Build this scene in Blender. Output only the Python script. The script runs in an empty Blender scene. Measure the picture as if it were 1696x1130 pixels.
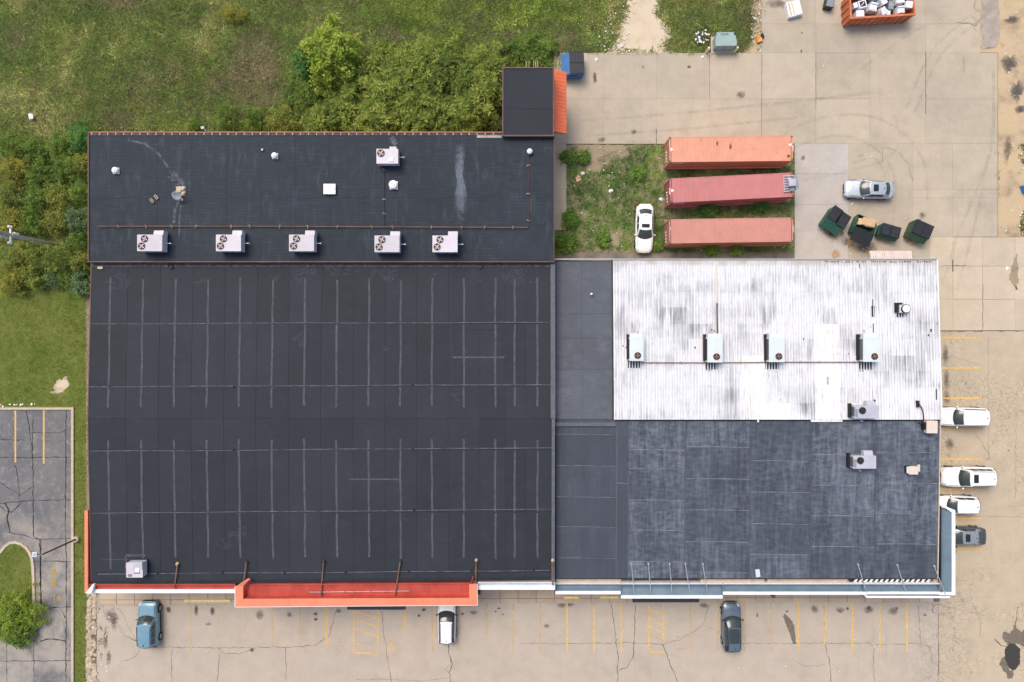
import bpy, math, random
import numpy as np
from mathutils import Vector, Matrix
R = math.radians
random.seed(7)
rng = np.random.default_rng(7)
scene = bpy.context.scene
C = scene.collection

# ------------------------------------------------------------------ camera, sky, sun, exposure
CAM_H = 69.0          # drone height in metres
FPX = 1130.0          # focal length in photo pixels (24 mm on 36 mm, 1696 px wide)
cd = bpy.data.cameras.new('camera')
cam = bpy.data.objects.new('camera', cd)
C.objects.link(cam)
cam.location = (0, 0, CAM_H)
cam.rotation_euler = (0, 0, 0)
cd.sensor_width = 36.0
cd.lens = FPX / 1696 * 36
cd.clip_end = 2000
scene.camera = cam

SUN_EL, SUN_AZ = 58.0, 35.0      # azimuth: direction towards the sun, degrees from +Y towards -X
w = bpy.data.worlds.new('World')
scene.world = w
w.use_nodes = True
nt = w.node_tree
sky = nt.nodes.new('ShaderNodeTexSky')
sky.sky_type = 'NISHITA'
sky.sun_disc = False
sky.sun_elevation = R(SUN_EL)
sky.sun_rotation = R(-SUN_AZ)
sky.air_density = 1.0
sky.dust_density = 4.0
sky.ozone_density = 0.6
bg = nt.nodes['Background']
bg.inputs['Strength'].default_value = 0.145
nt.links.new(sky.outputs['Color'], bg.inputs['Color'])
sd = bpy.data.lights.new('sun', 'SUN')
sd.energy = 1.3
sd.angle = R(30)
sd.color = (1.0, 0.93, 0.84)
sun = bpy.data.objects.new('sun', sd)
C.objects.link(sun)
sdir = Vector((-math.sin(R(SUN_AZ)) * math.cos(R(SUN_EL)), math.cos(R(SUN_AZ)) * math.cos(R(SUN_EL)), math.sin(R(SUN_EL))))
sun.rotation_euler = (-sdir).to_track_quat('-Z', 'Y').to_euler()
sun.location = sdir * 60
vs = scene.view_settings
vs.view_transform = 'Standard'
vs.look = 'None'
vs.exposure = 0.42
vs.gamma = 1.0
vs.use_curve_mapping = False

# ------------------------------------------------------------------ helpers
def at(px, py, z=0.0):
    """Photo pixel seen at height z -> a place on the site (metres)."""
    k = (CAM_H - z) / FPX
    return ((px - 848) * k, -(py - 565) * k, z)

def G(px, py):
    a = at(px, py, 0)
    return (a[0], a[1])

class MB:
    def __init__(s):
        s.v, s.f = [], []
    def add(s, vs_, fs):
        n = len(s.v)
        s.v += [tuple(p) for p in vs_]
        s.f += [tuple(i + n for i in f) for f in fs]
        return s
    def box(s, c, d, rz=0, rx=0, ry=0):
        m = Matrix.Rotation(rz, 3, 'Z') @ Matrix.Rotation(ry, 3, 'Y') @ Matrix.Rotation(rx, 3, 'X')
        vs_ = []
        for x in (-.5, .5):
            for y in (-.5, .5):
                for z in (-.5, .5):
                    p = m @ Vector((x * d[0], y * d[1], z * d[2]))
                    vs_.append((p.x + c[0], p.y + c[1], p.z + c[2]))
        return s.add(vs_, [(0, 1, 3, 2), (4, 6, 7, 5), (0, 4, 5, 1), (2, 3, 7, 6), (0, 2, 6, 4), (1, 5, 7, 3)])
    def bx(s, x0, x1, y0, y1, z0, z1):
        return s.box(((x0 + x1) / 2, (y0 + y1) / 2, (z0 + z1) / 2), (abs(x1 - x0), abs(y1 - y0), abs(z1 - z0)))
    def prism(s, poly, z0, z1):
        """poly: (x, y) list; z0 / z1: a number or one per corner."""
        n = len(poly)
        ar = sum(poly[i][0] * poly[(i + 1) % n][1] - poly[(i + 1) % n][0] * poly[i][1] for i in range(n))
        z0 = z0 if hasattr(z0, '__len__') else [z0] * n
        z1 = z1 if hasattr(z1, '__len__') else [z1] * n
        if ar < 0:
            poly, z0, z1 = poly[::-1], list(z0)[::-1], list(z1)[::-1]
        vs_ = [(p[0], p[1], z) for p, z in zip(poly, z0)] + [(p[0], p[1], z) for p, z in zip(poly, z1)]
        fs = [tuple(range(n))[::-1], tuple(range(n, 2 * n))] + [(i, (i + 1) % n, n + (i + 1) % n, n + i) for i in range(n)]
        return s.add(vs_, fs)
    def tube(s, p0, p1, r, n=8, r1=None, caps=True):
        p0, p1 = Vector(p0), Vector(p1)
        r1 = r if r1 is None else r1
        d = (p1 - p0).normalized()
        a = d.orthogonal().normalized()
        b = d.cross(a)
        vs_ = []
        for p, q in ((p0, r), (p1, r1)):
            for i in range(n):
                t = 2 * math.pi * i / n
                vs_.append(tuple(p + a * math.cos(t) * q + b * math.sin(t) * q))
        fs = [(i, (i + 1) % n, n + (i + 1) % n, n + i) for i in range(n)]
        if caps:
            fs += [tuple(range(n))[::-1], tuple(range(n, 2 * n))]
        return s.add(vs_, fs)
    def lathe(s, prof, c=(0, 0, 0), n=16, axis='Z'):
        vs_, fs = [], []
        for r, z in prof:
            for i in range(n):
                t = 2 * math.pi * i / n
                if axis == 'Z':
                    vs_.append((c[0] + r * math.cos(t), c[1] + r * math.sin(t), c[2] + z))
                else:
                    vs_.append((c[0] + r * math.cos(t), c[1] + z, c[2] + r * math.sin(t)))
        for k in range(len(prof) - 1):
            for i in range(n):
                j = (i + 1) % n
                fs.append((k * n + i, k * n + j, (k + 1) * n + j, (k + 1) * n + i))
        fs.append(tuple(range(n))[::-1])
        fs.append(tuple(range((len(prof) - 1) * n, len(prof) * n)))
        return s.add(vs_, fs)
    def grid(s, fn, us, vs__):
        n = len(vs__)
        pts = [fn(u, v) for u in us for v in vs__]
        fs = [(i * n + j, (i + 1) * n + j, (i + 1) * n + j + 1, i * n + j + 1) for i in range(len(us) - 1) for j in range(n - 1)]
        return s.add(pts, fs)
    def ribbon(s, pts, wid, z):
        """flat strip of width wid along 2-D pts"""
        L, Q = [], []
        for i, p in enumerate(pts):
            a = pts[max(0, i - 1)]
            b = pts[min(len(pts) - 1, i + 1)]
            dx, dy = b[0] - a[0], b[1] - a[1]
            l = math.hypot(dx, dy) or 1
            ww = (wid[i] if hasattr(wid, '__len__') else wid) / 2
            L.append((p[0] - dy / l * ww, p[1] + dx / l * ww, z))
            Q.append((p[0] + dy / l * ww, p[1] - dx / l * ww, z))
        n = len(pts)
        return s.add(L + Q, [(n + i, n + i + 1, i + 1, i) for i in range(n - 1)])
    def mesh(s, name='m', smooth=False):
        me = bpy.data.meshes.new(name)
        me.from_pydata(s.v, [], s.f)
        me.update()
        if smooth:
            for p in me.polygons:
                p.use_smooth = True
        return me
    def build(s, name, mat, parent=None, smooth=False, **props):
        return put(name, s.mesh(name, smooth), mat, parent, **props)

def put(name, me, mat, parent=None, loc=None, rz=None, **props):
    o = bpy.data.objects.new(name, me)
    C.objects.link(o)
    if mat is not None and not me.materials:
        me.materials.append(mat)
    if parent is not None:
        o.parent = parent
    if loc is not None:
        o.location = loc
    if rz is not None:
        o.rotation_euler = (0, 0, rz)
    for k, v in props.items():
        o[k] = v
    return o

def thing(name, label, cat, loc=(0, 0, 0), rz=0, group=None, parent=None):
    o = bpy.data.objects.new(name, None)
    C.objects.link(o)
    o.location = loc
    o.rotation_euler = (0, 0, rz)
    o.empty_display_size = 0.3
    if label:
        o['label'] = label
    if cat:
        o['category'] = cat
    if group:
        o['group'] = group
    if parent:
        o.parent = parent
    return o

def tag(o, label, cat, group=None):
    o['label'] = label
    o['category'] = cat
    if group:
        o['group'] = group
    return o

def empty_part(name, parent):
    o = bpy.data.objects.new(name, None)
    C.objects.link(o)
    o.parent = parent
    o.empty_display_size = 0.2
    return o

# ------------------------------------------------------------------ materials
class NT:
    def __init__(s, name):
        s.m = bpy.data.materials.new(name)
        s.m.use_nodes = True
        s.t = s.m.node_tree
        s.b = s.t.nodes['Principled BSDF']
        s._pos = None
    def n(s, typ, **kw):
        x = s.t.nodes.new(typ)
        for k, v in kw.items():
            if k in x.inputs.keys():
                s.set(x.inputs[k], v)
            else:
                setattr(x, k, v)
        return x
    def set(s, inp, v):
        if isinstance(v, bpy.types.NodeSocket):
            s.t.links.new(v, inp)
        else:
            if inp.type == 'RGBA' and len(v) == 3:
                v = (*v, 1)
            inp.default_value = v
    def pos(s):
        if s._pos is None:
            s._pos = s.t.nodes.new('ShaderNodeNewGeometry').outputs['Position']
        return s._pos
    def scaled(s, sx, sy, sz=1, src=None, rot=0):
        m = s.n('ShaderNodeMapping')
        s.set(m.inputs['Vector'], src or s.pos())
        m.inputs['Scale'].default_value = (sx, sy, sz)
        m.inputs['Rotation'].default_value = (0, 0, rot)
        return m.outputs['Vector']
    def noise(s, scale, detail=4, rough=.55, vec=None, dist=0):
        x = s.n('ShaderNodeTexNoise')
        s.set(x.inputs['Vector'], vec or s.pos())
        x.inputs['Scale'].default_value = scale
        x.inputs['Detail'].default_value = detail
        x.inputs['Roughness'].default_value = rough
        x.inputs['Distortion'].default_value = dist
        return x.outputs['Fac']
    def rng(s, v, a, b, c=0., d=1., smooth=False):
        x = s.n('ShaderNodeMapRange')
        if smooth:
            x.interpolation_type = 'SMOOTHSTEP'
        for i, q in zip(x.inputs, (v, a, b, c, d)):
            s.set(i, q)
        return x.outputs['Result']
    def mix(s, f, a, b, mode='MIX'):
        x = s.n('ShaderNodeMix', data_type='RGBA', blend_type=mode)
        s.set(x.inputs['Factor'], f)
        s.set(x.inputs['A'] if False else x.inputs[6], a)
        s.set(x.inputs[7], b)
        return x.outputs[2]
    def math(s, op, a, b=0.0, clamp=False):
        x = s.n('ShaderNodeMath', operation=op, use_clamp=clamp)
        s.set(x.inputs[0], a)
        s.set(x.inputs[1], b)
        return x.outputs[0]
    def rand(s):
        return s.t.nodes.new('ShaderNodeObjectInfo').outputs['Random']
    def mul(s, col, f):
        """multiply colour by a scalar socket"""
        x = s.n('ShaderNodeVectorMath', operation='SCALE')
        s.set(x.inputs[0], col if isinstance(col, bpy.types.NodeSocket) else tuple(col)[:3])
        s.set(x.inputs['Scale'], f)
        return x.outputs[0]
    def bump(s, h, strength=.3, dist=.02):
        x = s.n('ShaderNodeBump')
        s.set(x.inputs['Height'], h)
        x.inputs['Strength'].default_value = strength
        x.inputs['Distance'].default_value = dist
        s.t.links.new(x.outputs['Normal'], s.b.inputs['Normal'])
    def out(s, col, rough=.7, metal=0, spec=.5):
        s.set(s.b.inputs['Base Color'], col)
        s.set(s.b.inputs['Roughness'], rough)
        s.set(s.b.inputs['Metallic'], metal)
        s.set(s.b.inputs['Specular IOR Level'], spec)
        return s.m
    def alpha(s, a):
        s.set(s.b.inputs['Alpha'], a)

def plain(name, base, rough=.6, metal=0., var=.12, scale=3., rnd=0., spec=.4, fine=.06, dirt=None, dirt_amt=0.):
    k = NT(name)
    f = k.rng(k.noise(scale), .3, .7, 1 - var, 1 + var)
    f2 = k.rng(k.noise(scale * 9, 3), .3, .7, 1 - fine, 1 + fine)
    f = k.math('MULTIPLY', f, f2)
    if rnd:
        f = k.math('MULTIPLY', f, k.rng(k.rand(), 0, 1, 1 - rnd, 1 + rnd))
    col = k.mul(base, f)
    if dirt:
        d = k.math('MULTIPLY', k.rng(k.noise(scale * 1.7, 6, .65), .48, .72), dirt_amt)
        col = k.mix(d, col, dirt)
    return k.out(col, rough, metal, spec)

def foliage_mat(name='foliage'):
    k = NT(name)
    a = k.n('ShaderNodeAttribute', attribute_name='col')
    k.out(a.outputs['Color'], .65, 0, .25)
    tr = k.n('ShaderNodeBsdfTranslucent')
    k.set(tr.inputs['Color'], a.outputs['Color'])
    mx = k.n('ShaderNodeMixShader')
    mx.inputs[0].default_value = .4
    k.t.links.new(k.b.outputs[0], mx.inputs[1])
    k.t.links.new(tr.outputs[0], mx.inputs[2])
    k.t.links.new(mx.outputs[0], k.t.nodes['Material Output'].inputs['Surface'])
    return k.m
FOL = foliage_mat()

def membrane(name, base, dusty, dust=.4, lines=0., rnd=.06, streak=(.25, 1.6), lo=.5, hi=.8, cross=False):
    """black roofing felt: fine grain, faint dust, light streaks, sheet to sheet differences"""
    k = NT(name)
    f = k.rng(k.noise(.25, 4), .3, .7, .9, 1.1)
    f = k.math('MULTIPLY', f, k.rng(k.noise(26, 2), .25, .75, .86, 1.14))
    f = k.math('MULTIPLY', f, k.rng(k.rand(), 0, 1, 1 - rnd, 1 + rnd))
    if lines:
        wv = k.n('ShaderNodeTexWave', wave_type='BANDS', bands_direction='Y')
        k.set(wv.inputs['Vector'], k.pos())
        wv.inputs['Scale'].default_value = 1.05
        wv.inputs['Distortion'].default_value = 1.2
        wv.inputs['Detail'].default_value = 2
        br = k.rng(k.noise(1.3, 3, .6, k.scaled(.5, 3)), .45, .7)
        f = k.math('MULTIPLY', f, k.math('ADD', 1.0, k.math('MULTIPLY', k.math('MULTIPLY', wv.outputs['Fac'], br), lines)))
    col = k.mul(base, f)
    n1 = k.rng(k.noise(1.0, 6, .62, k.scaled(streak[0] * 4, streak[1])), lo, hi)
    n2 = k.rng(k.noise(.35, 3), .35, .65, .5 if cross else 0, 1)
    if cross:      # broom marks both ways plus long vertical bands where sheets were rolled out
        n1b = k.rng(k.noise(1.0, 6, .68, k.scaled(3.6, .35)), .45, .62)
        band = k.rng(k.noise(1.0, 2, .5, k.scaled(.9, .04)), .40, .62)
        n1 = k.math('ADD', k.math('MULTIPLY', n1, .55), k.math('ADD', k.math('MULTIPLY', n1b, .45), k.math('MULTIPLY', band, .30)), True)
    if cross:
        n2 = k.math('MULTIPLY', n2, k.rng(k.rand(), 0, 1, .5, 1.1))
    col = k.mix(k.math('MULTIPLY', k.math('MULTIPLY', n1, n2), dust), col, dusty)
    # small pale flecks
    fl = k.rng(k.noise(9, 2, .5), .74, .8)
    col = k.mix(k.math('MULTIPLY', fl, .35), col, dusty)
    return k.out(col, .75, 0, .3)

ROOF_A = membrane('felt_upper', (.0215, .0285, .0375), (.10, .122, .15), .45, lines=.5, rnd=.04, streak=(.5, .5))
ROOF_B = membrane('felt_main', (.0245, .0285, .0355), (.075, .085, .10), .22, rnd=.10)
ROOF_C = membrane('felt_link', (.088, .098, .114), (.18, .195, .22), .5, rnd=.05, lo=.4, hi=.75)
ROOF_E = membrane('felt_front', (.046, .056, .073), (.20, .227, .27), .95, rnd=.08, streak=(.33, 2.6), lo=.42, hi=.68, cross=True)
ROOF_E2 = membrane('felt_front_smooth', (.052, .061, .077), (.13, .148, .18), .35, rnd=.03, cross=True)
SEAM = plain('seam_strip', (.074, .082, .093), .8, var=.25, scale=2, fine=.3, spec=.2)
SEAM2 = plain('seam_thin', (.18, .193, .212), .8, var=.5, scale=1.2, fine=.4, spec=.2)
SEAM3 = plain('seam_faint', (.105, .115, .13), .8, var=.6, scale=1.2, fine=.4, spec=.2)
SEAMD = plain('seam_dark', (.024, .027, .034), .8, var=.2, spec=.2)
COPING = plain('coping_felt', (.10, .108, .125), .7, var=.2)
FELTWALL = plain('upstand_felt', (.05, .053, .06), .8, var=.3, scale=2, dirt=(.22, .2, .17), dirt_amt=.6)
TRIM = plain('red_brown_trim', (.115, .05, .042), .5, var=.25, scale=2)
BEIGE = plain('beige_block_wall', (.48, .38, .27), .8, var=.12, scale=2)

def white_roof_mat(nm='white_coated_metal', amt=1.0, wb=(.775, .78, .795)):
    k = NT(nm)
    streak = k.noise(1.0, 6, .68, k.scaled(3.4, .22))
    mask = k.rng(k.noise(.22, 4, .6), .44, .62)
    m2 = k.rng(k.rand(), 0, 1, .15, 1.0)
    d = k.math('MULTIPLY', k.rng(streak, .36, .66), k.math('ADD', k.math('MULTIPLY', mask, m2), .13), True)
    d = k.math('MULTIPLY', d, amt)
    base = k.mul(wb, k.rng(k.noise(2.2, 4), .3, .7, .95, 1.04))
    col = k.mix(d, base, (.22, .22, .24))
    scuff = k.math('MULTIPLY', k.rng(k.noise(.9, 7, .72), .52, .70), k.math('MULTIPLY', k.rng(k.noise(.12, 2), .45, .6), .40 * amt))
    col = k.mix(scuff, col, (.40, .41, .44))
    fine = k.math('MULTIPLY', k.rng(k.noise(1.0, 3, .7, k.scaled(9, .5)), .54, .68), k.rng(k.noise(.4, 3), .38, .6, .1, .6))
    col = k.mix(fine, col, (.20, .20, .22))
    # dark flakes where the coating has gone
    fl = k.math('MULTIPLY', k.rng(k.noise(3.0, 5, .7, k.scaled(2.2, .55)), .66, .74), k.rng(k.noise(.3, 2), .48, .62))
    col = k.mix(k.math('MULTIPLY', fl, .7), col, (.10, .09, .09))
    # grimy band along the north eave
    sep = k.n('ShaderNodeSeparateXYZ')
    k.set(sep.inputs[0], k.pos())
    eave = k.math('MULTIPLY', k.rng(sep.outputs[1], at(0, 442, 4.7)[1], at(0, 437, 4.7)[1]), k.rng(k.noise(.8, 4), .35, .6, .25, .8))
    col = k.mix(eave, col, (.46, .42, .36))
    return k.out(col, .55, 0, .3)
WHITE_ROOF = white_roof_mat()
RIB_SIDE = white_roof_mat('rib_side_darker', 1.5, (.59, .595, .615))  # rib side faces: darker base colour and heavier streaks than the sheet
WHITE_NEW = white_roof_mat('fresh_white_coating', .3, (.775, .77, .755))

def concrete(name, base, alt, dark, rnd=.06, craze=0., tyre=.35):
    k = NT(name)
    f = k.rng(k.noise(.7, 5, .6), .3, .7, .93, 1.07)
    f = k.math('MULTIPLY', f, k.rng(k.noise(10, 4, .75), .25, .75, .885, 1.105))
    f = k.math('MULTIPLY', f, k.rng(k.rand(), 0, 1, 1 - rnd, 1 + rnd))
    col = k.mix(k.rng(k.noise(.11, 4, .55), .38, .64), base, alt)
    col = k.mul(col, f)
    st = k.rng(k.noise(.32, 6, .62), .54, .78)
    col = k.mix(k.math('MULTIPLY', st, .45), col, dark)
    if tyre:
        for rot_, sx_, am in ((.75, 2.2, .55), (-.1, 1.7, .4), (1.5, 1.9, .45)):
            sn = k.rng(k.noise(1.0, 5, .62, k.scaled(sx_, .09, 1, rot=rot_)), .52, .70)
            tm = k.math('MULTIPLY', sn, k.rng(k.noise(.16, 3, .5, k.scaled(1, 1, 1, rot=rot_ * 2)), .46, .62))
            col = k.mix(k.math('MULTIPLY', tm, tyre * am), col, dark if am > .42 else (.52, .43, .31))
    sp = k.rng(k.noise(6.5, 2, .5), .735, .78)
    col = k.mix(k.math('MULTIPLY', sp, .35), col, dark)
    if craze:
        vo = k.n('ShaderNodeTexVoronoi', feature='DISTANCE_TO_EDGE')
        wob = k.n('ShaderNodeVectorMath', operation='ADD')
        nz = k.n('ShaderNodeTexNoise')
        k.set(nz.inputs['Vector'], k.pos())
        nz.inputs['Scale'].default_value = 1.1
        nz.inputs['Detail'].default_value = 4
        sc2 = k.n('ShaderNodeVectorMath', operation='SCALE')
        k.set(sc2.inputs[0], nz.outputs['Color'])
        sc2.inputs['Scale'].default_value = 1.3
        k.set(wob.inputs[0], k.pos())
        k.set(wob.inputs[1], sc2.outputs[0])
        k.set(vo.inputs['Vector'], wob.outputs[0])
        vo.inputs['Scale'].default_value = 1.7
        ln = k.rng(vo.outputs['Distance'], .010, .040, 1, 0)
        sep = k.n('ShaderNodeSeparateXYZ')
        k.set(sep.inputs[0], k.pos())
        ms = k.math('MULTIPLY', k.rng(k.noise(.13, 3), .46, .58), k.rng(sep.outputs[0], 38, 44))
        col = k.mix(k.math('MULTIPLY', k.math('MULTIPLY', ln, ms), craze), col, (.12, .10, .08))
    return k.out(col, .85, 0, .2)

CONC = concrete('yard_concrete', (.470, .398, .298), (.42, .362, .280), (.28, .24, .19), .055)
CONC_NEW = concrete('pale_concrete', (.47, .43, .385), (.45, .405, .36), (.33, .30, .27), .03, tyre=.2)
CONC_E = concrete('side_concrete', (.535, .445, .325), (.515, .43, .32), (.38, .31, .235), .05, tyre=.2)
LOT = concrete('tan_lot', (.445, .382, .312), (.465, .395, .312), (.32, .268, .215), .0, craze=.55)
LOT_E = concrete('side_lot_asphalt', (.465, .385, .278), (.49, .40, .285), (.33, .265, .195), .0, craze=.55)
WALK = concrete('walkway_concrete', (.49, .385, .275), (.46, .37, .275), (.30, .24, .19), .07, tyre=0)
JOINT = plain('joint_filler', (.17, .14, .11), .9, var=.3, spec=.1)
CRACK = plain('crack_dark', (.14, .115, .092), .95, var=.4, scale=6, spec=.05)
SEALER = plain('crack_sealer', (.028, .030, .036), .7, var=.3, spec=.2)
KERB = plain('kerb_concrete', (.50, .41, .31), .85, var=.12, scale=2, spec=.2)

def old_asphalt():
    k = NT('weathered_asphalt')
    n = k.rng(k.noise(.33, 6, .6), .38, .62)
    sep = k.n('ShaderNodeSeparateXYZ')
    k.set(sep.inputs[0], k.pos())
    south = k.rng(sep.outputs[1], -15, -23, .12, 1.0)
    n = k.math('MULTIPLY', k.math('ADD', n, .12), k.math('ADD', south, .10), True)
    col = k.mix(n, (.125, .130, .138), (.345, .308, .262))
    bl = k.rng(k.noise(1.5, 7, .75), .52, .66)
    col = k.mix(k.math('MULTIPLY', bl, .6), col, (.33, .31, .285))
    dk = k.rng(k.noise(.55, 6, .65, k.scaled(1.6, .6)), .56, .72)
    col = k.mix(k.math('MULTIPLY', dk, .6), col, (.10, .108, .125))
    col = k.mul(col, k.rng(k.noise(11, 4, .7), .25, .75, .78, 1.22))
    return k.out(col, .85, 0, .2)
ASPH = old_asphalt()

def ground_mix(name, cols, scale, rough=.95, fine=.25, stretch=(1, 1)):
    k = NT(name)
    rp = k.n('ShaderNodeValToRGB')
    k.set(rp.inputs[0], k.rng(k.noise(scale, 7, .66, k.scaled(*stretch)), .28, .72))
    el = rp.color_ramp.elements
    for i, c in enumerate(cols):
        e = el[i] if i < 2 else el.new(i / (len(cols) - 1))
        e.position = i / (len(cols) - 1)
        e.color = (*c, 1)
    col = k.mul(rp.outputs[0], k.rng(k.noise(11, 4, .7), .25, .75, 1 - fine, 1 + fine))
    return k.out(col, rough, 0, .1)
MEADOW = ground_mix('meadow_soil', [(.135, .112, .062), (.105, .115, .042), (.115, .14, .044), (.155, .155, .064)], .35)
LAWN = ground_mix('lawn_turf', [(.110, .155, .030), (.138, .176, .038), (.165, .188, .048), (.20, .195, .065)], .30)
DIRT = ground_mix('sandy_dirt', [(.24, .19, .14), (.40, .305, .195), (.50, .385, .245), (.53, .40, .24), (.42, .27, .125)], .42, fine=.2)
PATH = ground_mix('pale_dirt', [(.50, .40, .28), (.60, .50, .36), (.63, .53, .39)], .5, fine=.1)
SOIL = ground_mix('bare_soil', [(.20, .16, .10), (.34, .27, .18), (.30, .235, .155)], .9, fine=.2)
STONE = plain('pale_stone', (.44, .36, .26), .9, var=.3, scale=5, rnd=.22, spec=.15)

def worn(name, base, lo=.36, hi=.56, scale=2.2, amt=1.0, fine=(.30, .52)):
    """road paint rubbed through to the pavement"""
    k = NT(name)
    k.out(k.mul(base, k.rng(k.noise(5, 3), .3, .7, .85, 1.12)), .7, 0, .2)
    a = k.rng(k.noise(scale, 6, .7), lo, hi)
    b = k.rng(k.noise(14, 3, .6), *fine)
    k.alpha(k.math('MULTIPLY', k.math('MULTIPLY', a, b), amt))
    return k.m
YEL = worn('yellow_paint', (.78, .50, .16), .14, .32, amt=.95)
YEL_OLD = worn('faded_yellow_paint', (.74, .53, .23), .34, .60, amt=.75)
YEL_DIM = worn('dim_yellow_paint', (.50, .36, .12), -.1, .05, amt=.72, fine=(.1, .42))
YEL_KERB = plain('kerb_yellow', (.78, .60, .24), .7, var=.15)

def stain_mat(name, col, amt, soft=.08):
    k = NT(name)
    k.out(col, .7, 0, .25)
    tc = k.n('ShaderNodeTexCoord')
    vd = k.n('ShaderNodeVectorMath', operation='DISTANCE')
    fl = k.n('ShaderNodeVectorMath', operation='MULTIPLY')
    k.set(fl.inputs[0], tc.outputs['Generated'])
    fl.inputs[1].default_value = (1, 1, 0)
    k.set(vd.inputs[0], fl.outputs[0])
    vd.inputs[1].default_value = (.5, .5, 0)
    rad = k.rng(k.math('ADD', vd.outputs['Value'], k.math('MULTIPLY', k.math('SUBTRACT', k.noise(2.2, 5, .65), .5), .5)), soft, .50, 1, 0, True)
    k.alpha(k.math('MULTIPLY', k.math('MULTIPLY', k.rng(k.noise(3.2, 5, .7), .30, .60, .35, 1), rad), amt))
    return k.m
OIL = stain_mat('oil_stain', (.085, .072, .06), .6, .0)
GRIME = stain_mat('grime', (.16, .13, .105), .42, 0)
WET = stain_mat('damp_patch', (.20, .165, .125), .95, .36)
k = NT('damp_stain'); k.out((.20, .165, .125), .6, 0, .3); k.alpha(k.rng(k.noise(2.5, 6, .75), .25, .55, .45, .9)); WET2 = k.m
SCORCH = stain_mat('ash_dark_soil', (.12, .11, .105), .7, 0)
PALE = stain_mat('pale_residue', (.21, .245, .29), .5, .1)

def metal_paint(name, base, rough=.45, var=.10, rust=None, amt=0., rs=1.4, rnd=0, metal=0.):
    k = NT(name)
    f = k.rng(k.noise(.9, 5), .3, .7, 1 - var, 1 + var)
    f = k.math('MULTIPLY', f, k.rng(k.noise(12, 3), .3, .7, .95, 1.05))
    if rnd:
        f = k.math('MULTIPLY', f, k.rng(k.rand(), 0, 1, 1 - rnd, 1 + rnd))
    col = k.mul(base, f)
    if rust:
        d = k.math('MULTIPLY', k.rng(k.noise(rs, 7, .7), .60, .70), amt)
        col = k.mix(d, col, rust)
    return k.out(col, rough, metal, .4)

RUSTC = (.10, .045, .025)
ORANGE = metal_paint('orange_metal', (.74, .19, .09), .42)
ORANGE_L = metal_paint('orange_metal_light', (.78, .235, .128), .45, var=.09, rust=(.45, .16, .10), amt=.35, rs=1.1)
AWNING = metal_paint('awning_orange', (.80, .185, .075), .45)
RED = metal_paint('red_metal', (.47, .078, .055), .5, var=.2, rust=(.26, .06, .05), amt=.5, rs=.9)
BLUEGREY = metal_paint('blue_grey_metal', (.13, .19, .235), .42, var=.14)
PALEMETAL = metal_paint('pale_metal', (.58, .64, .70), .4, var=.08)
WHITE = metal_paint('white_metal', (.82, .82, .82), .45, var=.04)
GALV = metal_paint('galvanised', (.42, .45, .47), .4, metal=.3)
RUSTY = metal_paint('rusty_steel', (.19, .10, .068), .75, var=.3)
ACW = metal_paint('ac_paint_lavender', (.545, .51, .545), .5, var=.06, rnd=.08)
ACG = metal_paint('ac_paint_green', (.60, .665, .645), .5, var=.06)
ACGREY = metal_paint('ac_paint_grey', (.44, .45, .51), .5, var=.07)
TAN_METAL = metal_paint('tan_metal', (.66, .56, .46), .5, var=.06)
BLACKM = plain('black_rubber', (.012, .012, .014), .6, var=.2)
DARKM = plain('dark_metal', (.03, .028, .03), .5, var=.2)
BLADE = metal_paint('fan_blade', (.62, .46, .44), .5)
COPPER = metal_paint('copper_fan', (.30, .14, .09), .5)
WOOD = plain('timber', (.50, .36, .18), .8, var=.2, scale=4, rnd=.2)
BLOCK = plain('cinder_block', (.52, .43, .30), .9, var=.15, rnd=.1)
CARD = plain('cardboard', (.40, .255, .145), .85, var=.15, rnd=.15)
CARD2 = plain('cardboard_light', (.62, .42, .23), .85, var=.15, rnd=.15)
PAPER = plain('white_paper', (.80, .79, .77), .7, var=.1)
APPL = metal_paint('appliance_white', (.78, .79, .82), .35, var=.06)
APPG = metal_paint('appliance_grey', (.22, .25, .27), .4, var=.1)
BROWN = metal_paint('brown_post', (.14, .055, .04), .6)
POLEM = metal_paint('bronze_pole', (.085, .065, .055), .5)
TEAL = metal_paint('transformer_green', (.29, .39, .36), .5, var=.08)
BOLL = plain('cream_bollard', (.78, .66, .42), .6, var=.1)
DGREEN = metal_paint('dumpster_green', (.020, .085, .060), .45, var=.2, rust=(.10, .08, .05), amt=.4, rs=3)
DGREEN2 = metal_paint('dumpster_olive', (.035, .075, .035), .5, var=.2, rust=(.10, .08, .05), amt=.5, rs=3)
DBLUE = metal_paint('dumpster_blue', (.045, .15, .34), .45, var=.15, rust=(.12, .09, .07), amt=.3, rs=3)
LID = plain('plastic_lid', (.014, .015, .019), .5, var=.2)
LIDR = plain('plastic_lid_rib', (.050, .053, .064), .5, var=.2)
CON1 = metal_paint('container_orange', (.66, .295, .185), .55, var=.07, rust=RUSTC, amt=.35, rs=1.6)
CON2 = metal_paint('container_red', (.49, .178, .165), .55, var=.08, rust=RUSTC, amt=.2, rs=1.6)
CON3 = metal_paint('container_salmon', (.52, .23, .18), .55, var=.07, rust=RUSTC, amt=.45, rs=2.0)
ROLLOFF = metal_paint('rolloff_orange', (.55, .165, .07), .6, var=.2, rust=RUSTC, amt=.6, rs=3)
# ------------------------------------------------------------------ the ground and pavements
def sheet(name, pxs, z, mat, depth=.1, parent=None, **props):
    return MB().prism([G(*p) for p in pxs], z - depth, z).build(name, mat, parent, **props)

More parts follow.
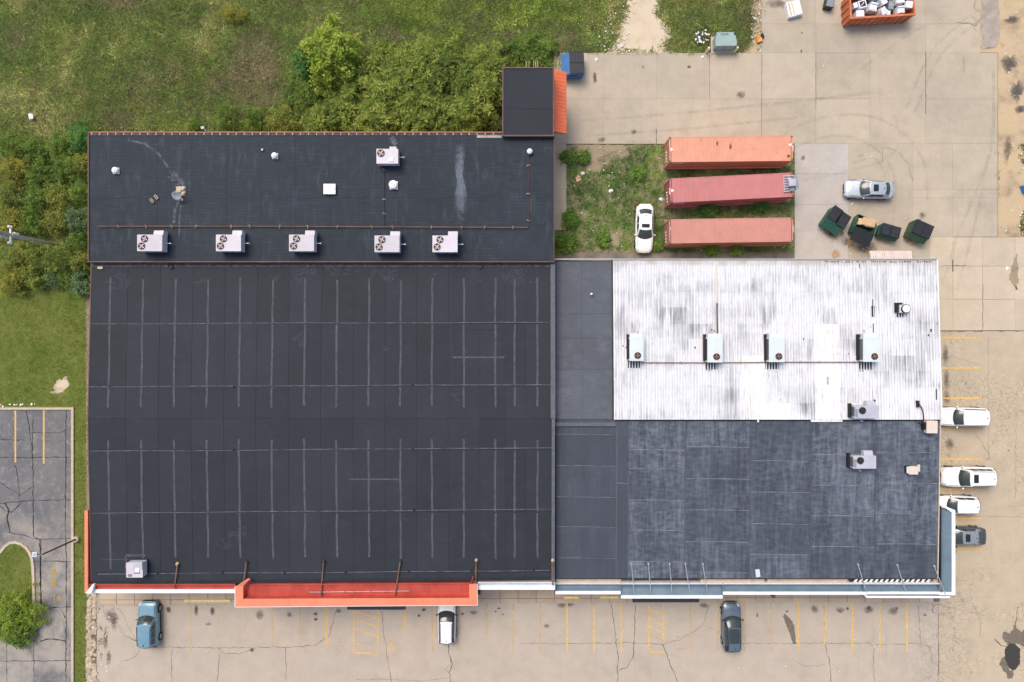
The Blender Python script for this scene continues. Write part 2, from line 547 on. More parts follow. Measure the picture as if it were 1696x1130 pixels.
def wobble(pxs, amp, step=6, seed=1):
    """resample a closed pixel outline with a ragged edge"""
    r = random.Random(seed)
    out = []
    n = len(pxs)
    for i in range(n):
        a, b = pxs[i], pxs[(i + 1) % n]
        m = max(1, int(math.hypot(b[0] - a[0], b[1] - a[1]) / step))
        for j in range(m):
            t = j / m
            out.append((a[0] + (b[0] - a[0]) * t + r.uniform(-amp, amp), a[1] + (b[1] - a[1]) * t + r.uniform(-amp, amp)))
    return out

ground = MB().bx(-400, 400, -400, 400, -.5, -.03).build('ground', MEADOW, kind='structure')
lawn = sheet('lawn', wobble([(-300, 482), (40, 478), (100, 484), (143, 478), (147, 700), (147, 1400), (121, 1400), (121, 676), (-300, 676)], 1.0, 12, 3), -.012, LAWN, .2, kind='structure')
dirt = sheet('dirt_verge', wobble([(1622, -300), (2300, -300), (2300, 394), (1640, 394), (1640, 90), (1622, 88)], .8, 20, 4), -.004, DIRT, .2, kind='structure')
path = sheet('dirt_path', wobble([(1002, 89), (1016, 66), (1028, 30), (1040, 0), (1052, -120), (1140, -120), (1096, 0), (1090, 26), (1108, 42), (1113, 62), (1100, 78), (1120, 89)], 2.2, 5, 5), -.010, PATH, .2, kind='structure')
verge = sheet('dirt_strip', wobble([(1238, -120), (1262, -120), (1262, 92), (1215, 92), (1240, 70), (1246, 40)], 2.2, 5, 6), -.008, DIRT, .2, kind='structure')
soil = sheet('bare_ground', wobble([(937, 240), (1316, 240), (1316, 420), (918, 420), (918, 381), (937, 381)], 1.0, 7, 8), -.008, SOIL, .2, kind='structure')

def slabs(parent, xs, ys, mat, z=.03, gap=.045, jit=.0, skip=()):
    for i in range(len(xs) - 1):
        for j in range(len(ys) - 1):
            if (i, j) in skip:
                continue
            x0, y1 = G(xs[i], ys[j])
            x1, y0 = G(xs[i + 1], ys[j + 1])
            g = gap * random.uniform(.06, .24)
            MB().bx(x0 + g, x1 - g, y0 + g, y1 - g, -.02, z + random.uniform(-.004, .004)).build('slab', mat, parent)

yard = sheet('concrete_yard', [(918, 88), (1261, 88), (1261, -260), (1623, -260), (1623, 87), (1653, 87), (1653, 392), (1653, 393), (1600, 480), (1316, 480), (1316, 239), (938, 239), (936, 382), (918, 382)], .0, JOINT, .08, kind='structure')
slabs(yard, [938, 1000, 1087, 1175, 1261], [88, 164, 238.5], CONC)
slabs(yard, [1261, 1351, 1441, 1533, 1652], [88, 164, 238.5], CONC)
slabs(yard, [1261, 1351, 1441, 1533, 1623], [-260, -140, -40, 40, 88], CONC)
slabs(yard, [918, 938], [88, 164, 238.5, 356, 381], CONC)
slabs(yard, [1316, 1405], [238.5, 288, 339, 382, 478], CONC_NEW)
slabs(yard, [1405, 1512, 1577, 1652], [238.5, 314, 328, 392.5], CONC)
slabs(yard, [1405, 1512, 1577], [392.5, 478], CONC)
side = sheet('side_paving', [(1540, 392.5), (2100, 392.5), (2100, 548), (1540, 548)], -.001, JOINT, .08, kind='structure')
slabs(side, [1540, 1578, 1627, 1681, 1760, 1850], [393, 441, 496, 547.5], CONC_E, gap=.07)
rear_path = sheet('rear_path', wobble([(918, 418), (1316, 416), (1316, 480), (918, 480)], 1.0, 9, 9), .004, plain('rear_path_asphalt', (.20, .17, .14), .9, var=.3, scale=.8, spec=.15), .1, kind='structure')
broken = sheet('broken_strip', wobble([(1624, -200), (1652, -200), (1655, 40), (1656, 66), (1650, 78), (1626, 82)], 1.5, 6, 10), .012, plain('broken_concrete', (.36, .31, .26), .9, var=.18, scale=1.2, spec=.15), .1, kind='structure')
lot = sheet('parking_lot', [(160, 985), (1554, 985), (1554, 1500), (160, 1500)], .0, LOT, .12, kind='structure')
side_lot = sheet('side_lot', [(1535, 985), (1535, 548.5), (2100, 548.5), (2100, 1500), (1554.4, 1500), (1554.4, 985)], .0, LOT_E, .12, kind='structure')
west_lot = sheet('west_lot', [(-300, 679), (119, 679), (119, 1500), (-300, 1500)], .0, ASPH, .12, kind='structure')

# front walkway: a raised kerb with slabs
walk = sheet('walkway', [(164, 915), (1556, 915), (1556, 996.5), (1512, 997), (800, 998.5), (390, 1001), (164, 1002)], .06, JOINT, .1, kind='structure')
def wslab(x0, x1, edge, front):
    for ya, yb in ((915, 952), (952, front), (front, edge)):
        a, b = G(x0, ya), G(x1, yb)
        g = .022
        MB().bx(a[0] + g, b[0] - g, b[1] + g, a[1] - g, .03, .13 + random.uniform(-.006, .006)).build('slab', WALK, walk)
xs = [165, 194] + [int(194 + 30.2 * k) for k in range(1, 45)] + [1545]
for a, b in zip(xs[:-1], xs[1:]):
    t = (a - 165) / 1380
    wslab(a, b, 1001.5 - 5 * t, 993 - 5 * t)

# kerbs
def kerb(name, pts, wd=.22, h=.14, z0=-.05):
    m = MB()
    P2 = [G(*p) for p in pts]
    L, Q = [], []
    n = len(P2)
    for i, p in enumerate(P2):
        a, b = P2[max(0, i - 1)], P2[min(n - 1, i + 1)]
        dx, dy = b[0] - a[0], b[1] - a[1]
        l = math.hypot(dx, dy)
        k_ = 1.0
        L.append((p[0] - dy / l * wd / 2, p[1] + dx / l * wd / 2))
        Q.append((p[0] + dy / l * wd / 2, p[1] - dx / l * wd / 2))
    for i in range(n - 1):
        m.prism([L[i], L[i + 1], Q[i + 1], Q[i]], z0, h)
    return m.build(name, KERB, kind='structure')
kerb('kerb', [(-300, 676.8), (119.2, 676.8)])
kerb('kerb', [(121, 674.8), (121, 1500)], .24)
isl = [(-120, 925), (-40, 922), (-8, 921), (2, 914), (9, 905), (17, 899), (27, 898), (36, 901), (44, 907), (50, 915), (54, 926), (55.5, 938), (56.5, 960), (57, 985), (58, 1012), (58, 1030), (52, 1046), (40, 1056), (20, 1060), (-120, 1060)]
kerb('kerb', isl[1:-1], .26)
island = sheet('grass_island', [(-120, 925), (-8, 923)] + [(x - 1.4, y + 1) for x, y in isl[3:-1]] + [(-120, 1060)], .06, LAWN, .1, kind='structure')

# cracks, seals and joints in the lots: ragged ribbons, children of their pavement
def crack(parent, pts, wd=.07, jit=1.2, mat=None, z=.003, step=5, var=.6, seed=None):
    r = random.Random(hash((round(pts[0][0]), round(pts[0][1]), len(pts))) if seed is None else seed)
    out = []
    for a, b in zip(pts[:-1], pts[1:]):
        n = max(1, int(math.hypot(b[0] - a[0], b[1] - a[1]) / step))
        for j in range(n):
            t = j / n
            out.append(G(a[0] + (b[0] - a[0]) * t + r.uniform(-jit, jit), a[1] + (b[1] - a[1]) * t + r.uniform(-jit, jit)))
    out.append(G(*pts[-1]))
    ws = [wd * .62 * r.uniform(1 - var, 1 + var) for _ in out]
    return MB().ribbon(out, ws, z).build('crack', mat or CRACK, parent)
for pts, wd in [
    ([(185, 1003), (200, 1012), (226, 1062)], .05), ([(196, 1035), (205, 1052), (228, 1063), (240, 1072)], .09),
    ([(240, 1072), (300, 1073), (360, 1073), (400, 1073), (470, 1072), (524, 1069), (545, 1052), (556, 1014)], .07),
    ([(284, 1074), (284, 1130), (282, 1180)], .08), ([(232, 1076), (222, 1090), (198, 1096)], .06),
    ([(360, 1073), (373, 1083), (395, 1084), (424, 1074)], .06), ([(784 - 420, 1082), (362, 1110), (358, 1160)], .06),
    ([(473, 1073), (474, 1130), (472, 1180)], .07), ([(632, 1012), (636, 1050), (641, 1085), (646, 1118), (652, 1150)], .08),
    ([(744, 1065), (744, 1085), (749, 1100), (744, 1115), (747, 1140)], .14), ([(748, 1098), (738, 1108), (746, 1118)], .06),
    ([(590, 1126), (640, 1125), (700, 1128), (744, 1122)], .05),
    ([(1012, 1000), (1018, 1045), (1023, 1085), (1023, 1160)], .10), ([(1052, 1000), (1051, 1050), (1048, 1090), (1040, 1104), (1025, 1111)], .10),
    ([(860, 1066), (960, 1066), (1060, 1065), (1098, 1067), (1130, 1058), (1165, 1036), (1173, 1003)], .06),
    ([(1098, 1067), (1110, 1100), (1126, 1140)], .09), ([(1168, 1036), (1190, 1046), (1200, 1060)], .04),
    ([(1228, 1066), (1300, 1066), (1364, 1065)], .06), ([(1365, 1003), (1366, 1064), (1374, 1100), (1378, 1150)], .10),
    ([(1366, 1066), (1440, 1065), (1448, 1072), (1446, 1100), (1449, 1140)], .06), ([(1450, 1068), (1520, 1066), (1540, 1072), (1545, 1100)], .06),
    ([(1545, 998), (1545, 1015), (1554, 1016), (1554, 1150)], .07), ([(1521, 1002), (1523, 1040), (1525, 1066)], .07),
    ([(1318, 1095), (1336, 1104), (1366, 1101)], .04), ([(1555, 1060), (1556, 1110), (1585, 1135)], .04),
    ([(1637, 560), (1637, 760)], .035), ([(1683, 700), (1682, 830)], .035), ([(1600, 855), (1680, 856), (1730, 857)], .03),
    ([(1609, 709), (1628, 735), (1640, 760)], .05), ([(1555, 549), (1696, 548), (1800, 548)], .09),
    ([(1560, 604), (1570, 590), (1596, 596), (1622, 604)], .03), ([(1548, 1000), (1580, 1008), (1610, 1014), (1630, 1020)], .05),
    ([(1686, 1004), (1682, 1040), (1690, 1062)], .10), ([(1646, 1058), (1658, 1070), (1668, 1072)], .14), ([(1604, 980), (1624, 1030), (1622, 1055)], .04)]:
    crack(lot, pts, wd)
for pts, wd in [([(110, 679), (109, 700), (109, 760), (108, 850), (110, 940), (110, 1010), (109, 1130), (109, 1250)], .13),
    ([(43, 681), (48, 705), (53, 740), (55, 790), (55, 890), (66, 893), (68, 1002)], .12), ([(0, 758), (60, 758), (119, 757)], .10),
    ([(0, 728), (40, 729)], .10), ([(24, 770), (28, 780), (31, 808), (32, 829)], .10), ([(0, 799), (30, 818)], .09), ([(32, 822), (54, 806)], .08),
    ([(0, 834), (30, 831), (55, 829), (119, 828)], .10), ([(52, 716), (82, 717), (100, 716), (119, 708)], .07),
    ([(14, 882), (40, 886), (56, 893), (117, 892)], .09), ([(60, 930), (118, 930)], .10), ([(60, 1010), (90, 1006), (119, 1006)], .12),
    ([(66, 1062), (84, 1058), (110, 1062)], .15), ([(0, 1095), (60, 1095), (119, 1094)], .08), ([(56, 1060), (57, 1180)], .08), ([(11, 1062), (12, 1180)], .08),
    ([(8, 833), (14, 845), (12, 860), (17, 882)], .2), ([(17, 850), (30, 838), (36, 832)], .12), ([(0, 838), (8, 846), (20, 848)], .12), ([(68, 893), (67, 950), (68, 1002)], .16),
    ([(100, 1008), (104, 1015), (108, 1024)], .12), ([(55, 691), (53, 760)], .10)]:
    crack(west_lot, pts, wd, .7, SEALER)
for pts, wd in [([(1628, 470), (1627, 548)], .06), ([(1578, 430), (1578, 450)], .14), ([(1550, 441), (1600, 440)], .07),
                ([(1680, 470), (1684, 480)], .2)]:
    crack(side, pts, wd, 1.0, CRACK, .036)
for pts, wd in [([(1584, 38), (1606, 39), (1616, 44), (1622, 34)], .07), ([(1610, 28), (1618, 36), (1612, 48), (1620, 54)], .06), ([(1616, 0), (1612, 12), (1622, 20)], .06),
                ([(1466, 243), (1490, 254), (1504, 272), (1511, 300)], .05), ([(1596, 90), (1597, 122)], .05)]:
    crack(yard, pts, wd, .8, CRACK, .038)
for pts, wd in [([(1087, 214), (1087, 238)], .12), ([(1462, 244), (1461, 268)], .05), ([(1175, 90), (1175, 165)], .05), ([(1262, 90), (1261, 238)], .05), ([(1351, 88), (1351, 180)], .07), ([(1533, 85), (1533, 190)], .09)]:
    crack(yard, pts, wd, .2, CRACK, .039, var=.4)

# painted lines
def line(parent, a, b, wd=.12, mat=YEL, z=.005, name='painted_line'):
    return MB().ribbon([G(*a), G(*b)], wd, z).build(name, mat, parent)
for x in (271.5, 316, 361):
    line(lot, (x, 1003), (x, 1080), .13, YEL_OLD)
line(lot, (227, 1003), (227, 1070), .12, YEL_OLD)
line(lot, (181, 1036), (181, 1080), .13, YEL_OLD)
line(lot, (406, 1003), (406, 1050), .13, YEL_OLD)
for x, e, mt in ((452, 1070, YEL_OLD), (496.5, 1072, YEL_OLD), (541, 1074, YEL), (670.5, 1046, YEL), (716, 1080, YEL_OLD), (760.5, 1080, YEL_OLD), (806, 1052, YEL_OLD), (850, 1080, YEL_OLD),
              (895, 1080, YEL_OLD), (939, 1080, YEL), (984, 1080, YEL), (1029, 1080, YEL), (1143, 1078, YEL_OLD), (1188, 1075, YEL_OLD), (1233, 1080, YEL_OLD), (1277.5, 1078, YEL_OLD),
              (1322, 1078, YEL), (1367, 1066, YEL), (1412, 1079, YEL), (1457, 1077, YEL), (1502, 1078, YEL)):
    line(lot, (x, 997), (x + random.uniform(-1, .5), e), .17, mt)
line(lot, (1556, 1018), (1556, 1052), .12, YEL_OLD)
for x0, x1, y1, mt, ys in ((586, 626, 1082, YEL, (1011, 1024, 1040, 1058, 1070)), (1074.5, 1099.5, 1080, YEL, (1007, 1023, 1036, 1050, 1071))):
    line(lot, (x0, 998), (x0, y1), .14, mt)
    line(lot, (x1, 998), (x1, y1 - 14), .14, mt)
    line(lot, (x0, y1), (x1, y1), .14, mt)
    for i, y in enumerate(ys):
        line(lot, (x0, y), (x1, y + (15 if x0 < 900 else 14)), .15, YEL if i < 3 else YEL_OLD, .006)
for y in (559.5, 609.5, 659.5, 709.5, 760.5, 810, 858.5, 908.5):
    line(lot, (1530, y + .5), (1626.5 + random.uniform(-2, 1), y), .19, YEL)
for x, e in ((25.5, 766), (72.5, 768)):
    line(west_lot, (x, 679.5), (x, e), .16, YEL_DIM if False else YEL)
MB().prism([G(84, 952), G(94.5, 952), G(89.3, 936)], .0, .005).build('painted_arrow', YEL_DIM, west_lot)
MB().prism([G(86, 957), G(92, 957), G(92, 972.5), G(86, 972.5)], .0, .005).build('painted_arrow', YEL_DIM, west_lot)
lt = MB()
for a, b in (((86.5, 986), (91.5, 986)), ((90, 987), (90, 997)), ((95, 997), (95, 987)), ((95, 987), (99.5, 997)), ((99.5, 997), (99.5, 987)), ((88.4, 997), (91.6, 997))):
    lt.ribbon([G(*a), G(*b)], .085, .005)
lt.build('painted_letters', YEL_DIM, west_lot)
def wheelchair(px, py, mat):
    m = MB()
    k = .0611
    cx, cy = G(px, py)
    arc = [(cx + math.cos(t) * .33, cy - .18 + math.sin(t) * .33) for t in np.linspace(R(100), R(390), 16)]
    m.ribbon(arc, .07, .005)
    for a, b in (((0, .72), (0, .1)), ((0, .38), (.26, .38)), ((0, .1), (.3, .1)), ((.3, .1), (.46, -.42)), ((.46, -.42), (.58, -.38))):
        m.ribbon([(cx + a[0], cy + a[1]), (cx + b[0], cy + b[1])], .08, .006)
    m.prism([(cx + math.cos(t) * .1, cy + .8 + math.sin(t) * .1) for t in np.linspace(0, 6.28, 9)[:-1]], .0, .006)
    m.build('painted_symbol', mat, lot)
wheelchair(563, 1071, YEL_OLD)
wheelchair(647, 1071, YEL)
wheelchair(1123, 1068, YEL_OLD)

# stains, patches
def blob(name, parent, px, py, rx, ry, mat, z=.004, seed=0, n=18, rough=.35, rot=0, **props):
    r = random.Random(seed * 131 + int(px) * 7 + int(py))
    pts = []
    ph = [r.uniform(0, 6.28) for _ in range(4)]
    for i in range(n):
        t = 2 * math.pi * i / n
        q = 1 + rough * (.5 * math.sin(2 * t + ph[0]) + .4 * math.sin(3 * t + ph[1]) + .35 * math.sin(5 * t + ph[2]) + r.uniform(-.25, .25))
        x, y = rx * q * math.cos(t), ry * q * math.sin(t)
        pts.append(G(px + x * math.cos(rot) - y * math.sin(rot), py + x * math.sin(rot) + y * math.cos(rot)))
    return MB().prism(pts, z - .003, z).build(name, mat, parent, **props)
for x, y, a, b, mt in ((280, 1010, 6, 6, OIL), (325, 1012, 5, 10, OIL), (352, 1012, 5.5, 7, OIL), (345, 1034, 6, 4, GRIME), (837 - 420, 1077, 5, 4, OIL), (523, 1017, 5, 3, OIL), (523, 1026, 5, 3, OIL),
                       (478, 1018, 6, 6, GRIME), (560, 1012, 6, 5, GRIME), (702, 1010, 5, 3, OIL), (694, 1020, 3, 3, OIL), (766, 1017, 3.5, 2.5, OIL), (784, 1014, 7, 5, GRIME), (826, 1008, 4, 2, OIL), (821, 1013, 2, 2, OIL), (833, 1018, 2, 1.5, OIL),
                       (930, 1003, 8, 6, GRIME), (944, 1001, 10, 5, GRIME), (905, 1037, 6, 4, GRIME), (1254, 1019, 2.5, 4, OIL), (1165, 1003, 9, 5, GRIME), (1404, 1008, 3, 3, OIL), (1392, 1010, 8, 7, GRIME), (1439, 1007, 5, 4, OIL), (1438, 1010, 9, 8, GRIME),
                       (1485, 1008, 4, 3, OIL), (1480, 1012, 9, 9, GRIME), (1532, 1019, 2.5, 3, OIL), (1350, 1008, 9, 8, GRIME), (1304, 1013, 3, 2, OIL), (1566, 590, 7, 18, GRIME), (1568, 628, 7, 22, GRIME), (1568, 660, 8, 14, GRIME), (1572, 735, 9, 14, GRIME),
                       (1583, 910, 3, 8, GRIME), (1670, 746, 2, 2, OIL), (1680, 484, 6, 3, GRIME), (430, 1018, 10, 9, GRIME), (184, 1020, 14, 14, GRIME), (190, 1030, 8, 18, GRIME), (175, 1060, 6, 20, GRIME), (180, 1090, 6, 14, GRIME)):
    blob('stain', lot, x, y, a, b, mt, .0035)
def patch(parent, pts, mat, z, name='stain', amp=.7, seed=1, **props):
    return MB().prism([G(*p) for p in wobble(pts, amp, 2.5, seed)], z - .003, z).build(name, mat, parent, **props)
patch(lot, [(1297, 1021), (1300, 1016), (1305, 1022), (1311, 1027), (1316, 1038), (1317, 1053), (1318, 1066), (1313, 1066), (1309, 1052), (1304, 1040), (1300, 1030)], WET2, .0045)
patch(lot, [(1663, 1045), (1672, 1050), (1680, 1036), (1690, 1046), (1700, 1042), (1702, 1076), (1686, 1066), (1670, 1069), (1661, 1057)], WET2, .0045, seed=2, amp=1.6)
patch(lot, [(1655, 1100), (1662, 1086), (1669, 1100), (1673, 1118), (1663, 1113)], WET2, .0046, seed=3, amp=1.3)
patch(lot, [(1666, 1113), (1680, 1108), (1677, 1124), (1668, 1124)], WET2, .0047, seed=4, amp=1.3)
patch(side, [(1670, 462), (1676, 440), (1684, 418), (1687, 468), (1680, 474)], SOIL, .0375, seed=5, amp=1.2)
for x, y, a, b, mt in ((985, 129, 5, 10, OIL), (1065, 112, 3, 2.5, GRIME), (1141, 111, 3.5, 3.5, OIL), (1049, 218, 6, 5, GRIME), (996, 232, 8, 5, GRIME), (1327, 85, 2, 4, OIL), (1328, 55, 2, 2, OIL), (1528, 357, 7, 8, GRIME), (1523, 365, 3, 3, OIL), (1375, 385, 16, 10, GRIME), (1400, 400, 12, 8, GRIME), (1440, 410, 26, 10, GRIME), (1330, 262, 5, 5, GRIME),
                       (1226, 157, 8, 9, GRIME), (1470, 425, 40, 8, GRIME), (1290, 8, 26, 9, GRIME)):
    blob('stain', yard, x, y, a, b, mt, .0385)
k = NT('tyre_mark'); k.out((.15, .13, .11), .8, 0, .1); k.alpha(k.math('MULTIPLY', k.rng(k.noise(1.2, 5, .7), .38, .66), .13)); TYREMARK = k.m
for pts, wd in (([(1250, 262), (1330, 205), (1420, 190), (1490, 215), (1530, 270), (1535, 340)], .3), ([(1300, 250), (1380, 225), (1440, 240), (1480, 290), (1478, 380)], .28), ([(1500, 180), (1540, 90), (1590, 40), (1640, 5)], .3), ([(1515, 186), (1556, 95), (1606, 46), (1650, 12)], .3),
                ([(1420, 120), (1500, 60), (1560, 30)], .25), ([(1330, 300), (1420, 280), (1470, 262), (1490, 230), (1480, 190)], .25), ([(1560, 470), (1590, 380), (1640, 250), (1645, 120)], .35), ([(1585, 480), (1612, 380), (1630, 300)], .3), ([(960, 200), (1100, 190), (1300, 170), (1480, 150)], .3), ([(970, 225), (1120, 215), (1320, 195)], .3), ([(1420, 260), (1450, 250), (1472, 270), (1462, 296)], .2), ([(1410, 272), (1445, 262), (1462, 280)], .2)):
    P2 = [G(*p) for p in pts]
    sm = []
    for i in range(len(P2) - 1):
        p0, p1, p2, p3 = P2[max(0, i - 1)], P2[i], P2[i + 1], P2[min(len(P2) - 1, i + 2)]
        for q in np.linspace(0, 1, 9)[:-1]:
            sm.append(tuple(.5 * (2 * p1[d] + (p2[d] - p0[d]) * q + (2 * p0[d] - 5 * p1[d] + 4 * p2[d] - p3[d]) * q * q + (-p0[d] + 3 * p1[d] - 3 * p2[d] + p3[d]) * q ** 3) for d in (0, 1)))
    sm.append(P2[-1])
    MB().ribbon(sm, wd, .0375).build('tyre_mark', TYREMARK, yard)
for x, y, a, b in ((1672, 104, 14, 17), (1676, 34, 16, 7), (1640, 77, 15, 5), (1684, 150, 12, 22), (1690, 180, 10, 10), (1668, 246, 8, 26)):
    blob('stain', dirt, x, y, a, b, SCORCH if y < 200 else GRIME, .002, 0, 24, .5)
tag_w = patch(None, [(1664, 1076), (1672, 1066), (1682, 1067), (1690, 1075), (1689, 1100), (1684, 1108), (1676, 1111), (1668, 1101), (1664, 1088)], None, .009, 'puddle', .9, 9, kind='structure')
k = NT('puddle_water')
tag_w.data.materials.append(k.out((.055, .048, .038), .06, 0, .6))

# wheel stops, door mats, ramp strips lying on the walkway / lot
for a, b, lab in ((307, 383, 'long yellow wheel stop bar on walkway left of the orange canopy'), (934, 959, 'short yellow wheel stop bar below white canopy step'), (993, 1025, 'yellow wheel stop bar beside the long grey canopy')):
    y = 994 - (a - 307) / 690 * 6
    x0, y0 = G(a, y)
    x1, _ = G(b, y)
    tag(MB().prism([(x0, y0 - .12), (x1, y0 - .12), (x1, y0 + .12), (x0, y0 + .12)], .12, .24).build('wheel_stop', YEL_KERB), lab, 'wheel stop', 'yellow wheel stops on the front walkway')
DARKMAT = plain('dark_mat', (.055, .058, .07), .9, var=.2)
for x0, x1, y0, y1, z, lab in ((575, 672, 1002, 1010, .02, 'dark grey ramp strip at foot of the orange canopy'), (1047, 1157, 990, 996.8, .17, 'dark entrance mat under middle grey canopy')):
    tag(MB().prism([G(x0, y0), G(x1, y0), G(x1, y1), G(x0, y1)], 0.001, z).build('entrance_mat', DARKMAT), lab, 'mat')
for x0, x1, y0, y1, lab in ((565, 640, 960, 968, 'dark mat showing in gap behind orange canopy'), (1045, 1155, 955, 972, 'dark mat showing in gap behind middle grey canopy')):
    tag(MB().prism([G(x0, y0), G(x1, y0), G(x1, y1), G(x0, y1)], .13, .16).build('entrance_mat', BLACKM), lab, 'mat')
# ------------------------------------------------------------------ the two buildings
def lerp(a, b, t):
    return a + (b - a) * t

def wx(px, z):
    return (px - 848) * (CAM_H - z) / FPX
def wy(py, z):
    return -(py - 565) * (CAM_H - z) / FPX

west = thing('store_building', 'large building with charcoal felt roof and red and orange front canopy', 'building', (0, 0, 0))
east = thing('store_building', 'smaller building with white corrugated and dark roofs and blue grey canopy', 'building', (0, 0, 0))

# ---- west building: main gabled hall (B), raised rear hall (A), small rear annex
BXL, BXR, BYN, BYS, BYR = -39.05, 3.75, 7.24, -22.27, -7.12
def zB(y):
    return lerp(5.6, 6.1, (BYN - y) / (BYN - BYR)) if y > BYR else lerp(6.1, 5.6, (BYR - y) / (BYR - BYS))
def eaveB(x):
    return lerp(wy(967.5, 5.6), wy(960, 5.6), (x - BXL) / (BXR - BXL))
def zBp(py):
    y = wy(py, 5.85)
    return zB(y)
AXL, AXR, AYN, AYS, ZA = -39.02, 3.84, 19.22, 7.32, 6.1
NXL, NXR, NYN, NYS, ZN = -.86, 3.81, 25.0, 18.75, 6.6

def wall_box(parent, x0, x1, y0, y1, h, mat, t=.25, name='wall', tops=None):
    for (a, b, c, d) in ((x0, x1, y1 - t, y1), (x0, x1, y0, y0 + t), (x0, x0 + t, y0 + t, y1 - t), (x1 - t, x1, y0 + t, y1 - t)):
        MB().bx(a, b, c, d, -.1, h).build(name, mat, parent)
wall_box(west, BXL + .05, BXR - .02, BYS + .05, BYN, 5.42, BEIGE)
wall_box(west, AXL + .06, AXR - .05, BYN + .02, AYN - .08, 5.95, BEIGE)
wall_box(west, NXL + .06, NXR - .06, AYN - .06, NYN - .06, 6.45, BEIGE)
# storefront openings on the south wall
for i, px in enumerate(range(440, 760, 46)):
    x = wx(px, 2)
    f = MB().bx(x - 1.1, x + 1.1, BYS - .02, BYS + .04, .2, 2.7).build('window', plain('storefront_glass', (.03, .035, .04), .1) if i == 0 else bpy.data.materials['storefront_glass'], west)
    MB().bx(x - 1.16, x + 1.16, BYS - .05, BYS + .03, 2.7, 2.8).build('frame', DARKM, f)

def roof_deck(parent, corners, mat, t=.18):
    """corners (x, y, z) of a flat or sloping roof plate"""
    return MB().prism([(c[0], c[1]) for c in corners], [c[2] - t for c in corners], [c[2] for c in corners]).build('deck', mat, parent)

def strip3(parent, name, mat, pts, wd, zf, lift=.012, thick=.01):
    """a flat strip of width wd along world (x, y) pts laid on the roof surface zf(y)"""
    m = MB()
    L, Q = [], []
    n = len(pts)
    for i, p in enumerate(pts):
        a, b = pts[max(0, i - 1)], pts[min(n - 1, i + 1)]
        dx, dy = b[0] - a[0], b[1] - a[1]
        l = math.hypot(dx, dy)
        L.append((p[0] - dy / l * wd / 2, p[1] + dx / l * wd / 2))
        Q.append((p[0] + dy / l * wd / 2, p[1] - dx / l * wd / 2))
    for i in range(n - 1):
        q = [L[i], L[i + 1], Q[i + 1], Q[i]]
        m.prism(q, [zf(c[1]) + lift - thick for c in q], [zf(c[1]) + lift for c in q])
    return m.build(name, mat, parent)

def roof_sheets(parent, xs, ys, zf, mat, gap=.014, lift=.0):
    for i in range(len(xs) - 1):
        for j in range(len(ys) - 1):
            x0, x1, y1 = xs[i] + gap, xs[i + 1] - gap, ys[j] - gap
            ye = ys[j + 1]
            l = lift + random.uniform(-.002, .002)
            q = [(x0, (ye(x0) if callable(ye) else ye) + gap), (x1, (ye(x1) if callable(ye) else ye) + gap), (x1, y1), (x0, y1)]
            MB().prism(q, [zf(c[1]) - .03 + l for c in q], [zf(c[1]) + l for c in q]).build('roof_sheet', mat, parent)

rb = empty_part('roof', west)
zdeck = lambda y: zB(y) - .02
MB().prism([(BXL, eaveB(BXL)), (BXR, eaveB(BXR)), (BXR, BYR), (BXL, BYR)], [5.4, 5.4, 5.4, 5.4], [zdeck(eaveB(BXL)), zdeck(eaveB(BXR)), zdeck(BYR), zdeck(BYR)]).build('deck', SEAMD, rb)
MB().prism([(BXL, BYR), (BXR, BYR), (BXR, BYN), (BXL, BYN)], [5.4, 5.4, 5.4, 5.4], [zdeck(BYR), zdeck(BYR), zdeck(BYN), zdeck(BYN)]).build('deck', SEAMD, rb)
colsB = [BXL + .02] + [wx(p, 5.85) for p in (210, 264, 318, 372, 425, 478.5, 532, 585.5, 638, 690, 742.5, 795, 837, 871)] + [BXR - .02]
rowsB = [BYN - .01, wy(536, 5.78), wy(640, 5.98), BYR, wy(745, 5.98), wy(848, 5.78), wy(948, 5.63), lambda x: eaveB(x) + .01]
roof_sheets(rb, colsB, rowsB, zB, ROOF_B)
for px in (183, 237, 291, 345, 398, 452, 505.5, 558.5, 611.5, 664, 716, 768.5, 820.5, 852.5, 890):
    x = wx(px, 5.68)
    for ya, yb in ((462 + random.uniform(-2, 2), 535), (537.5, 638.5), (641, 674 + random.uniform(-2, 2)), (728 + random.uniform(-2, 2), 744), (746.5, 847), (850, 925 + random.uniform(-2, 1) + (18 if px < 190 else 0))):
        strip3(rb, 'seam_strip', SEAM, [(x + random.uniform(-.035, .035), lerp(wy(ya, zBp(ya)), wy(yb, zBp(yb)), q_)) for q_ in (0, .25, .5, .75, 1)], .18, zB)
for y0, y1, a, b in ((536.5, 534, 150, 912), (641, 637, 149, 914), (747.5, 741.5, 150, 915), (850, 843.5, 152, 915), (951, 945, 160, 912)):
    n = 9
    pts = [(wx(lerp(a, b, i / n), 5.85), wy(lerp(y0, y1, i / n) + random.uniform(-.5, .5), zBp(y0))) for i in range(n + 1)]
    strip3(rb, 'seam_strip', SEAM3, pts, .06, zB, .02)
for x0, x1, y, wdt in ((750, 836, 592, .16), (578, 660, 794, .14), (168, 212, 927, .05), (207, 240, 920, .2)):
    strip3(rb, 'seam_strip', SEAM, [(wx(x0, 5.8), wy(y, zBp(y))), (wx(x1, 5.8), wy(y, zBp(y)))], wdt, zB, .018)
for x0, y0, x1, y1 in ((207, 921, 207, 952), (753, 546, 753, 592), (832, 546, 832, 592), (752, 546, 833, 546)):
    strip3(rb, 'seam_strip', SEAMD if x0 > 300 else SEAM, [(wx(x0, 5.8), wy(y0, zBp(y0))), (wx(x1, 5.8), wy(y1, zBp(y1)))], .035 if x0 > 300 else .16, zB, .016)
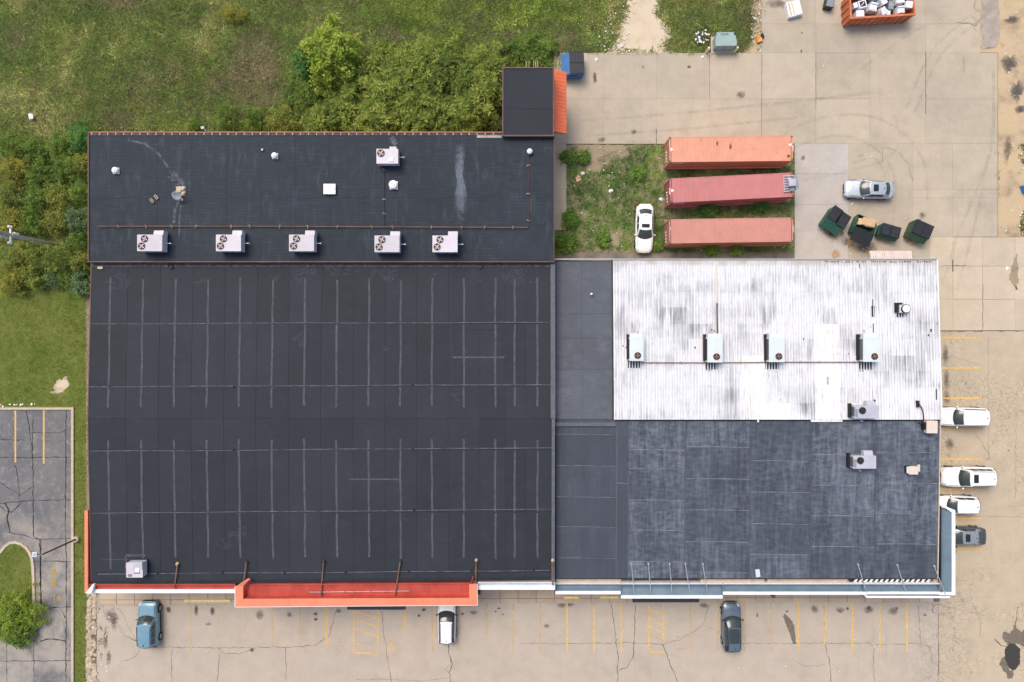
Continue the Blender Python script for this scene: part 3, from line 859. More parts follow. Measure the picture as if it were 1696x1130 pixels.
for px, py in ((684, 637), (684, 744), (686, 844.5), (260, 949), (470, 948.5), (572, 948), (677, 946), (781, 945), (367, 949), (389, 641), (389, 745), (884, 944)):
    MB().lathe([(.13, 0), (.13, .03), (.07, .035), (.07, .10), (.02, .1)], (wx(px, 5.8), wy(py, zBp(py)), zBp(py) + .015), 10).build('roof_drain', SEAMD, rb)
# thick south border and upstand along the rear hall
strip3(rb, 'border_strip', SEAMD, [(BXL + .3, eaveB(BXL) + .15), (BXR - .2, eaveB(BXR) + .15)], .24, zB, .02, .015)
MB().bx(BXL, BXL + .09, BYS, BYN, 5.3, 5.36).build('edge_trim', TRIM, rb)
strip3(rb, 'edge_trim', TRIM, [(BXL - .04, BYN), (BXL - .04, BYR), (BXL - .04, BYS)], .1, zB, .02, .2)
up = MB().bx(AXL + .1, AXR, BYN - .06, BYN + .05, 5.5, 5.95).build('upstand', FELTWALL, rb)
strip3(rb, 'upstand', FELTWALL, [(BXL + .05, BYN - .2), (BXR - .1, BYN - .2)], .34, zB, .03, .025)
# coping between the two buildings
MB().prism([(3.56, BYR), (3.98, BYR), (3.98, BYN), (3.56, BYN)], 4.3, [6.32, 6.32, 5.86, 5.86]).build('coping', COPING, rb)
MB().prism([(3.66, BYS), (3.96, BYS), (3.96, BYR), (3.66, BYR)], 4.3, [5.75, 5.75, 6.22, 6.22]).build('coping', COPING, rb)

ra = empty_part('rear_roof', west)
zAf = lambda y: ZA
MB().bx(AXL, AXR, AYS, AYN, 5.9, ZA - .025).build('deck', SEAMD, ra)
colsA = [AXL + .02] + [wx(p, ZA) for p in range(204, 900, 57)] + [AXR - .02]
roof_sheets(ra, colsA, [AYN - .25, wy(328, ZA), AYS + .02], zAf, ROOF_A, .007)
for a, b in ((AXL - .05, AXL + .05),):
    MB().bx(a, b, AYS - .08, AYN + .05, 5.75, ZA + .09).build('edge_trim', TRIM, ra)
MB().bx(AXL + .07, AXR + .08, AYS - .07, AYS + .04, 5.75, ZA + .09).build('edge_trim', TRIM, ra)
MB().bx(AXR - .01, AXR + .06, AYS + .06, NYS - .1, 5.75, ZA + .09).build('edge_trim', TRIM, ra)
MB().bx(AXL + .07, NXL - .02, AYN - .03, AYN + .05, 5.75, ZA + .10).build('edge_trim', plain('faded_red_trim', (.42, .13, .07), .5), ra)
MB().bx(AXL + .07, NXL - .02, AYN - .25, AYN - .03, 5.9, ZA + .02).build('gutter', FELTWALL, ra)
for i in range(51):
    x = AXL + .3 + i * .74
    MB().bx(x - .04, x + .04, AYN - .24, AYN - .03, ZA + .02, ZA + .07).build('gutter_clip', plain('clip_metal', (.45, .36, .30), .5) if 'clip_metal' not in bpy.data.materials else bpy.data.materials['clip_metal'], ra)
strip3(ra, 'gutter_flashing', plain('pale_flashing', (.33, .30, .27), .6, var=.3), [(wx(790, ZA), AYN - .38), (wx(831, ZA), AYN - .38)], .22, zAf, .03)

rn = empty_part('annex_roof', west)
MB().bx(NXL, NXR, NYS, NYN, 6.35, ZN - .02).build('deck', SEAMD, rn)
roof_sheets(rn, [NXL + .08, NXR - .08], [NYN - .08, wy(180, ZN), NYS + .08], lambda y: ZN, ROOF_B, .007)
for b in ((NXL - .03, NXL + .08, NYS - .04, NYN + .04), (NXR - .08, NXR + .03, NYS - .04, NYN + .04), (NXL + .08, NXR - .08, NYN - .08, NYN + .04), (NXL + .08, NXR - .08, NYS - .04, NYS + .08)):
    MB().bx(*b, 6.3, ZN + .07).build('edge_trim', TRIM, rn)
aw = empty_part('awning', west)
n = 17
ya, yb = 25.55, 19.72
for i in range(n):
    y1, y0 = lerp(ya, yb, i / n), lerp(ya, yb, (i + 1) / n)
    MB().prism([(3.83, y0 + .02), (5.17, y0 + .02), (5.17, y1 - .02), (3.83, y1 - .02)], [4.86, 4.16, 4.16, 4.86], [4.92, 4.22, 4.22, 4.92]).build('panel', AWNING, aw)
    MB().prism([(3.83, y0 - .02), (5.18, y0 - .02), (5.18, y0 + .02), (3.83, y0 + .02)], [4.86, 4.16, 4.16, 4.86], [4.94, 4.24, 4.24, 4.94]).build('rib', AWNING, aw)
MB().prism([(3.83, yb), (5.15, yb), (5.15, ya), (3.83, ya)], [4.4, 4.0, 4.0, 4.4], [4.85, 4.15, 4.15, 4.85]).build('soffit', RED, aw)
for i, x in enumerate((.3, .55, 1.0, 1.2, 1.35, 3.2)):
    MB().tube((x + 1.0, NYN + .05, 6.35), (x + 1.0 + random.uniform(-.05, .05), NYN + .75, 6.2), .035, 6).build('rafter_end', WOOD, rn)
blob_roof = [(wx(x, ZA), wy(y, ZA)) for x, y in ((753, 228), (766, 226), (770, 250), (766, 290), (776, 330), (778, 366), (762, 372), (748, 362), (752, 330), (757, 300), (750, 262))]
MB().prism(blob_roof, ZA + .004, ZA + .008).build('stain', PALE, ra)
MB().prism([(wx(x, ZA), wy(y, ZA)) for x, y in ((757, 230), (764, 230), (765, 260), (762, 300), (770, 330), (772, 360), (764, 360), (757, 330), (759, 290))], ZA + .009, ZA + .012).build('stain', PALE, ra)
k = NT('dusty_streak'); k.out((.20, .215, .25), .8, 0, .2); k.alpha(k.math('MULTIPLY', k.rng(k.noise(2.5, 6, .7), .40, .68), .55)); DUST = k.m
k = NT('faint_dust'); k.out((.12, .13, .15), .85, 0, .2); k.alpha(k.math('MULTIPLY', k.rng(k.noise(1.8, 6, .75), .45, .70), .22)); FAINT = k.m
for pts, wdt in (([(212, 232), (240, 238), (262, 254), (280, 280), (292, 305), (300, 320)], .22), ([(297, 330), (290, 345), (288, 370)], .25), ([(300, 340), (297, 365), (297, 395)], .12), ([(283, 288), (296, 300), (300, 318)], .9), ([(648, 228), (656, 240)], .5)):
    strip3(ra, 'dust_streak', DUST, [(wx(x, ZA), wy(y, ZA)) for x, y in pts], wdt, zAf, .006, .004)
for px, py in ((720, 455), (795, 465), (637, 462), (651, 462), (879, 467)):
    MB().lathe([(.09, 0), (.07, .015), (.02, .02)], (wx(px, 5.65), wy(py, 5.65), zBp(py)), 8).build('patch', SEAM, rb)

for i in range(16):
    px, py = random.uniform(170, 900), random.choice((random.uniform(440, 470), random.uniform(500, 940)))
    x0, y0, rr0 = wx(px, 5.85), wy(py, zBp(py)), random.uniform(.5, 1.6)
    pts = [(x0 + rr0 * math.cos(q) * random.uniform(.6, 1.3), y0 + rr0 * .6 * math.sin(q) * random.uniform(.6, 1.3)) for q in np.linspace(0, 6.28, 13)[:-1]]
    MB().prism(pts, [zB(p[1]) + .003 for p in pts], [zB(p[1]) + .007 for p in pts]).build('dust_patch', FAINT, rb)
# ---- east building: link roof, white corrugated roof, dark front roof
DXL, DXR, DYN, DYS = 9.52, 40.04, 7.64, -7.27
def zD(y):
    return lerp(4.62, 5.32, (DYN - y) / (DYN - DYS))
def zE(y):
    return lerp(5.2, 4.8, (-7.3 - y) / (22.55 - 7.3))
EXL, EXR, EYN, EYS = 4.0, 40.0, -7.3, -22.36
wall_box(east, 4.02, EXR - .1, EYS + .05, DYN - .1, 4.4, BEIGE)
rl = empty_part('link_roof', east)
zC = lambda y: lerp(4.55, 5.15, (7.5 - y) / 15.1)
MB().prism([(4.0, -7.6), (DXL, -7.6), (DXL, 7.55), (4.0, 7.55)], 4.35, [zC(-7.6) - .03, zC(-7.6) - .03, zC(7.55) - .03, zC(7.55) - .03]).build('deck', SEAMD, rl)
roof_sheets(rl, [4.02, wx(964, 4.9), DXL - .02], [7.52, wy(520, 4.8), wy(560, 4.9), wy(612, 5), -7.58], zC, ROOF_C, .008)
MB().prism([(4.0, -7.95), (DXL + .15, -7.95), (DXL + .15, -7.6), (4.0, -7.6)], 4.6, 5.36).build('border_strip', COPING, rl)
MB().bx(3.98, DXR, 7.66, 7.76, 4.3, 4.78).build('gutter', GALV, rl)

rw = empty_part('white_roof', east)
NC, NR = 13, 10
cw, rh = (DXR - DXL) / NC, (DYN - DYS) / NR
slope = (5.32 - 4.62) / (DYN - DYS)
def corr_mesh():
    m = MB()
    pr = []
    npit = 9
    p = cw / npit
    for i in range(npit):
        x = i * p
        pr += [(x, 0), (x + p * .46, 0), (x + p * .62, .065), (x + p * .84, .065)]
    pr.append((cw, 0))
    L = rh + .06
    vs_ = []
    for x, z in pr:
        vs_ += [(x, 0, z), (x, -L, z + L * slope)]
    return m.add(vs_, [(2 * i, 2 * i + 1, 2 * i + 3, 2 * i + 2) for i in range(len(pr) - 1)]).mesh('corrugated_sheet')
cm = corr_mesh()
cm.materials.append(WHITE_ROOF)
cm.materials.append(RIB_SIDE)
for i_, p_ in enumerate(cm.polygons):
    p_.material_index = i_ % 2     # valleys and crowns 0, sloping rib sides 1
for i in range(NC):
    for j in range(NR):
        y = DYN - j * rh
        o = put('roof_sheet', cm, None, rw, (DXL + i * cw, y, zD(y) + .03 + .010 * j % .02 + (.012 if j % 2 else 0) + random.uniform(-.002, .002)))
        if (i == 8 and j >= 4) or (i == 5 and j >= 6) or (i == 6 and j == 9):
            o.material_slots[0].link = 'OBJECT'
            o.material_slots[0].material = WHITE_NEW
            o.material_slots[1].link = 'OBJECT'
            o.material_slots[1].material = WHITE_NEW
MB().prism([(DXL, DYS), (DXR - .03, DYS), (DXR - .03, DYN), (DXL, DYN)], 4.35, [zD(DYS) - .05, zD(DYS) - .05, zD(DYN) - .05, zD(DYN) - .05]).build('deck', DARKM, rw)
MB().prism([(DXL - .12, DYS - .05), (DXL, DYS - .05), (DXL, DYN), (DXL - .12, DYN)], 4.4, [zD(DYS) + .05, zD(DYS) + .05, zD(DYN) + .05, zD(DYN) + .05]).build('edge_trim', DARKM, rw)
MB().prism([(DXR, DYS - .05), (DXR + .1, DYS - .05), (DXR + .1, DYN + .05), (DXR, DYN + .05)], 4.3, [zD(DYS) + .1, zD(DYS) + .1, zD(DYN) + .1, zD(DYN) + .1]).build('edge_trim', WHITE, rw)
def on_white(x0, x1, y0, y1, mat, name, lift=.09, th=.05):
    q = [(wx(x0, 5), wy(y1, 5)), (wx(x1, 5), wy(y1, 5)), (wx(x1, 5), wy(y0, 5)), (wx(x0, 5), wy(y0, 5))]
    return MB().prism(q, [zD(c[1]) + lift - th for c in q], [zD(c[1]) + lift for c in q]).build(name, mat, rw)
on_white(1185.6, 1188.6, 440, 500, TAN_METAL, 'flashing_strip')
on_white(1187, 1189.6, 502, 556, plain('rusted_flashing', (.10, .07, .055), .8), 'flashing_strip', .1)
on_white(1444, 1449.5, 507, 525, BLACKM, 'patch')
on_white(1424, 1426.5, 436, 443.5, DARKM, 'patch')
on_white(1446, 1447.5, 496, 507, DARKM, 'patch')
on_white(1446, 1448, 536, 551, DARKM, 'patch')
on_white(1547, 1550, 644, 662, BLACKM, 'patch')
on_white(1368, 1371, 624, 637, BLACKM, 'patch')
on_white(1540, 1543, 545, 550, BLACKM, 'patch')
on_white(1443, 1447, 661.5, 665.5, BLACKM, 'patch')
for x, y in ((1544, 554), (1537, 553.5), (1552, 535.5), (1554, 588), (1430, 547), (1442, 540), (1404, 585), (1427, 554), (1042, 549), (1050, 547), (1056, 549), (1036, 574), (1080, 569), (1070, 595), (1031, 572), (1182, 547), (1150, 574), (1178, 545), (1364, 638), (1290, 660), (1330, 560)):
    on_white(x, x + random.uniform(1.2, 2.2), y, y + random.uniform(1.5, 3.5), DARKM, 'patch', .085)
MB().bx(wx(1343, 5.3), wx(1395, 5.3), DYS - .28, DYS - .04, 5.28, 5.34).build('coating_lip', WHITE_NEW, rw)
MB().bx(wx(1254, 5.3), wx(1257, 5.3), DYS - .3, DYS - .04, 5.28, 5.34).build('coating_lip', WHITE_NEW, rw)
# screw heads along the north eave
for i in range(70):
    x = lerp(wx(1362, 4.7), wx(1545, 4.7), i / 69) + random.uniform(-.05, .05)
    if random.random() < .8:
        y = wy(433.8 + random.uniform(-.5, .5), 4.7)
        MB().bx(x - .03, x + .03, y - .05, y + .05, zD(y) + .05, zD(y) + .11).build('bolt', DARKM, rw)

rf = empty_part('front_roof', east)
MB().prism([(EXL, EYS), (EXR, EYS), (EXR, EYN), (EXL, EYN)], 4.5, [zE(EYS) - .03, zE(EYS) - .03, zE(EYN) - .03, zE(EYN) - .03]).build('deck', SEAMD, rf)
zc = 5.05
colE = [920.5, 1021, 1040, 1135, 1242, 1343, 1450, 1556]
rowE = [(719, 771, 823, 873, 925), (800,), (745, 776, 828, 879, 931), (740, 793, 845, 898, 949), (763, 815, 868, 919), (753, 804, 855, 906), (749, 800, 851, 902)]
for i in range(7):
    x0, x1 = wx(colE[i], zc), min(wx(colE[i + 1], zc), EXR - .02)
    ys = [EYN - .02] + [wy(p, zc) for p in rowE[i]] + [EYS + .02]
    roof_sheets(rf, [x0, x1], ys, zE, ROOF_E2 if i < 2 else ROOF_E, .012)
    for p in rowE[i][:]:
        if i != 1 or True:
            strip3(rf, 'seam_strip', SEAM2, [(x0 + .05, wy(p, zc)), (lerp(x0, x1, .5), wy(p + random.uniform(-.3, .5), zc)), (x1 - .05, wy(p + 1, zc))], .055 if i else .035, zE, .014)
    if i:
        strip3(rf, 'seam_strip', SEAM if i > 1 else COPING, [(x0, EYN - .05), (x0, EYS + .05)], .11 if i > 1 else .06, zE, .018)
MB().bx(DXL + .2, EXR, DYS - .22, DYS - .1, 4.9, 5.24).build('border_strip', SEAMD, rf)
MB().prism([(EXR, EYS), (EXR + .09, EYS), (EXR + .09, DYS), (EXR, DYS)], 4.2, [zE(EYS) + .05, zE(EYS) + .05, zE(DYS) + .06, zE(DYS) + .06]).build('edge_trim', plain('cream_trim', (.55, .47, .36), .6), rf)
MB().bx(EXL, EXR, EYS - .03, EYS, 4.4, zE(EYS) + .03).build('edge_trim', DARKM, rf)
MB().prism([(BXL + .3, eaveB(BXL) - .03), (BXR, eaveB(BXR) - .03), (BXR, eaveB(BXR) - .005), (BXL + .3, eaveB(BXL) - .005)], 5.2, 5.62).build('edge_trim', plain('maroon_edge', (.07, .03, .035), .6), rb)
# pinkish ribbed hood over the rear door
ah = empty_part('door_hood', east)
for i in range(18):
    x0 = lerp(34.75, 38.75, i / 18)
    MB().prism([(x0 + .015, 7.78), (x0 + .205, 7.78), (x0 + .205, 8.75), (x0 + .015, 8.75)], [3.0, 3.0, 2.75, 2.75], [3.06, 3.06, 2.81, 2.81]).build('panel', plain('pink_white_panel', (.66, .54, .48), .6, rnd=.06) if i == 0 else bpy.data.materials['pink_white_panel'], ah)
MB().prism([(34.74, 7.78), (38.78, 7.78), (38.78, 8.73), (34.74, 8.73)], [2.85, 2.85, 2.6, 2.6], [2.99, 2.99, 2.74, 2.74]).build('soffit', PALEMETAL, ah)

# ---- canopies
def xz_extrude(prof, x0, x1, cut0=None, cut1=None):
    """open profile [(y, z)] swept from x0 to x1 (x may differ per profile point)"""
    m = MB()
    n = len(prof)
    a = [(x0 if cut0 is None else cut0[i], y, z) for i, (y, z) in enumerate(prof)]
    b = [(x1 if cut1 is None else cut1[i], y, z) for i, (y, z) in enumerate(prof)]
    return m.add(a + b, [(i, i + 1, n + i + 1, n + i) for i in range(n - 1)])

def canopy(parent, px0, px1, back, inner, outer, deckm, capm, zb=4.95, zt=4.95, dip=.42, backlip=None, soff=True):
    c = empty_part('canopy', parent)
    x0, x1 = wx(px0, zt), wx(px1, zt)
    yb_, yi, yo = wy(back, zb), wy(inner, zt), wy(outer, zt)
    d = []
    for t in (0, .12, .25, .4, .6, .8, 1):
        d.append((lerp(yb_, yi, t), lerp(zb, zt - .12, t) - dip * math.sin(math.pi * t ** .8) * 1.0))
    xz_extrude(d, x0, x1).build('deck', deckm, c, smooth=True)
    MB().bx(x0, x1, yo, yi, zt - .16, zt).build('cap', capm, c)
    MB().bx(x0 + .01, x1 - .01, yo + .02, yo + .10, zt - 1.3, zt - .16).build('fascia', capm, c)
    MB().bx(x0 + .01, x1 - .01, yb_ - .02, yb_ + .03, zb - .9, zb + .02).build('back_board', backlip or capm, c)
    MB().bx(x0 + .02, x1 - .02, yo + .11, yb_ - .03, zt - 1.28, zt - 1.2).build('soffit', BEIGE, c)
    for xx in (x0, x1):
        MB().prism([(xx - .03, yo + .02), (xx + .03, yo + .02), (xx + .03, yb_), (xx - .03, yb_)], zt - 1.3, [zt - .05, zt - .05, zb - .02, zb - .02]).build('end_plate', deckm, c)
    return c
ZT = 4.95
canopy(west, 150, 391, 968.5, 976.5, 982.6, RED, WHITE, 5.75, 5.5, .10, RED)
canopy(west, 791.5, 919, 965.5, 970.5, 977, PALEMETAL, WHITE, 5.6, 5.45, .05)
canopy(east, 920, 1028, 967.4, 979.5, 984.5, BLUEGREY, WHITE)
canopy(east, 1028.5, 1197, 967.4, 986.5, 991.5, BLUEGREY, WHITE)
canopy(east, 1197.5, 1431, 967.4, 980.5, 985.2, BLUEGREY, WHITE)
canopy(east, 1431.5, 1557, 967.4, 980.5, 984.5, BLUEGREY, WHITE)
c = empty_part('canopy', east)      # projecting lip of the corner canopy
MB().prism([(wx(1431, 4.8), wy(985, 4.8)), (wx(1576, 4.8), wy(985, 4.8)), (wx(1576, 4.8), wy(988, 4.8)), (wx(1434, 4.8), wy(988, 4.8))], 4.3, 4.66).build('deck', BLUEGREY, c)
MB().prism([(wx(1434, 4.8), wy(987.2, 4.8)), (wx(1573, 4.8), wy(987.6, 4.8)), (wx(1573, 4.8), wy(990.6, 4.8)), (wx(1436, 4.8), wy(990.2, 4.8))], 3.6, 4.84).build('cap', WHITE, c)
MB().prism([(wx(1429.5, 4.84), wy(981, 4.84)), (wx(1432, 4.84), wy(981, 4.84)), (wx(1437, 4.84), wy(990.3, 4.84)), (wx(1434.5, 4.84), wy(990.3, 4.84))], 3.6, 4.86).build('cap', WHITE, c)
# return along the east side
c = empty_part('canopy', east)
xb, xi, xo = wx(1558.5, ZT), wx(1577, ZT), wx(1582.3, ZT)
y1, y0 = wy(838.5, ZT), wy(986, ZT)
m = MB()
pr = [(lerp(xb, xi, t), lerp(4.95, 4.83, t) - .42 * math.sin(math.pi * t ** .8)) for t in (0, .12, .25, .4, .6, .8, 1)]
yt = [lerp(y1, y1 - .45, i / 6) for i in range(7)]
m.add([(x, yt[i], z) for i, (x, z) in enumerate(pr)] + [(x, y0 + .2, z) for x, z in pr], [(i, 7 + i, 8 + i, i + 1) for i in range(6)])
m.build('deck', BLUEGREY, c, smooth=True)
MB().bx(xi, xo, y0, y1 - .45, ZT - .16, ZT).build('cap', WHITE, c)
MB().prism([(xb + .1, y1 + .05), (xb + .3, y1 + .05), (xo, y1 - .4), (xo, y1 - .62), (xi, y1 - .62)], ZT - .15, ZT + .004).build('cap', WHITE, c)
MB().bx(xo - .1, xo - .02, y0 + .05, y1 - .6, ZT - 1.3, ZT - .16).build('fascia', WHITE, c)
MB().bx(xb - .05, xb + .03, y0 + 1.3, y1, ZT - .9, ZT + .02).build('back_board', DARKM, c)
MB().bx(wx(1556, ZT), xo, y0 - .001, y0 + .26, ZT - .17, ZT + .008).build('cap', WHITE, c)
# red and orange return along the west side
c = empty_part('canopy', west)
zt = 5.85
x_o, x_m, x_i = wx(140, zt), wx(145.4, zt), wx(151, zt)
yN, yS = wy(846, zt), wy(982, zt)
MB().bx(x_o, x_m, yS, yN, zt - .2, zt).build('cap', ORANGE_L, c)
MB().bx(x_o + .02, x_o + .12, yS + .02, yN - .02, 3.6, zt - .2).build('fascia', ORANGE, c)
MB().prism([(x_m, yS + .55), (x_i, yS + .85), (x_i, yN + .1), (x_m, yN + .06)], 4.8, [5.45, 5.05, 5.05, 5.45]).build('deck', RED, c)
MB().prism([(x_o + .06, yS - .06), (x_i + .12, yS + .78), (x_i + .3, yS + .78), (x_m + .3, yS - .06)], 5.4, zt + .006).build('cap', WHITE, c)
# the orange entrance canopy: deep tray with a wide rim
c = empty_part('canopy', west)
zt = 5.95
def rimpoly(pts, z0, z1, name, mat):
    return MB().prism([(wx(x, zt), wy(y, zt)) for x, y in pts], z0, z1).build(name, mat, c)
rimpoly([(389.5, 1005.3), (790, 1002.5), (777, 990.6), (402.5, 992.2)], zt - .22, zt, 'rim', ORANGE_L)
rimpoly([(389.5, 972), (389.5, 1005), (402.4, 992), (402.4, 971)], zt - .22, zt + .003, 'rim', ORANGE_L)
rimpoly([(777.2, 990.4), (790, 1002.3), (789.5, 967.5), (777.2, 968)], zt - .22, zt + .003, 'rim', ORANGE_L)
MB().prism([(wx(402, 5.2), wy(966, 5.4)), (wx(780, 5.2), wy(964.5, 5.4)), (wx(782, 5.2), wy(993, 5.2)), (wx(402, 5.2), wy(995, 5.2))], 4.5, [5.48, 5.48, 5.16, 5.16]).build('deck', RED, c)
for i in range(7):
    x = lerp(wx(440, 5.3), wx(760, 5.3), i / 6)
    MB().prism([(x, wy(994, 5.2)), (x + .02, wy(994, 5.2)), (x + .32, wy(966, 5.4)), (x + .30, wy(966, 5.4))], [5.10, 5.10, 5.4, 5.4], [5.19, 5.19, 5.495, 5.495]).build('seam', RED, c)
xw0, xw1 = wx(389.5, zt), wx(790, zt)
MB().bx(xw0 + .02, xw1 - .02, wy(1004, zt) , wy(1004, zt) + .1, 3.7, zt - .22).build('fascia', ORANGE, c)
MB().bx(xw0 + .02, xw0 + .12, wy(1003.5, zt), wy(973, zt), 3.7, zt - .22).build('fascia', ORANGE, c)
MB().bx(xw1 - .12, xw1 - .02, wy(1001, zt), wy(969, zt), 3.7, zt - .22).build('fascia', ORANGE, c)
MB().prism([(wx(402.4, zt), wy(992.4, zt)), (wx(777.2, zt), wy(990.7, zt)), (wx(777.2, zt), wy(990.2, zt)), (wx(402.4, zt), wy(991.9, zt))], 5.0, zt - .02).build('inner_wall', RED, c)
MB().bx(wx(402.3, zt), wx(403.2, zt), wy(991.5, zt), wy(971, zt), 5.0, zt - .02).build('inner_wall', RED, c)
MB().bx(wx(776.5, zt), wx(777.2, zt), wy(990, zt), wy(968, zt), 5.0, zt - .02).build('inner_wall', RED, c)
MB().prism([(wx(404, 5.3), wy(968.6, 5.5)), (wx(780, 5.3), wy(966.2, 5.5)), (wx(780, 5.3), wy(965.2, 5.5)), (wx(404, 5.3), wy(967.5, 5.5))], 4.7, 5.65).build('back_board', RED, c)
for i in range(1, 9):
    xj = lerp(389.5, 790, i / 9)
    rimpoly([(xj, 991.8), (xj + .35, 991.8), (xj + .35, 1004 - 2.6 * i / 9), (xj, 1004 - 2.6 * i / 9)], zt - .1, zt + .004, 'panel_joint', RED)
# white hairline edge and raised end panels
rimpoly([(389, 1006.2), (790.6, 1003.2), (790.3, 1002.4), (389.5, 1005.4)], zt - .3, zt - .01, 'edge_trim', WHITE)
rimpoly([(388.6, 972), (388.6, 1006), (389.5, 1005.6), (389.5, 972)], zt - .3, zt - .01, 'edge_trim', WHITE)
rimpoly([(790, 968), (790.3, 1003), (791, 1003), (790.8, 968)], zt - .3, zt - .01, 'edge_trim', WHITE)
def endpanel(top0, top1, bot1, bot0, z_top, z_bot, mat):
    a = [at(*top0, z_top), at(*top1, z_top + .35), at(*bot1, z_bot), at(*bot0, z_bot)]
    m = MB()
    off = Vector((.09, 0, 0))
    m.add(a + [tuple(Vector(p) + off) for p in a], [(0, 1, 2, 3), (4, 7, 6, 5), (0, 4, 5, 1), (1, 5, 6, 2), (2, 6, 7, 3), (3, 7, 4, 0)])
    return m.build('end_panel', mat, c)
endpanel((402.5, 971.5), (412.8, 958.5), (418, 968), (404, 992), 5.96, 5.2, RED)
endpanel((779, 968), (783, 955), (782, 962), (778, 985), 5.94, 5.2, RED)
MB().add([at(389.5, 972, zt), at(402.4, 971, zt + .004), at(414.5, 959, zt + .36), at(411, 958, zt + .36)], [(0, 3, 2, 1)]).build('rim', ORANGE_L, c)
MB().tube(at(513, 981, 5.4), at(678, 979, 5.4), .025, 6).build('conduit', GALV, c)
for px in (543, 570, 584, 613, 635):
    MB().box(at(px, 980, 5.45), (.08, .12, .08)).build('conduit_clip', GALV, c)

# brown posts carrying the grey canopy
for px in (795, 1031, 1155, 1268.5, 1417, 1542):
    x = wx(px, 2)
    y = -24.32 if px > 900 else -24.0
    MB().bx(x - .13, x + .13, y - .13, y + .13, .1, 4.1).build('post', BROWN, east if px > 900 else west)
# braces from the roof to the canopies
for a, b, par, r_, mt, zr, zc_ in [((294, 934), (289, 975), west, .065, RUSTY, 5.76, 5.62), ((408, 931), (404, 963), west, .065, RUSTY, 5.76, 5.9), ((536, 930), (531.5, 988.5), west, .07, RUSTY, 5.76, 5.42),
        ((663, 930), (654, 987.5), west, .07, RUSTY, 5.76, 5.42), ((789, 928), (788, 966), west, .065, RUSTY, 5.76, 5.7), ((915.5, 928), (915.5, 969), west, .065, RUSTY, 5.76, 5.62)] + \
       [((x, 934), (x2, 983), east, .042, GALV, 4.95, 4.85) for x, x2 in ((1046, 1050.5), (1074, 1078), (1109, 1113), (1135, 1143), (1164, 1172))] + \
       [((1421, 935), (1436.5, 986), east, .042, GALV, 4.95, 4.9), ((1486, 936), (1502.5, 987), east, .042, GALV, 4.95, 4.9), ((1547, 937.5), (1566, 985), east, .042, GALV, 4.95, 5.0)]:
    br = MB().tube(at(*a, zr + .16), at(*b, zc_), r_, 8).build('brace', mt, par)
    p = at(*a, zr)
    MB().lathe([(r_ * 2.4, -.05), (r_ * 2.4, .05), (r_ * 1.5, .10), (r_ * 1.2, .22), (.01, .22)], p, 10).build('base_plate', mt if par is east else (WOOD if a[0] in (294, 789, 915.5) else DARKM), br)

# downpipes / little grey stand-offs in the gap behind the canopies
for px in (1039, 1246, 1291, 664, 539):
    MB().bx(wx(px, 4.6) - .1, wx(px, 4.6) + .1, wy(967, 4.6), wy(962.8, 4.6), 4.5, 4.62).build('bracket', GALV, east if px > 900 else west)

# beige ledge and striped panel in the slot between roof edge and canopies
for x0, x1 in ((418, 562), (642, 778), (921, 1029), (1160, 1266), (1271, 1404), (1546, 1556)):
    zz = 4.5
    q = [(wx(x0, zz), wy(956, zz)), (wx(x1, zz), wy(956, zz)), (wx(x1, zz), wy(969, zz)), (wx(x0, zz), wy(969, zz))]
    MB().prism(q, zz - .08, zz).build('ledge', BEIGE, east if x0 > 900 else west)
sp = thing('striped_panel', 'black panel with white diagonal stripes in gap behind corner canopy', 'panel')
at_ = lambda x, y: at(x, y, 4.5)[:2]
MB().prism([at_(1408, 957), at_(1540, 957), at_(1540, 968), at_(1408, 968)], 4.42, 4.48).build('panel', BLACKM, sp)
for i in range(15):
    x = 1411 + i * 8.6
    MB().prism([at_(x, 967.5), at_(x + 4.4, 967.5), at_(x + 11, 958.5), at_(x + 6.6, 958.5)], 4.47, 4.5).build('stripe', WHITE, sp)
# ------------------------------------------------------------------ rooftop units
def fan(parent, x, y, z, r=.27, blade=None, n=4, dark=None):
    f = MB().lathe([(r + .05, 0), (r + .05, .05), (r, .05), (r, .012), (.005, .012)], (x, y, z), 20).build('fan', DARKM if dark is None else dark, parent)
    m = MB()
    for i in range(n):
        t = 2 * math.pi * i / n + x
        pts = []
        for q, w_ in ((.04, .025), (r * .55, .062), (r * .92, .05)):
            pts.append((q, w_))
        c, s = math.cos(t), math.sin(t)
        A = [(x + q * c - w_ * s, y + q * s + w_ * c, z + .03) for q, w_ in pts]
        B = [(x + q * c + w_ * s, y + q * s - w_ * c, z + .045) for q, w_ in pts]
        m.add(A + B, [(3, 4, 1, 0), (4, 5, 2, 1)])
    m.lathe([(.07, .02), (.07, .06), (.01, .065)], (x, y, z), 8)
    m.build('fan_blades', blade or BLADE, f)
    g = MB()
    for q in (r * .5, r * .98):
        for i in range(16):
            a, b = 2 * math.pi * i / 16, 2 * math.pi * (i + 1) / 16
            g.tube((x + q * math.cos(a), y + q * math.sin(a), z + .065), (x + q * math.cos(b), y + q * math.sin(b), z + .065), .006, 3, caps=False)
    g.build('fan_guard', DARKM, f)
    return f

def cabinet(parent, x0, x1, y0, y1, z0, z1, mat, name='cabinet', lip=.025):
    o = MB().bx(x0, x1, y0, y1, z0, z1 - .05).build(name, mat, parent)
    MB().bx(x0 - lip, x1 + lip, y0 - lip, y1 + lip, z1 - .05, z1).build('top_panel', mat, o)
    return o

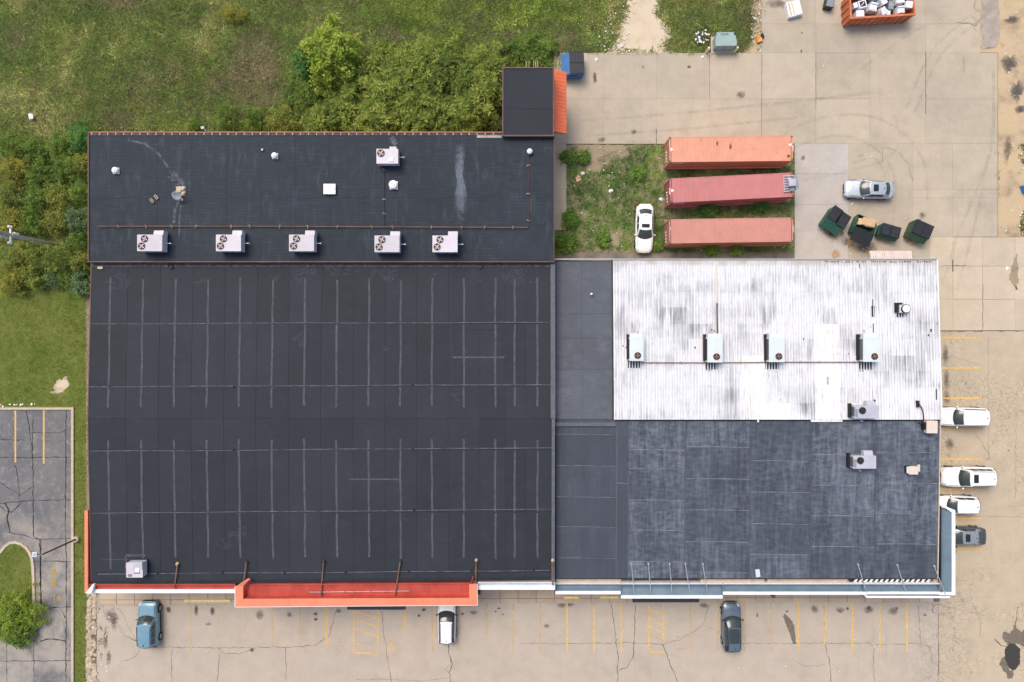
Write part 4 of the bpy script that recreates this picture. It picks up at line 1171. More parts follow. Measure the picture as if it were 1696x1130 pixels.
def ac_unit(label, cx, cy, zr, W, D, Hh, mat, fans, hood=None, box=None, curb=.22, group=None, pipe=True, blade=None, louvre=True, tail=None):
    """hood: (x0, x1, y0, y1, h) box against the cabinet; fans: (x, y, r) from the centre"""
    t = thing('rooftop_unit', label, 'air conditioner', (cx, cy, zr), 0, group)
    MB().bx(-W / 2 + .1, W / 2 - .1, -D / 2 + .1, D / 2 - .1, -.08, curb).build('curb', DARKM, t)
    cab = cabinet(t, -W / 2, W / 2, -D / 2, D / 2, curb, curb + Hh, mat)
    for i in range(3):
        xs_ = lerp(-W / 2, W / 2, (i + .7) / 3)
        MB().bx(xs_ - .008, xs_ + .008, -D / 2 - .012, -D / 2, curb + .05, curb + Hh - .08).build('panel_seam', DARKM, cab)
    if louvre:
        for i in range(5):
            MB().bx(-W / 2 - .02, -W / 2, -D / 2 + .15, D / 2 - .15, curb + .15 + i * .14, curb + .22 + i * .14).build('louvre', DARKM, cab)
    for fx, fy, fr in fans:
        fan(t, fx, fy, curb + Hh, fr, blade)
    if hood:
        x0, x1, y0, y1, h = hood
        MB().prism([(x0, y0), (x1, y0), (x1, y1), (x0, y1)], curb, [curb + h, curb + h, curb + h - .12, curb + h - .12]).build('hood', mat, t)
    if box:
        MB().bx(*box).build('access_box', WHITE, t)
    if pipe:
        p = MB()
        p.tube((W / 2, 0.05, curb + .35), (W / 2 + .42, .05, curb + .35), .03, 6)
        p.tube((W / 2 + .42, .05, curb + .35), (W / 2 + .42, .05, .0), .03, 6)
        p.tube((W / 2 + .36, .05, curb + .36), (W / 2 + .5, .05, curb + .36), .05, 6)
        p.build('drain_pipe', PALEMETAL, t)
    if tail:
        for a, b in tail:
            MB().tube(a, b, .025, 6).build('conduit', DARKM, t)
    return t

S = (CAM_H - 7.3) / FPX     # metres per photo pixel at unit-top height
labs = ['pale two-fan rooftop unit nearest the left edge of rear roof', 'pale two-fan rooftop unit second from left on rear roof', 'pale two-fan rooftop unit in the middle of rear roof row',
        'pale two-fan rooftop unit fourth from left on rear roof', 'pale two-fan rooftop unit at right end of rear roof row']
for i, px in enumerate((248, 378.5, 499.5, 641, 737)):
    W_, D_ = 40.5 * S, 26.5 * S
    c = at(px, 402.5 + (1.5 if i > 2 else 0), 7.3)
    ac_unit(labs[i], c[0], c[1], ZA, W_, D_, 1.0, ACW, [(-W_ / 2 + 12 * S, D_ / 2 - 6.5 * S, .27), (-W_ / 2 + 7.2 * S, D_ / 2 - 18.5 * S, .27)], hood=(-W_ / 2 + 25 * S, -W_ / 2 + 41 * S, D_ / 2, D_ / 2 + 8 * S, .85),
            group='two-fan units on the rear roof', tail=[((.2, -D_ / 2 - .25, .05), (1.2, -D_ / 2 - .25, .05)), ((1.2, -D_ / 2 - .25, .05), (1.2, .9, .05))])
c = at(641.5, 259, 7.2)
ac_unit('pale single-fan unit standing alone near top of rear roof', c[0], c[1], ZA, 35 * S, 23.5 * S, .9, ACW, [(-10.5 * S, 5 * S, .29)], hood=(3 * S, 14.5 * S, 11.7 * S, 17 * S, .8), box=(3 * S, 9.5 * S, -9 * S, -3 * S, 1.12, 1.2))
# small light unit at the front-left corner of the main roof
c = at(223.5, 943.5, 6.6)
t = thing('rooftop_unit', 'small boxy light unit with orange flap at front left roof corner', 'air conditioner', (c[0], c[1], 5.68))
MB().bx(-.6, .75, -.55, .7, -.08, .2).build('curb', DARKM, t)
cab = cabinet(t, -.72, .72, -.68, .64, .2, 1.0, ACW)
MB().bx(-.1, .72, .05, .74, .9, 1.06).build('hood', ACGREY, cab)
MB().bx(.12, .45, -.2, .2, 1.0, 1.07).build('access_box', WHITE, t)
for i in range(4):
    MB().bx(-.6, -.2, -.62 + i * .06, -.59 + i * .06, 1.0, 1.012).build('louvre', DARKM, cab)
MB().bx(-.05, .55, -.33, -.26, 1.0, 1.012).build('slot', BLACKM, cab)
MB().bx(-1.0, -.73, .0, .38, .45, .62).build('flap', RUSTY if False else ORANGE, t)
# green-grey units on the white roof
S2 = (CAM_H - 6.2) / FPX
gl = ['grey green unit nearest the left edge of white roof', 'grey green unit second from left on white roof', 'grey green unit third from left on white roof', 'grey green unit farthest right on white roof']
for i, (x0, x1, y0, y1, fx, fy) in enumerate(((1043, 1065.5, 559, 597.5, 1056, 589), (1172, 1196, 559, 600, 1186.5, 591), (1274, 1299, 559, 599.5, 1289.5, 590.5), (1430, 1457, 559, 599, 1448, 590.5))):
    cx, cy = (x0 + x1) / 2, (y0 + y1) / 2
    c = at(cx, cy, 6.2)
    W_, D_ = (x1 - x0) * S2, (y1 - y0) * S2
    zr = zD(c[1]) + .06
    t = ac_unit(gl[i], c[0], c[1], zr, W_, D_, .95, ACG, [((fx - cx) * S2, (cy - fy) * S2, .26)], hood=(-W_ / 2 + .05, W_ / 2 - .05, D_ / 2, D_ / 2 + .35, .9), group='grey green units on the white roof', pipe=False, blade=COPPER)
    MB().bx(-W_ / 2 - .12, -W_ / 2 + .06, -D_ / 2 + .1, D_ / 2 + .3, .0, .45).build('black_side_box', BLACKM, t)  # plain black box against the left side of the cabinet
    MB().bx(-W_ / 2 + .02, W_ / 2 - .12, -D_ / 2 - .72, -D_ / 2 + .1, .0, .09).build('mat', DARKM, t)
    for j in range(2 if i == 0 else 5):
        xx = lerp(-W_ / 2 + .2, W_ / 2 - .25, j / (1 if i == 0 else 4))
        MB().bx(xx - .03, xx + .03, -D_ / 2 - (1.25 if i == 0 else .8) - random.uniform(0, .2), -D_ / 2 - .6, .02, .10).build('timber', DARKM, t)
# grey single-fan units
for (x0, x1, y0, y1, fx, fy, hx0, hx1, hy0), lab in (((1414.5, 1452.5, 672, 692.5, 1427, 680, 1436, 1450, 665), 'grey unit with dark fan straddling edge of white roof'), ((1414.5, 1452, 756, 776.5, 1426, 763.5, 1434, 1449, 748), 'grey unit with dark fan on dark front roof')):
    cx, cy = (x0 + x1) / 2, (y0 + y1) / 2
    c = at(cx, cy, 6.2)
    W_, D_ = (x1 - x0) * S2, (y1 - y0) * S2
    zr = 5.36 if y0 < 700 else zE(c[1])
    t = ac_unit(lab, c[0], c[1], zr, W_, D_, .75, ACGREY, [((fx - cx) * S2, (cy - fy) * S2, .28)], hood=((hx0 - cx) * S2, (hx1 - cx) * S2, D_ / 2, (cy - hy0) * S2, .6), group='grey units on the right building', pipe=False, blade=DARKM)
    MB().bx(-W_ / 2 + .06, -W_ / 2 + .28, -D_ / 2 + .08, D_ / 2 - .3, .97, .985).build('grille', APPG, t)
    MB().bx(-W_ / 2 - .2, -W_ / 2 + .02, -D_ / 2 - .02, D_ / 2 + .15, 0, .4).build('black_side_box', BLACKM, t)
    MB().tube((-.15, -D_ / 2, .3), (-.15, -D_ / 2 - .35, .3), .03, 6).build('drain_pipe', PALEMETAL, t)
    MB().tube((-.15, -D_ / 2 - .35, .3), (.05, -D_ / 2 - .35, .3), .03, 6).build('drain_pipe', PALEMETAL, t)
# tan box units
c = at(1543, 706.5, 5.9)
t = thing('exhaust_unit', 'tan box vent at right end of dark front roof', 'vent', (c[0], c[1], 5.2))
MB().bx(-.35, .45, -.42, .5, -.06, .25).build('curb', DARKM, t)
cab = cabinet(t, -.45, .5, -.6, .5, .25, .75, TAN_METAL)
MB().bx(-.62, -.44, -.3, .35, .1, .6).build('black_side_box', BLACKM, t)
MB().tube((-.9, .3, .1), (-.6, .2, .3), .07, 8).build('duct', BLACKM, t)
m = MB()
pp = [(-.5, .55, .3), (-.52, .95, .35), (-.6, 1.4, .35), (-.75, 1.75, .35), (-.95, 2.05, .3)]
for a, b in zip(pp[:-1], pp[1:]):
    m.tube(a, b, .05, 6)
m.build('hose', BLACKM, t)
MB().bx(-1.15, -.95, 1.75, 2.35, .12, .42).build('hose_box', BLACKM, t)
c = at(1511.5, 779, 5.6)
t = thing('exhaust_unit', 'small tan vent with pipe end on dark front roof', 'vent', (c[0], c[1], zE(c[1])))
MB().bx(-.5, -.1, -.3, .35, -.05, .35).build('curb', DARKM, t)
cabinet(t, -.3, .5, -.38, .33, .12, .5, TAN_METAL)
MB().bx(-.48, -.3, -.28, .3, .2, .45).build('louvre', PALEMETAL, t)
MB().bx(.7, .9, -.2, .45, .0, .18).build('pipe_end', TAN_METAL, t)
# round vent on the white roof
c = at(1497, 512, 5.4)
t = thing('round_vent', 'white round vent with dark ring on the white roof', 'vent', (c[0], c[1], zD(c[1]) + .07))
MB().bx(-.62, .0, -.3, .6, .0, .3).build('curb', BLACKM, t)
MB().bx(-.5, .2, -.75, -.2, -.02, .04).build('flashing', DARKM, t)
MB().bx(-.35, .3, -.35, .4, .02, .42).build('base', PALEMETAL, t)
MB().lathe([(.33, .4), (.42, .5), (.42, .62), (.36, .64), (.02, .66)], (.15, .02, 0), 20).build('cap', BLACKM, t)
MB().lathe([(.36, .642), (.34, .68), (.01, .70)], (.15, .02, 0), 20).build('top', WHITE, t)

def dome_vent(label, px, py, zr, r, h, base=True, cat='vent', mat=WHITE):
    c = at(px, py, zr + h)
    t = thing('roof_vent', label, cat, (c[0], c[1], zr))
    if base:
        MB().bx(-r * .85, r * .98, -r * .98, r * .85, -.05, h * .3).build('base', mat, t)
    MB().lathe([(r * .5, 0), (r * .5, h * .5), (r * 1.0, h * .52), (r, h * .62), (r * .75, h * .82), (r * .45, h * .86), (r * .4, h * .96), (r * .2, h), (.01, h)], (0, 0, 0), 20).build('cap', mat, t, smooth=False)
    return t
dome_vent('white dome vent at left side of rear roof', 188, 281, ZA, .30, .5)
dome_vent('white dome vent between edge and hatch on rear roof', 453, 256.5, ZA, .28, .5)
dome_vent('white dome vent above fourth two-fan unit', 650.5, 305, ZA, .40, .5)
dome_vent('white mushroom vent at top right of rear roof by annex', 877.5, 249.5, ZA, .26, .6, False)
dome_vent('tiny white pipe cap left of a dome vent on rear roof', 433.5, 247.5, ZA, .10, .3, False)
dome_vent('small white pipe vent on grey link roof', 980, 487, 4.75, .12, .35, False)
c = at(545.5, 313, 6.4)
t = thing('roof_hatch', 'white square hatch lid lying on rear roof', 'hatch', (c[0], c[1], ZA))
MB().bx(-.48, .48, -.4, .4, -.05, .2).build('curb', ACW, t)
MB().bx(-.55, .55, -.47, .47, .2, .28).build('lid', WHITE, t)
MB().bx(.42, .5, -.06, .06, .28, .33).build('handle', GALV, t)
# satellite dish with its ballast
c = at(298, 322, 6.3)
t = thing('satellite_dish', 'grey satellite dish on tan ballast sled on rear roof', 'satellite dish', (c[0], c[1], ZA))
MB().bx(-.42, .42, -.1, .75, .0, .06).build('sled', BLOCK, t)
for x, y in ((-.28, .2), (-.05, .28), (.26, .08), (.25, .5)):
    b = MB().bx(x - .13, x + .13, y - .1, y + .1, .06, .26).build('ballast_block', BLOCK, t)
MB().tube((0, .2, .05), (0, .05, .75), .03, 8).build('mast', GALV, t)
m = MB()
m.lathe([(.02, 0), (.2, .02), (.34, .06), (.42, .10), (.41, .11), (.3, .06), (.02, .015)], (0, 0, 0), 20)
d_ = m.build('dish', metal_paint('dish_grey', (.34, .39, .42), .5), t, smooth=True)
d_.location = (-.02, -.22, .75)
d_.rotation_euler = (R(38), 0, 0)
MB().tube((0, -.1, .7), (.5, -.6, .75), .018, 6).build('feed_arm', GALV, t)
MB().box((.5, -.62, .76), (.1, .12, .1)).build('feed_horn', WOOD, t)
for i, (px, py, lab) in enumerate(((251.5, 332.5, 'cinder block left of its twin beside the satellite dish'), (258.5, 326.5, 'cinder block lying nearer the satellite dish'))):
    c = at(px, py, 6.25)
    b = thing('cinder_block', lab, 'block', (c[0], c[1], ZA), R(-52), 'loose cinder blocks on the rear roof')
    f = MB()
    for y in (-.09, .09):
        f.bx(-.2, .2, y - .02, y + .02, 0, .19)
    for x in (-.18, 0, .18):
        f.bx(x - .02, x + .02, -.07, .07, 0, .19)
    f.build('shell', BLOCK, b)
    MB().bx(-.16, .16, -.07, .07, .0, .06).build('core', DARKM, b)
c = at(165, 443.5, 5.8)
tag(MB().box((c[0], c[1], zB(c[1]) + .07), (.46, .22, .14), R(-3)).build('paver', BLOCK), 'single tan paver at top left corner of main roof', 'paver')
for px, py, lab in ((282, 441.5, 'black drain bowl below the rear roof at left'), (795, 441, 'black drain bowl below the rear roof at right')):
    c = at(px, py, 5.75)
    t = thing('drain_bowl', lab, 'drain', (c[0], c[1], zB(c[1])), 0, 'drain bowls along the step in the roof')
    MB().lathe([(.26, 0), (.26, .12), (.2, .14), (.18, .05), (.01, .05)], (0, 0, 0), 14).build('bowl', DARKM, t)
    MB().lathe([(.12, .05), (.1, .13), (.01, .15)], (0, 0, 0), 10).build('strainer', SEAM, t)
c = at(1255.5, 950, 4.95)
tag(MB().box((c[0], c[1], zE(c[1]) + .05), (.4, .72, .06), R(8)).build('loose_panel', plain('pale_grille', (.6, .62, .63), .6, var=.2, scale=9)), 'small pale panel lying at front of dark roof', 'panel')
c = at(190, 391, ZA)

# pipes with timber supports
DULLWOOD = plain('weathered_block', (.34, .27, .18), .9, rnd=.25)
def pipe_run(label, pts, z, r, mat, nsup, supmat=DULLWOOD, name='gas_pipe'):
    t = thing(name, label, 'pipe', (0, 0, 0))
    m = MB()
    P = [at(px, py, z) for px, py in pts]
    for a, b in zip(P[:-1], P[1:]):
        m.tube(a, b, r, 7)
    m.build('pipe', mat, t)
    tot = sum(math.dist(a, b) for a, b in zip(P[:-1], P[1:]))
    for i in range(nsup):
        d = tot * (i + .5 + random.uniform(-.25, .25)) / nsup
        for a, b in zip(P[:-1], P[1:]):
            l = math.dist(a, b)
            if d <= l:
                q = [lerp(a[k_], b[k_], d / l) for k_ in range(3)]
                dirx = abs(b[0] - a[0]) > abs(b[1] - a[1])
                zb_ = z - .12
                MB().box((q[0], q[1], zb_), (.10 if dirx else .28, .28 if dirx else .10, .13), random.uniform(-.5, .5)).build('support_block', supmat, t)
                break
            d -= l
    return t
pipe_run('rusty gas pipe running along the row of two-fan units', [(163, 375), (420, 375), (640, 376), (874.5, 377)], ZA + .2, .042, RUSTY, 15)
pipe_run('thin dull pipe rising to the mushroom vent at right of rear roof', [(875, 377), (875, 255)], ZA + .2, .028, plain('dull_pipe', (.09, .055, .05), .7), 3)
pipe_run('thin dark pipe dropping from single-fan unit to gas pipe', [(636, 270), (636, 376)], ZA + .12, .03, DARKM, 3)
pipe_run('rusty pipe linking the units on white roof', [(1062, 601), (1182, 601), (1300, 600), (1430, 600)], 5.28, .045, RUSTY, 8, BLOCK)

# ------------------------------------------------------------------ shipping containers
def container(label, corners, mat, marks, group):
    """corners: roof corners in the photo TL, TR, BR, BL"""
    P = [Vector(at(*p, 2.6)) for p in corners]
    cen = sum(P, Vector()) / 4
    ax = ((P[1] - P[0]) + (P[2] - P[3])) / 2
    L, Wd, Hc = ax.length, ((P[0] - P[3]).length + (P[1] - P[2]).length) / 2, 2.6
    t = thing('shipping_container', label, 'container', (cen.x, cen.y, 0), math.atan2(ax.y, ax.x), group)
    hl, hw = L / 2, Wd / 2
    def corr(n, length, depth):
        p = length / n
        out = []
        for i in range(n):
            x = -length / 2 + i * p
            out += [(x, 0), (x + p * .3, 0), (x + p * .45, -depth), (x + p * .8, -depth), (x + p * .95, 0)]
        out.append((length / 2, 0))
        return out
    for s in (-1, 1):
        pr = corr(42, L - .3, .045)
        m = MB()
        vs_ = []
        for x, d in pr:
            y = s * (hw - .02 + d)
            vs_ += [(x, y, .15), (x, y, Hc - .1)]
        m.add(vs_, [(2 * i, 2 * i + 1, 2 * i + 3, 2 * i + 2) for i in range(len(pr) - 1)])
        m.build('side_wall', mat, t)
        MB().bx(-hl + .1, hl - .1, s * hw - .07, s * hw + .01 if s > 0 else s * hw + .07, .03, .17).build('bottom_rail', mat, t)
        MB().bx(-hl + .1, hl - .1, s * (hw - .03) - .03, s * (hw - .03) + .03, Hc - .11, Hc - .02).build('top_rail', mat, t)
    pr = corr(8, Wd - .25, .045)
    m = MB()
    vs_ = []
    for y, d in pr:
        vs_ += [(-hl + .03 - d, y, .15), (-hl + .03 - d, y, Hc - .08)]
    m.add(vs_, [(2 * i, 2 * i + 1, 2 * i + 3, 2 * i + 2) for i in range(len(pr) - 1)])
    m.build('end_wall', mat, t)
    # roof: shallow cross corrugation
    pr = corr(46, L - .35, .011)
    m = MB()
    vs_ = []
    for x, d in pr:
        vs_ += [(x, -hw + .05, Hc - .03 + d), (x, hw - .05, Hc - .03 + d)]
    m.add(vs_, [(2 * i, 2 * i + 2, 2 * i + 3, 2 * i + 1) for i in range(len(pr) - 1)])
    rf_ = m.build('roof', mat, t)
    for s in (-1, 1):
        MB().bx(s * hl - .12 if s > 0 else s * hl, s * hl if s > 0 else s * hl + .12, -hw + .1, hw - .1, Hc - .14, Hc - .01).build('header', mat, t)
        for q in (-1, 1):
            x, y = s * (hl - .08), q * (hw - .08)
            MB().bx(x - .08, x + .08, y - .08, y + .08, .1, Hc - .1).build('corner_post', mat, t)
            for zc_ in (.06, Hc - .05):
                MB().box((x, y, zc_), (.18, .18, .12)).build('corner_casting', RUSTY, t)
    for s in (-1, 1):
        d = MB().bx(hl - .06, hl - .01, min(0.01 * s, s * (hw - .15)), max(.01 * s, s * (hw - .15)), .15, Hc - .14).build('door', mat, t)
        for y in (.3, .8):
            MB().tube((hl + .03, s * y, .15), (hl + .03, s * y, Hc - .15), .02, 6).build('lock_rod', GALV, d)
    MB().bx(-hl + .1, hl - .1, -hw + .05, hw - .05, .08, .16).build('floor', RUSTY, t)
    # roof markings (tiny lettering, unreadable at this distance) and hazard triangles
    for kind, x, y, s in marks:
        if kind == 'tri':
            MB().prism([(x - .13 * s, y + .17), (x - .13 * s, y - .17), (x + .17 * s, y)], Hc - .03, Hc - .012).build('marking', WHITE, rf_)
        else:
            m = MB()
            for i in range(s):
                yy = y - i * .13
                m.bx(x - .075, x + .075, yy - .05, yy + .04, Hc - .03, Hc - .012 + (i % 2) * .001)
            m.build('marking', WHITE, rf_)
    for i in range(5):
        x = -hl + .55 + i * .2
        MB().bx(x - .06, x + .06, -hw - .012, -hw + .02, 1.95 + (i % 2) * .05, 2.25).build('marking', WHITE, t)
    for i in range(4):
        MB().bx(-hl - .012, -hl + .03, .1 - i * .3 - .08, .1 - i * .3 + .08, .9, 1.3).build('marking', WHITE, t)
    return t, hl, hw, Hc, rf_
t, hl, hw, Hc, rr = container('orange shipping container nearest the concrete yard', ((1107.5, 227.5), (1313, 225), (1313, 266.5), (1110, 268.5)), CON1, [('tri', -5.75, .02, 1), ('txt', -5.95, .75, 5), ('tri', 5.75, .35, -1), ('txt', 6.0, .2, 4)], 'containers parked in the rear yard')
RUSTPATCH = stain_mat('rust_patch', (.06, .035, .025), .95)
for x, y, a, b in ((-1.35, .62, .13, .36), (-.05, .3, .16, .42), (5.6, -.75, .2, .22), (2.2, .02, .06, .06)):
    pts = [(x + a * math.cos(q) * random.uniform(.7, 1.2), y + b * math.sin(q) * random.uniform(.7, 1.2)) for q in np.linspace(0, 6.28, 15)[:-1]]
    MB().prism(pts, Hc - .05, Hc - .022).build('rust_spot', RUSTPATCH, rr)
t2, hl, hw, Hc, rr = container('dark red shipping container in the middle with scrap on its end', ((1108.5, 295.5), (1313.5, 286), (1314, 325.5), (1111.5, 336)), CON2, [('tri', -5.75, .0, 1), ('txt', -6.0, .2, 5)], 'containers parked in the rear yard')
t3, hl, hw, Hc, rr = container('salmon red shipping container beside the white roofed building', ((1107.5, 363.5), (1313.5, 360), (1313.5, 400.5), (1109, 403)), CON3, [('txt', -5.95, .4, 3), ('txt', -5.98, -.25, 1), ('txt', 6.0, .35, 5)], 'containers parked in the rear yard')
# scrap on the red container: a slatted pallet frame and a crumpled grey box
c = at(1307.5, 304, 2.75)
t = thing('pallet', 'grey slatted pallet lying on end of red container', 'pallet', (c[0], c[1], 2.6), R(2.5))
for i in range(7):
    y = -.75 + i * .25
    MB().bx(-.55, .55, y - .045, y + .045, .09, .13).build('slat', ACGREY, t)
for x in (-.5, .0, .5):
    MB().bx(x - .04, x + .04, -.8, .8, .0, .09).build('runner', ACGREY, t)
c = at(1312.5, 302.5, 3.1)
t = thing('scrap_box', 'crumpled grey metal box on the pallet over red container', 'scrap', (c[0], c[1], 2.74), R(9))
MB().prism([(-.35, -.32), (.33, -.36), (.38, .30), (-.3, .36)], 0, [.42, .36, .44, .4]).build('shell', ACGREY, t)
MB().prism([(.3, -.75), (.6, -.6), (.52, .3), (.62, .55), (.25, .5)], -.05, [.2, .28, .3, .15, .25]).build('bent_sheet', APPG, t)
MB().prism([(-.3, .3), (-.05, .42), (-.32, .5)], .05, .3).build('flap', PALEMETAL, t)
MB().bx(-.25, .22, -.75, -.36, .0, .12).build('offcut', APPG, t)

# ------------------------------------------------------------------ dumpsters
def dumpster(label, px, py, rz, W_, mat, depth=1.9, slope=.75, lid='closed', h=1.4, group='green dumpsters behind the white roofed building'):
    c = at(px, py, .9)
    t = thing('dumpster', label, 'dumpster', (c[0], c[1], 0), R(rz), group)
    hw = W_ / 2
    yb_, yl, yf = depth / 2, -depth / 2 + slope, -depth / 2
    prof = [(yb_ - .12, .14), (yf + .25, .14), (yf, h * .62), (yl, h), (yb_, h - .08)]
    th = .05
    for s in (-1, 1):
        m = MB()
        x0, x1 = (s * hw - th, s * hw) if s > 0 else (s * hw, s * hw + th)
        n = len(prof)
        m.add([(x0, y, z) for y, z in prof] + [(x1, y, z) for y, z in prof], [tuple(range(n)), tuple(range(2 * n - 1, n - 1, -1))] + [(i, n + i, n + (i + 1) % n, (i + 1) % n) for i in range(n)])
        m.build('side', mat, t)
        pk = MB().bx(s * hw - .01, s * hw + .09 * s, yl - .1, yl + .75, h * .55, h * .68) if s > 0 else MB().bx(s * hw + .09 * s, s * hw + .01, yl - .1, yl + .75, h * .55, h * .68)
        pk.build('fork_pocket', mat, t)
    def plate(a, b, name, t_=.05):
        dy, dz = b[0] - a[0], b[1] - a[1]
        l = math.hypot(dy, dz)
        ny, nz = -dz / l * t_, dy / l * t_
        m = MB()
        x = hw - th
        vs_ = [(-x, a[0], a[1]), (x, a[0], a[1]), (x, b[0], b[1]), (-x, b[0], b[1])]
        m.add(vs_ + [(p[0], p[1] + ny, p[2] + nz) for p in vs_], [(3, 2, 1, 0), (4, 5, 6, 7), (0, 1, 5, 4), (1, 2, 6, 5), (2, 3, 7, 6), (3, 0, 4, 7)])
        return m.build(name, mat, t)
    plate(prof[1], prof[0], 'floor')
    plate(prof[2], prof[1], 'front')
    plate(prof[4], prof[0], 'back')
    if lid != 'open':
        plate(prof[3], prof[2], 'front_slope')
    else:
        plate((yf + .02, h * .7), prof[2], 'front')
    for s in (-1, 1):
        MB().bx(s * hw * .8 - .08, s * hw * .8 + .08, -.5, .5, .0, .14).build('skid', RUSTY, t)
    # two ribbed lids
    for s in (-1, 1):
        o = bpy.data.objects.new('lid', None)
        m = MB()
        lw, ll = W_ / 2 + .01, depth - slope + .1
        m.bx(-lw / 2, lw / 2, -ll, 0, 0, .03)
        m.bx(-lw / 2, -lw / 2 + .05, -ll, 0, .03, .06)
        m.bx(lw / 2 - .05, lw / 2, -ll, 0, .03, .06)
        o = m.build('lid', LID, t)
        for i in range(7):
            y = -ll * (i + .6) / 7.2
            MB().bx(-lw / 2 + .07, lw / 2 - .07, y - .035, y + .035, .03, .075).build('lid_rib', LIDR, o)
        o.location = (s * (lw / 2 + .005), yb_ + .04, h - .02)
        if lid == 'open':
            o.location = (s * (lw / 2 + .005), yb_ - .55, h + .09)
            o.rotation_euler = (R(180 - 5), 0, 0)
        elif lid == 'ajar':
            o.rotation_euler = (R(-2.0 - (3 if s > 0 else 0)), 0, R(1.5 * s))
            o.location.x += .02 * s
            o.location.y -= .05 if s > 0 else -.05
        else:
            o.rotation_euler = (R(-2.6), 0, 0)
    return t
dumpster('green dumpster with wide sloped front nearest the containers', 1382, 367, -34, 1.95, DGREEN, 2.2, .85, 'ajar')
d2 = dumpster('green dumpster with lids thrown back and cardboard inside', 1430.5, 376, 158, 2.0, DGREEN, 2.0, .7, 'open')
dumpster('low dark dumpster third from the containers', 1472, 385.5, -16, 1.85, DGREEN, 1.35, .30, 'closed', 1.2)
dumpster('olive green dumpster farthest right of the row', 1521.5, 385, -24, 1.85, DGREEN2, 1.85, .55, 'closed')
dumpster('blue dumpster with black lid beside orange awning', 947.5, 108.5, -88, 2.15, DBLUE, 2.2, .85, 'closed', 1.5, None)
c = at(945 - 8.5, 100, 1.2)
# cardboard heap in the open dumpster
for i, where in enumerate(('lowest', 'upper left', 'upper right', 'topmost')):
    c = at(1437 + (0, -6, 6, 1)[i], 367 + (2, 0, 3, 1)[i], 1.0)
    tag(MB().box((c[0], c[1], .80 + i * .09), (random.uniform(1.1, 1.5), random.uniform(.6, .85), .04), R(-22 + random.uniform(-25, 25)), R(random.uniform(-8, 8)), R(random.uniform(-8, 8))).build('cardboard_sheet', CARD2), f'{where} tan cardboard sheet in the open green dumpster', 'cardboard', 'cardboard in the open dumpster')
for px, py, sx, sy, rz, mt, lab in ((1383.5, 421.5, .75, .62, 25, CARD, 'brown cardboard sheet lying beside the white roof edge'), (1380, 392, .75, .22, 8, CARD, 'narrow brown cardboard scrap below first green dumpster'), (1407, 404, .5, .62, 20, CARD, 'crumpled cardboard between the first two dumpsters'), (1394, 386.5, .35, .5, -10, CARD, 'small cardboard scrap at corner of first green dumpster'), (1510.5, 401.5, .85, .26, 14, CARD2, 'orange tan foam strip below the olive dumpster'), (957.5, 296.5, .5, .55, 20, CARD2, 'tan box scrap lying in the weedy patch'), (1438.5, 421.5, .3, .3, 10, CARD, 'pale scrap on stained concrete below dumpsters')):
    c = G(px, py)
    t = thing('cardboard_scrap', lab, 'cardboard', (c[0], c[1], .036), R(rz))
    MB().prism([(-sx / 2, -sy / 2), (sx / 2, -sy * .4), (sx * .45, sy / 2), (-sx * .1, sy * .42), (-sx * .42, sy * .5)], 0, [.05, .09, .05, .12, .04]).build('sheet', mt, t)
    MB().prism([(-sx * .1, sy * .4), (sx * .25, sy * .35), (sx * .2, sy * .7), (0, sy * .65)], .01, [.1, .08, .16, .14]).build('flap', mt, t)
# ------------------------------------------------------------------ roll-off bin full of scrapped appliances, loose appliances
b0, b1 = Vector((*G(1394.5, 44.5), 0)), Vector((*G(1498, 38.5), 0))
ax = (b1 - b0)
LR = ax.length
ang = math.atan2(ax.y, ax.x)
ro = thing('rolloff_bin', 'orange ribbed roll-off bin full of scrap appliances at top edge', 'skip bin', (b0.x, b0.y, 0), ang)
WR, HR = 2.4, 1.75
MB().bx(0, LR, 0, .09, .12, HR).build('side', ROLLOFF, ro)
MB().bx(0, LR, WR - .09, WR, .12, HR).build('side', ROLLOFF, ro)
MB().bx(0, .09, .09, WR - .09, .12, HR).build('end_wall', ROLLOFF, ro)
MB().bx(LR - .09, LR, .09, WR - .09, .12, HR).build('end_wall', ROLLOFF, ro)
MB().bx(.09, LR - .09, .09, WR - .09, .1, .2).build('floor', RUSTY, ro)
for i in range(10):
    x = .35 + i * (LR - .7) / 9
    MB().prism([(x - .06, -.10), (x + .06, -.10), (x + .06, 0), (x - .06, 0)], .15, HR - .1).build('rib', ROLLOFF, ro)
for y in (.5, 1.2, 1.9):
    MB().bx(-.1, 0, y - .06, y + .06, .15, HR - .1).build('rib', ROLLOFF, ro)
for a in ((-.07, LR + .05, -.07, .12), (-.07, LR + .05, WR - .12, WR + .07), (-.07, .12, .12, WR - .12), (LR - .12, LR + .05, .12, WR - .12)):
    MB().bx(*a, HR - .02, HR + .09).build('top_rail', ROLLOFF, ro)
MB().bx(.2, LR - .2, .5, .7, .0, .12).build('skid', RUSTY, ro)
MB().bx(.2, LR - .2, 1.7, 1.9, .0, .12).build('skid', RUSTY, ro)
inv = ro.matrix_basis.copy()
inv = Matrix.Translation((b0.x, b0.y, 0)) @ Matrix.Rotation(ang, 4, 'Z')
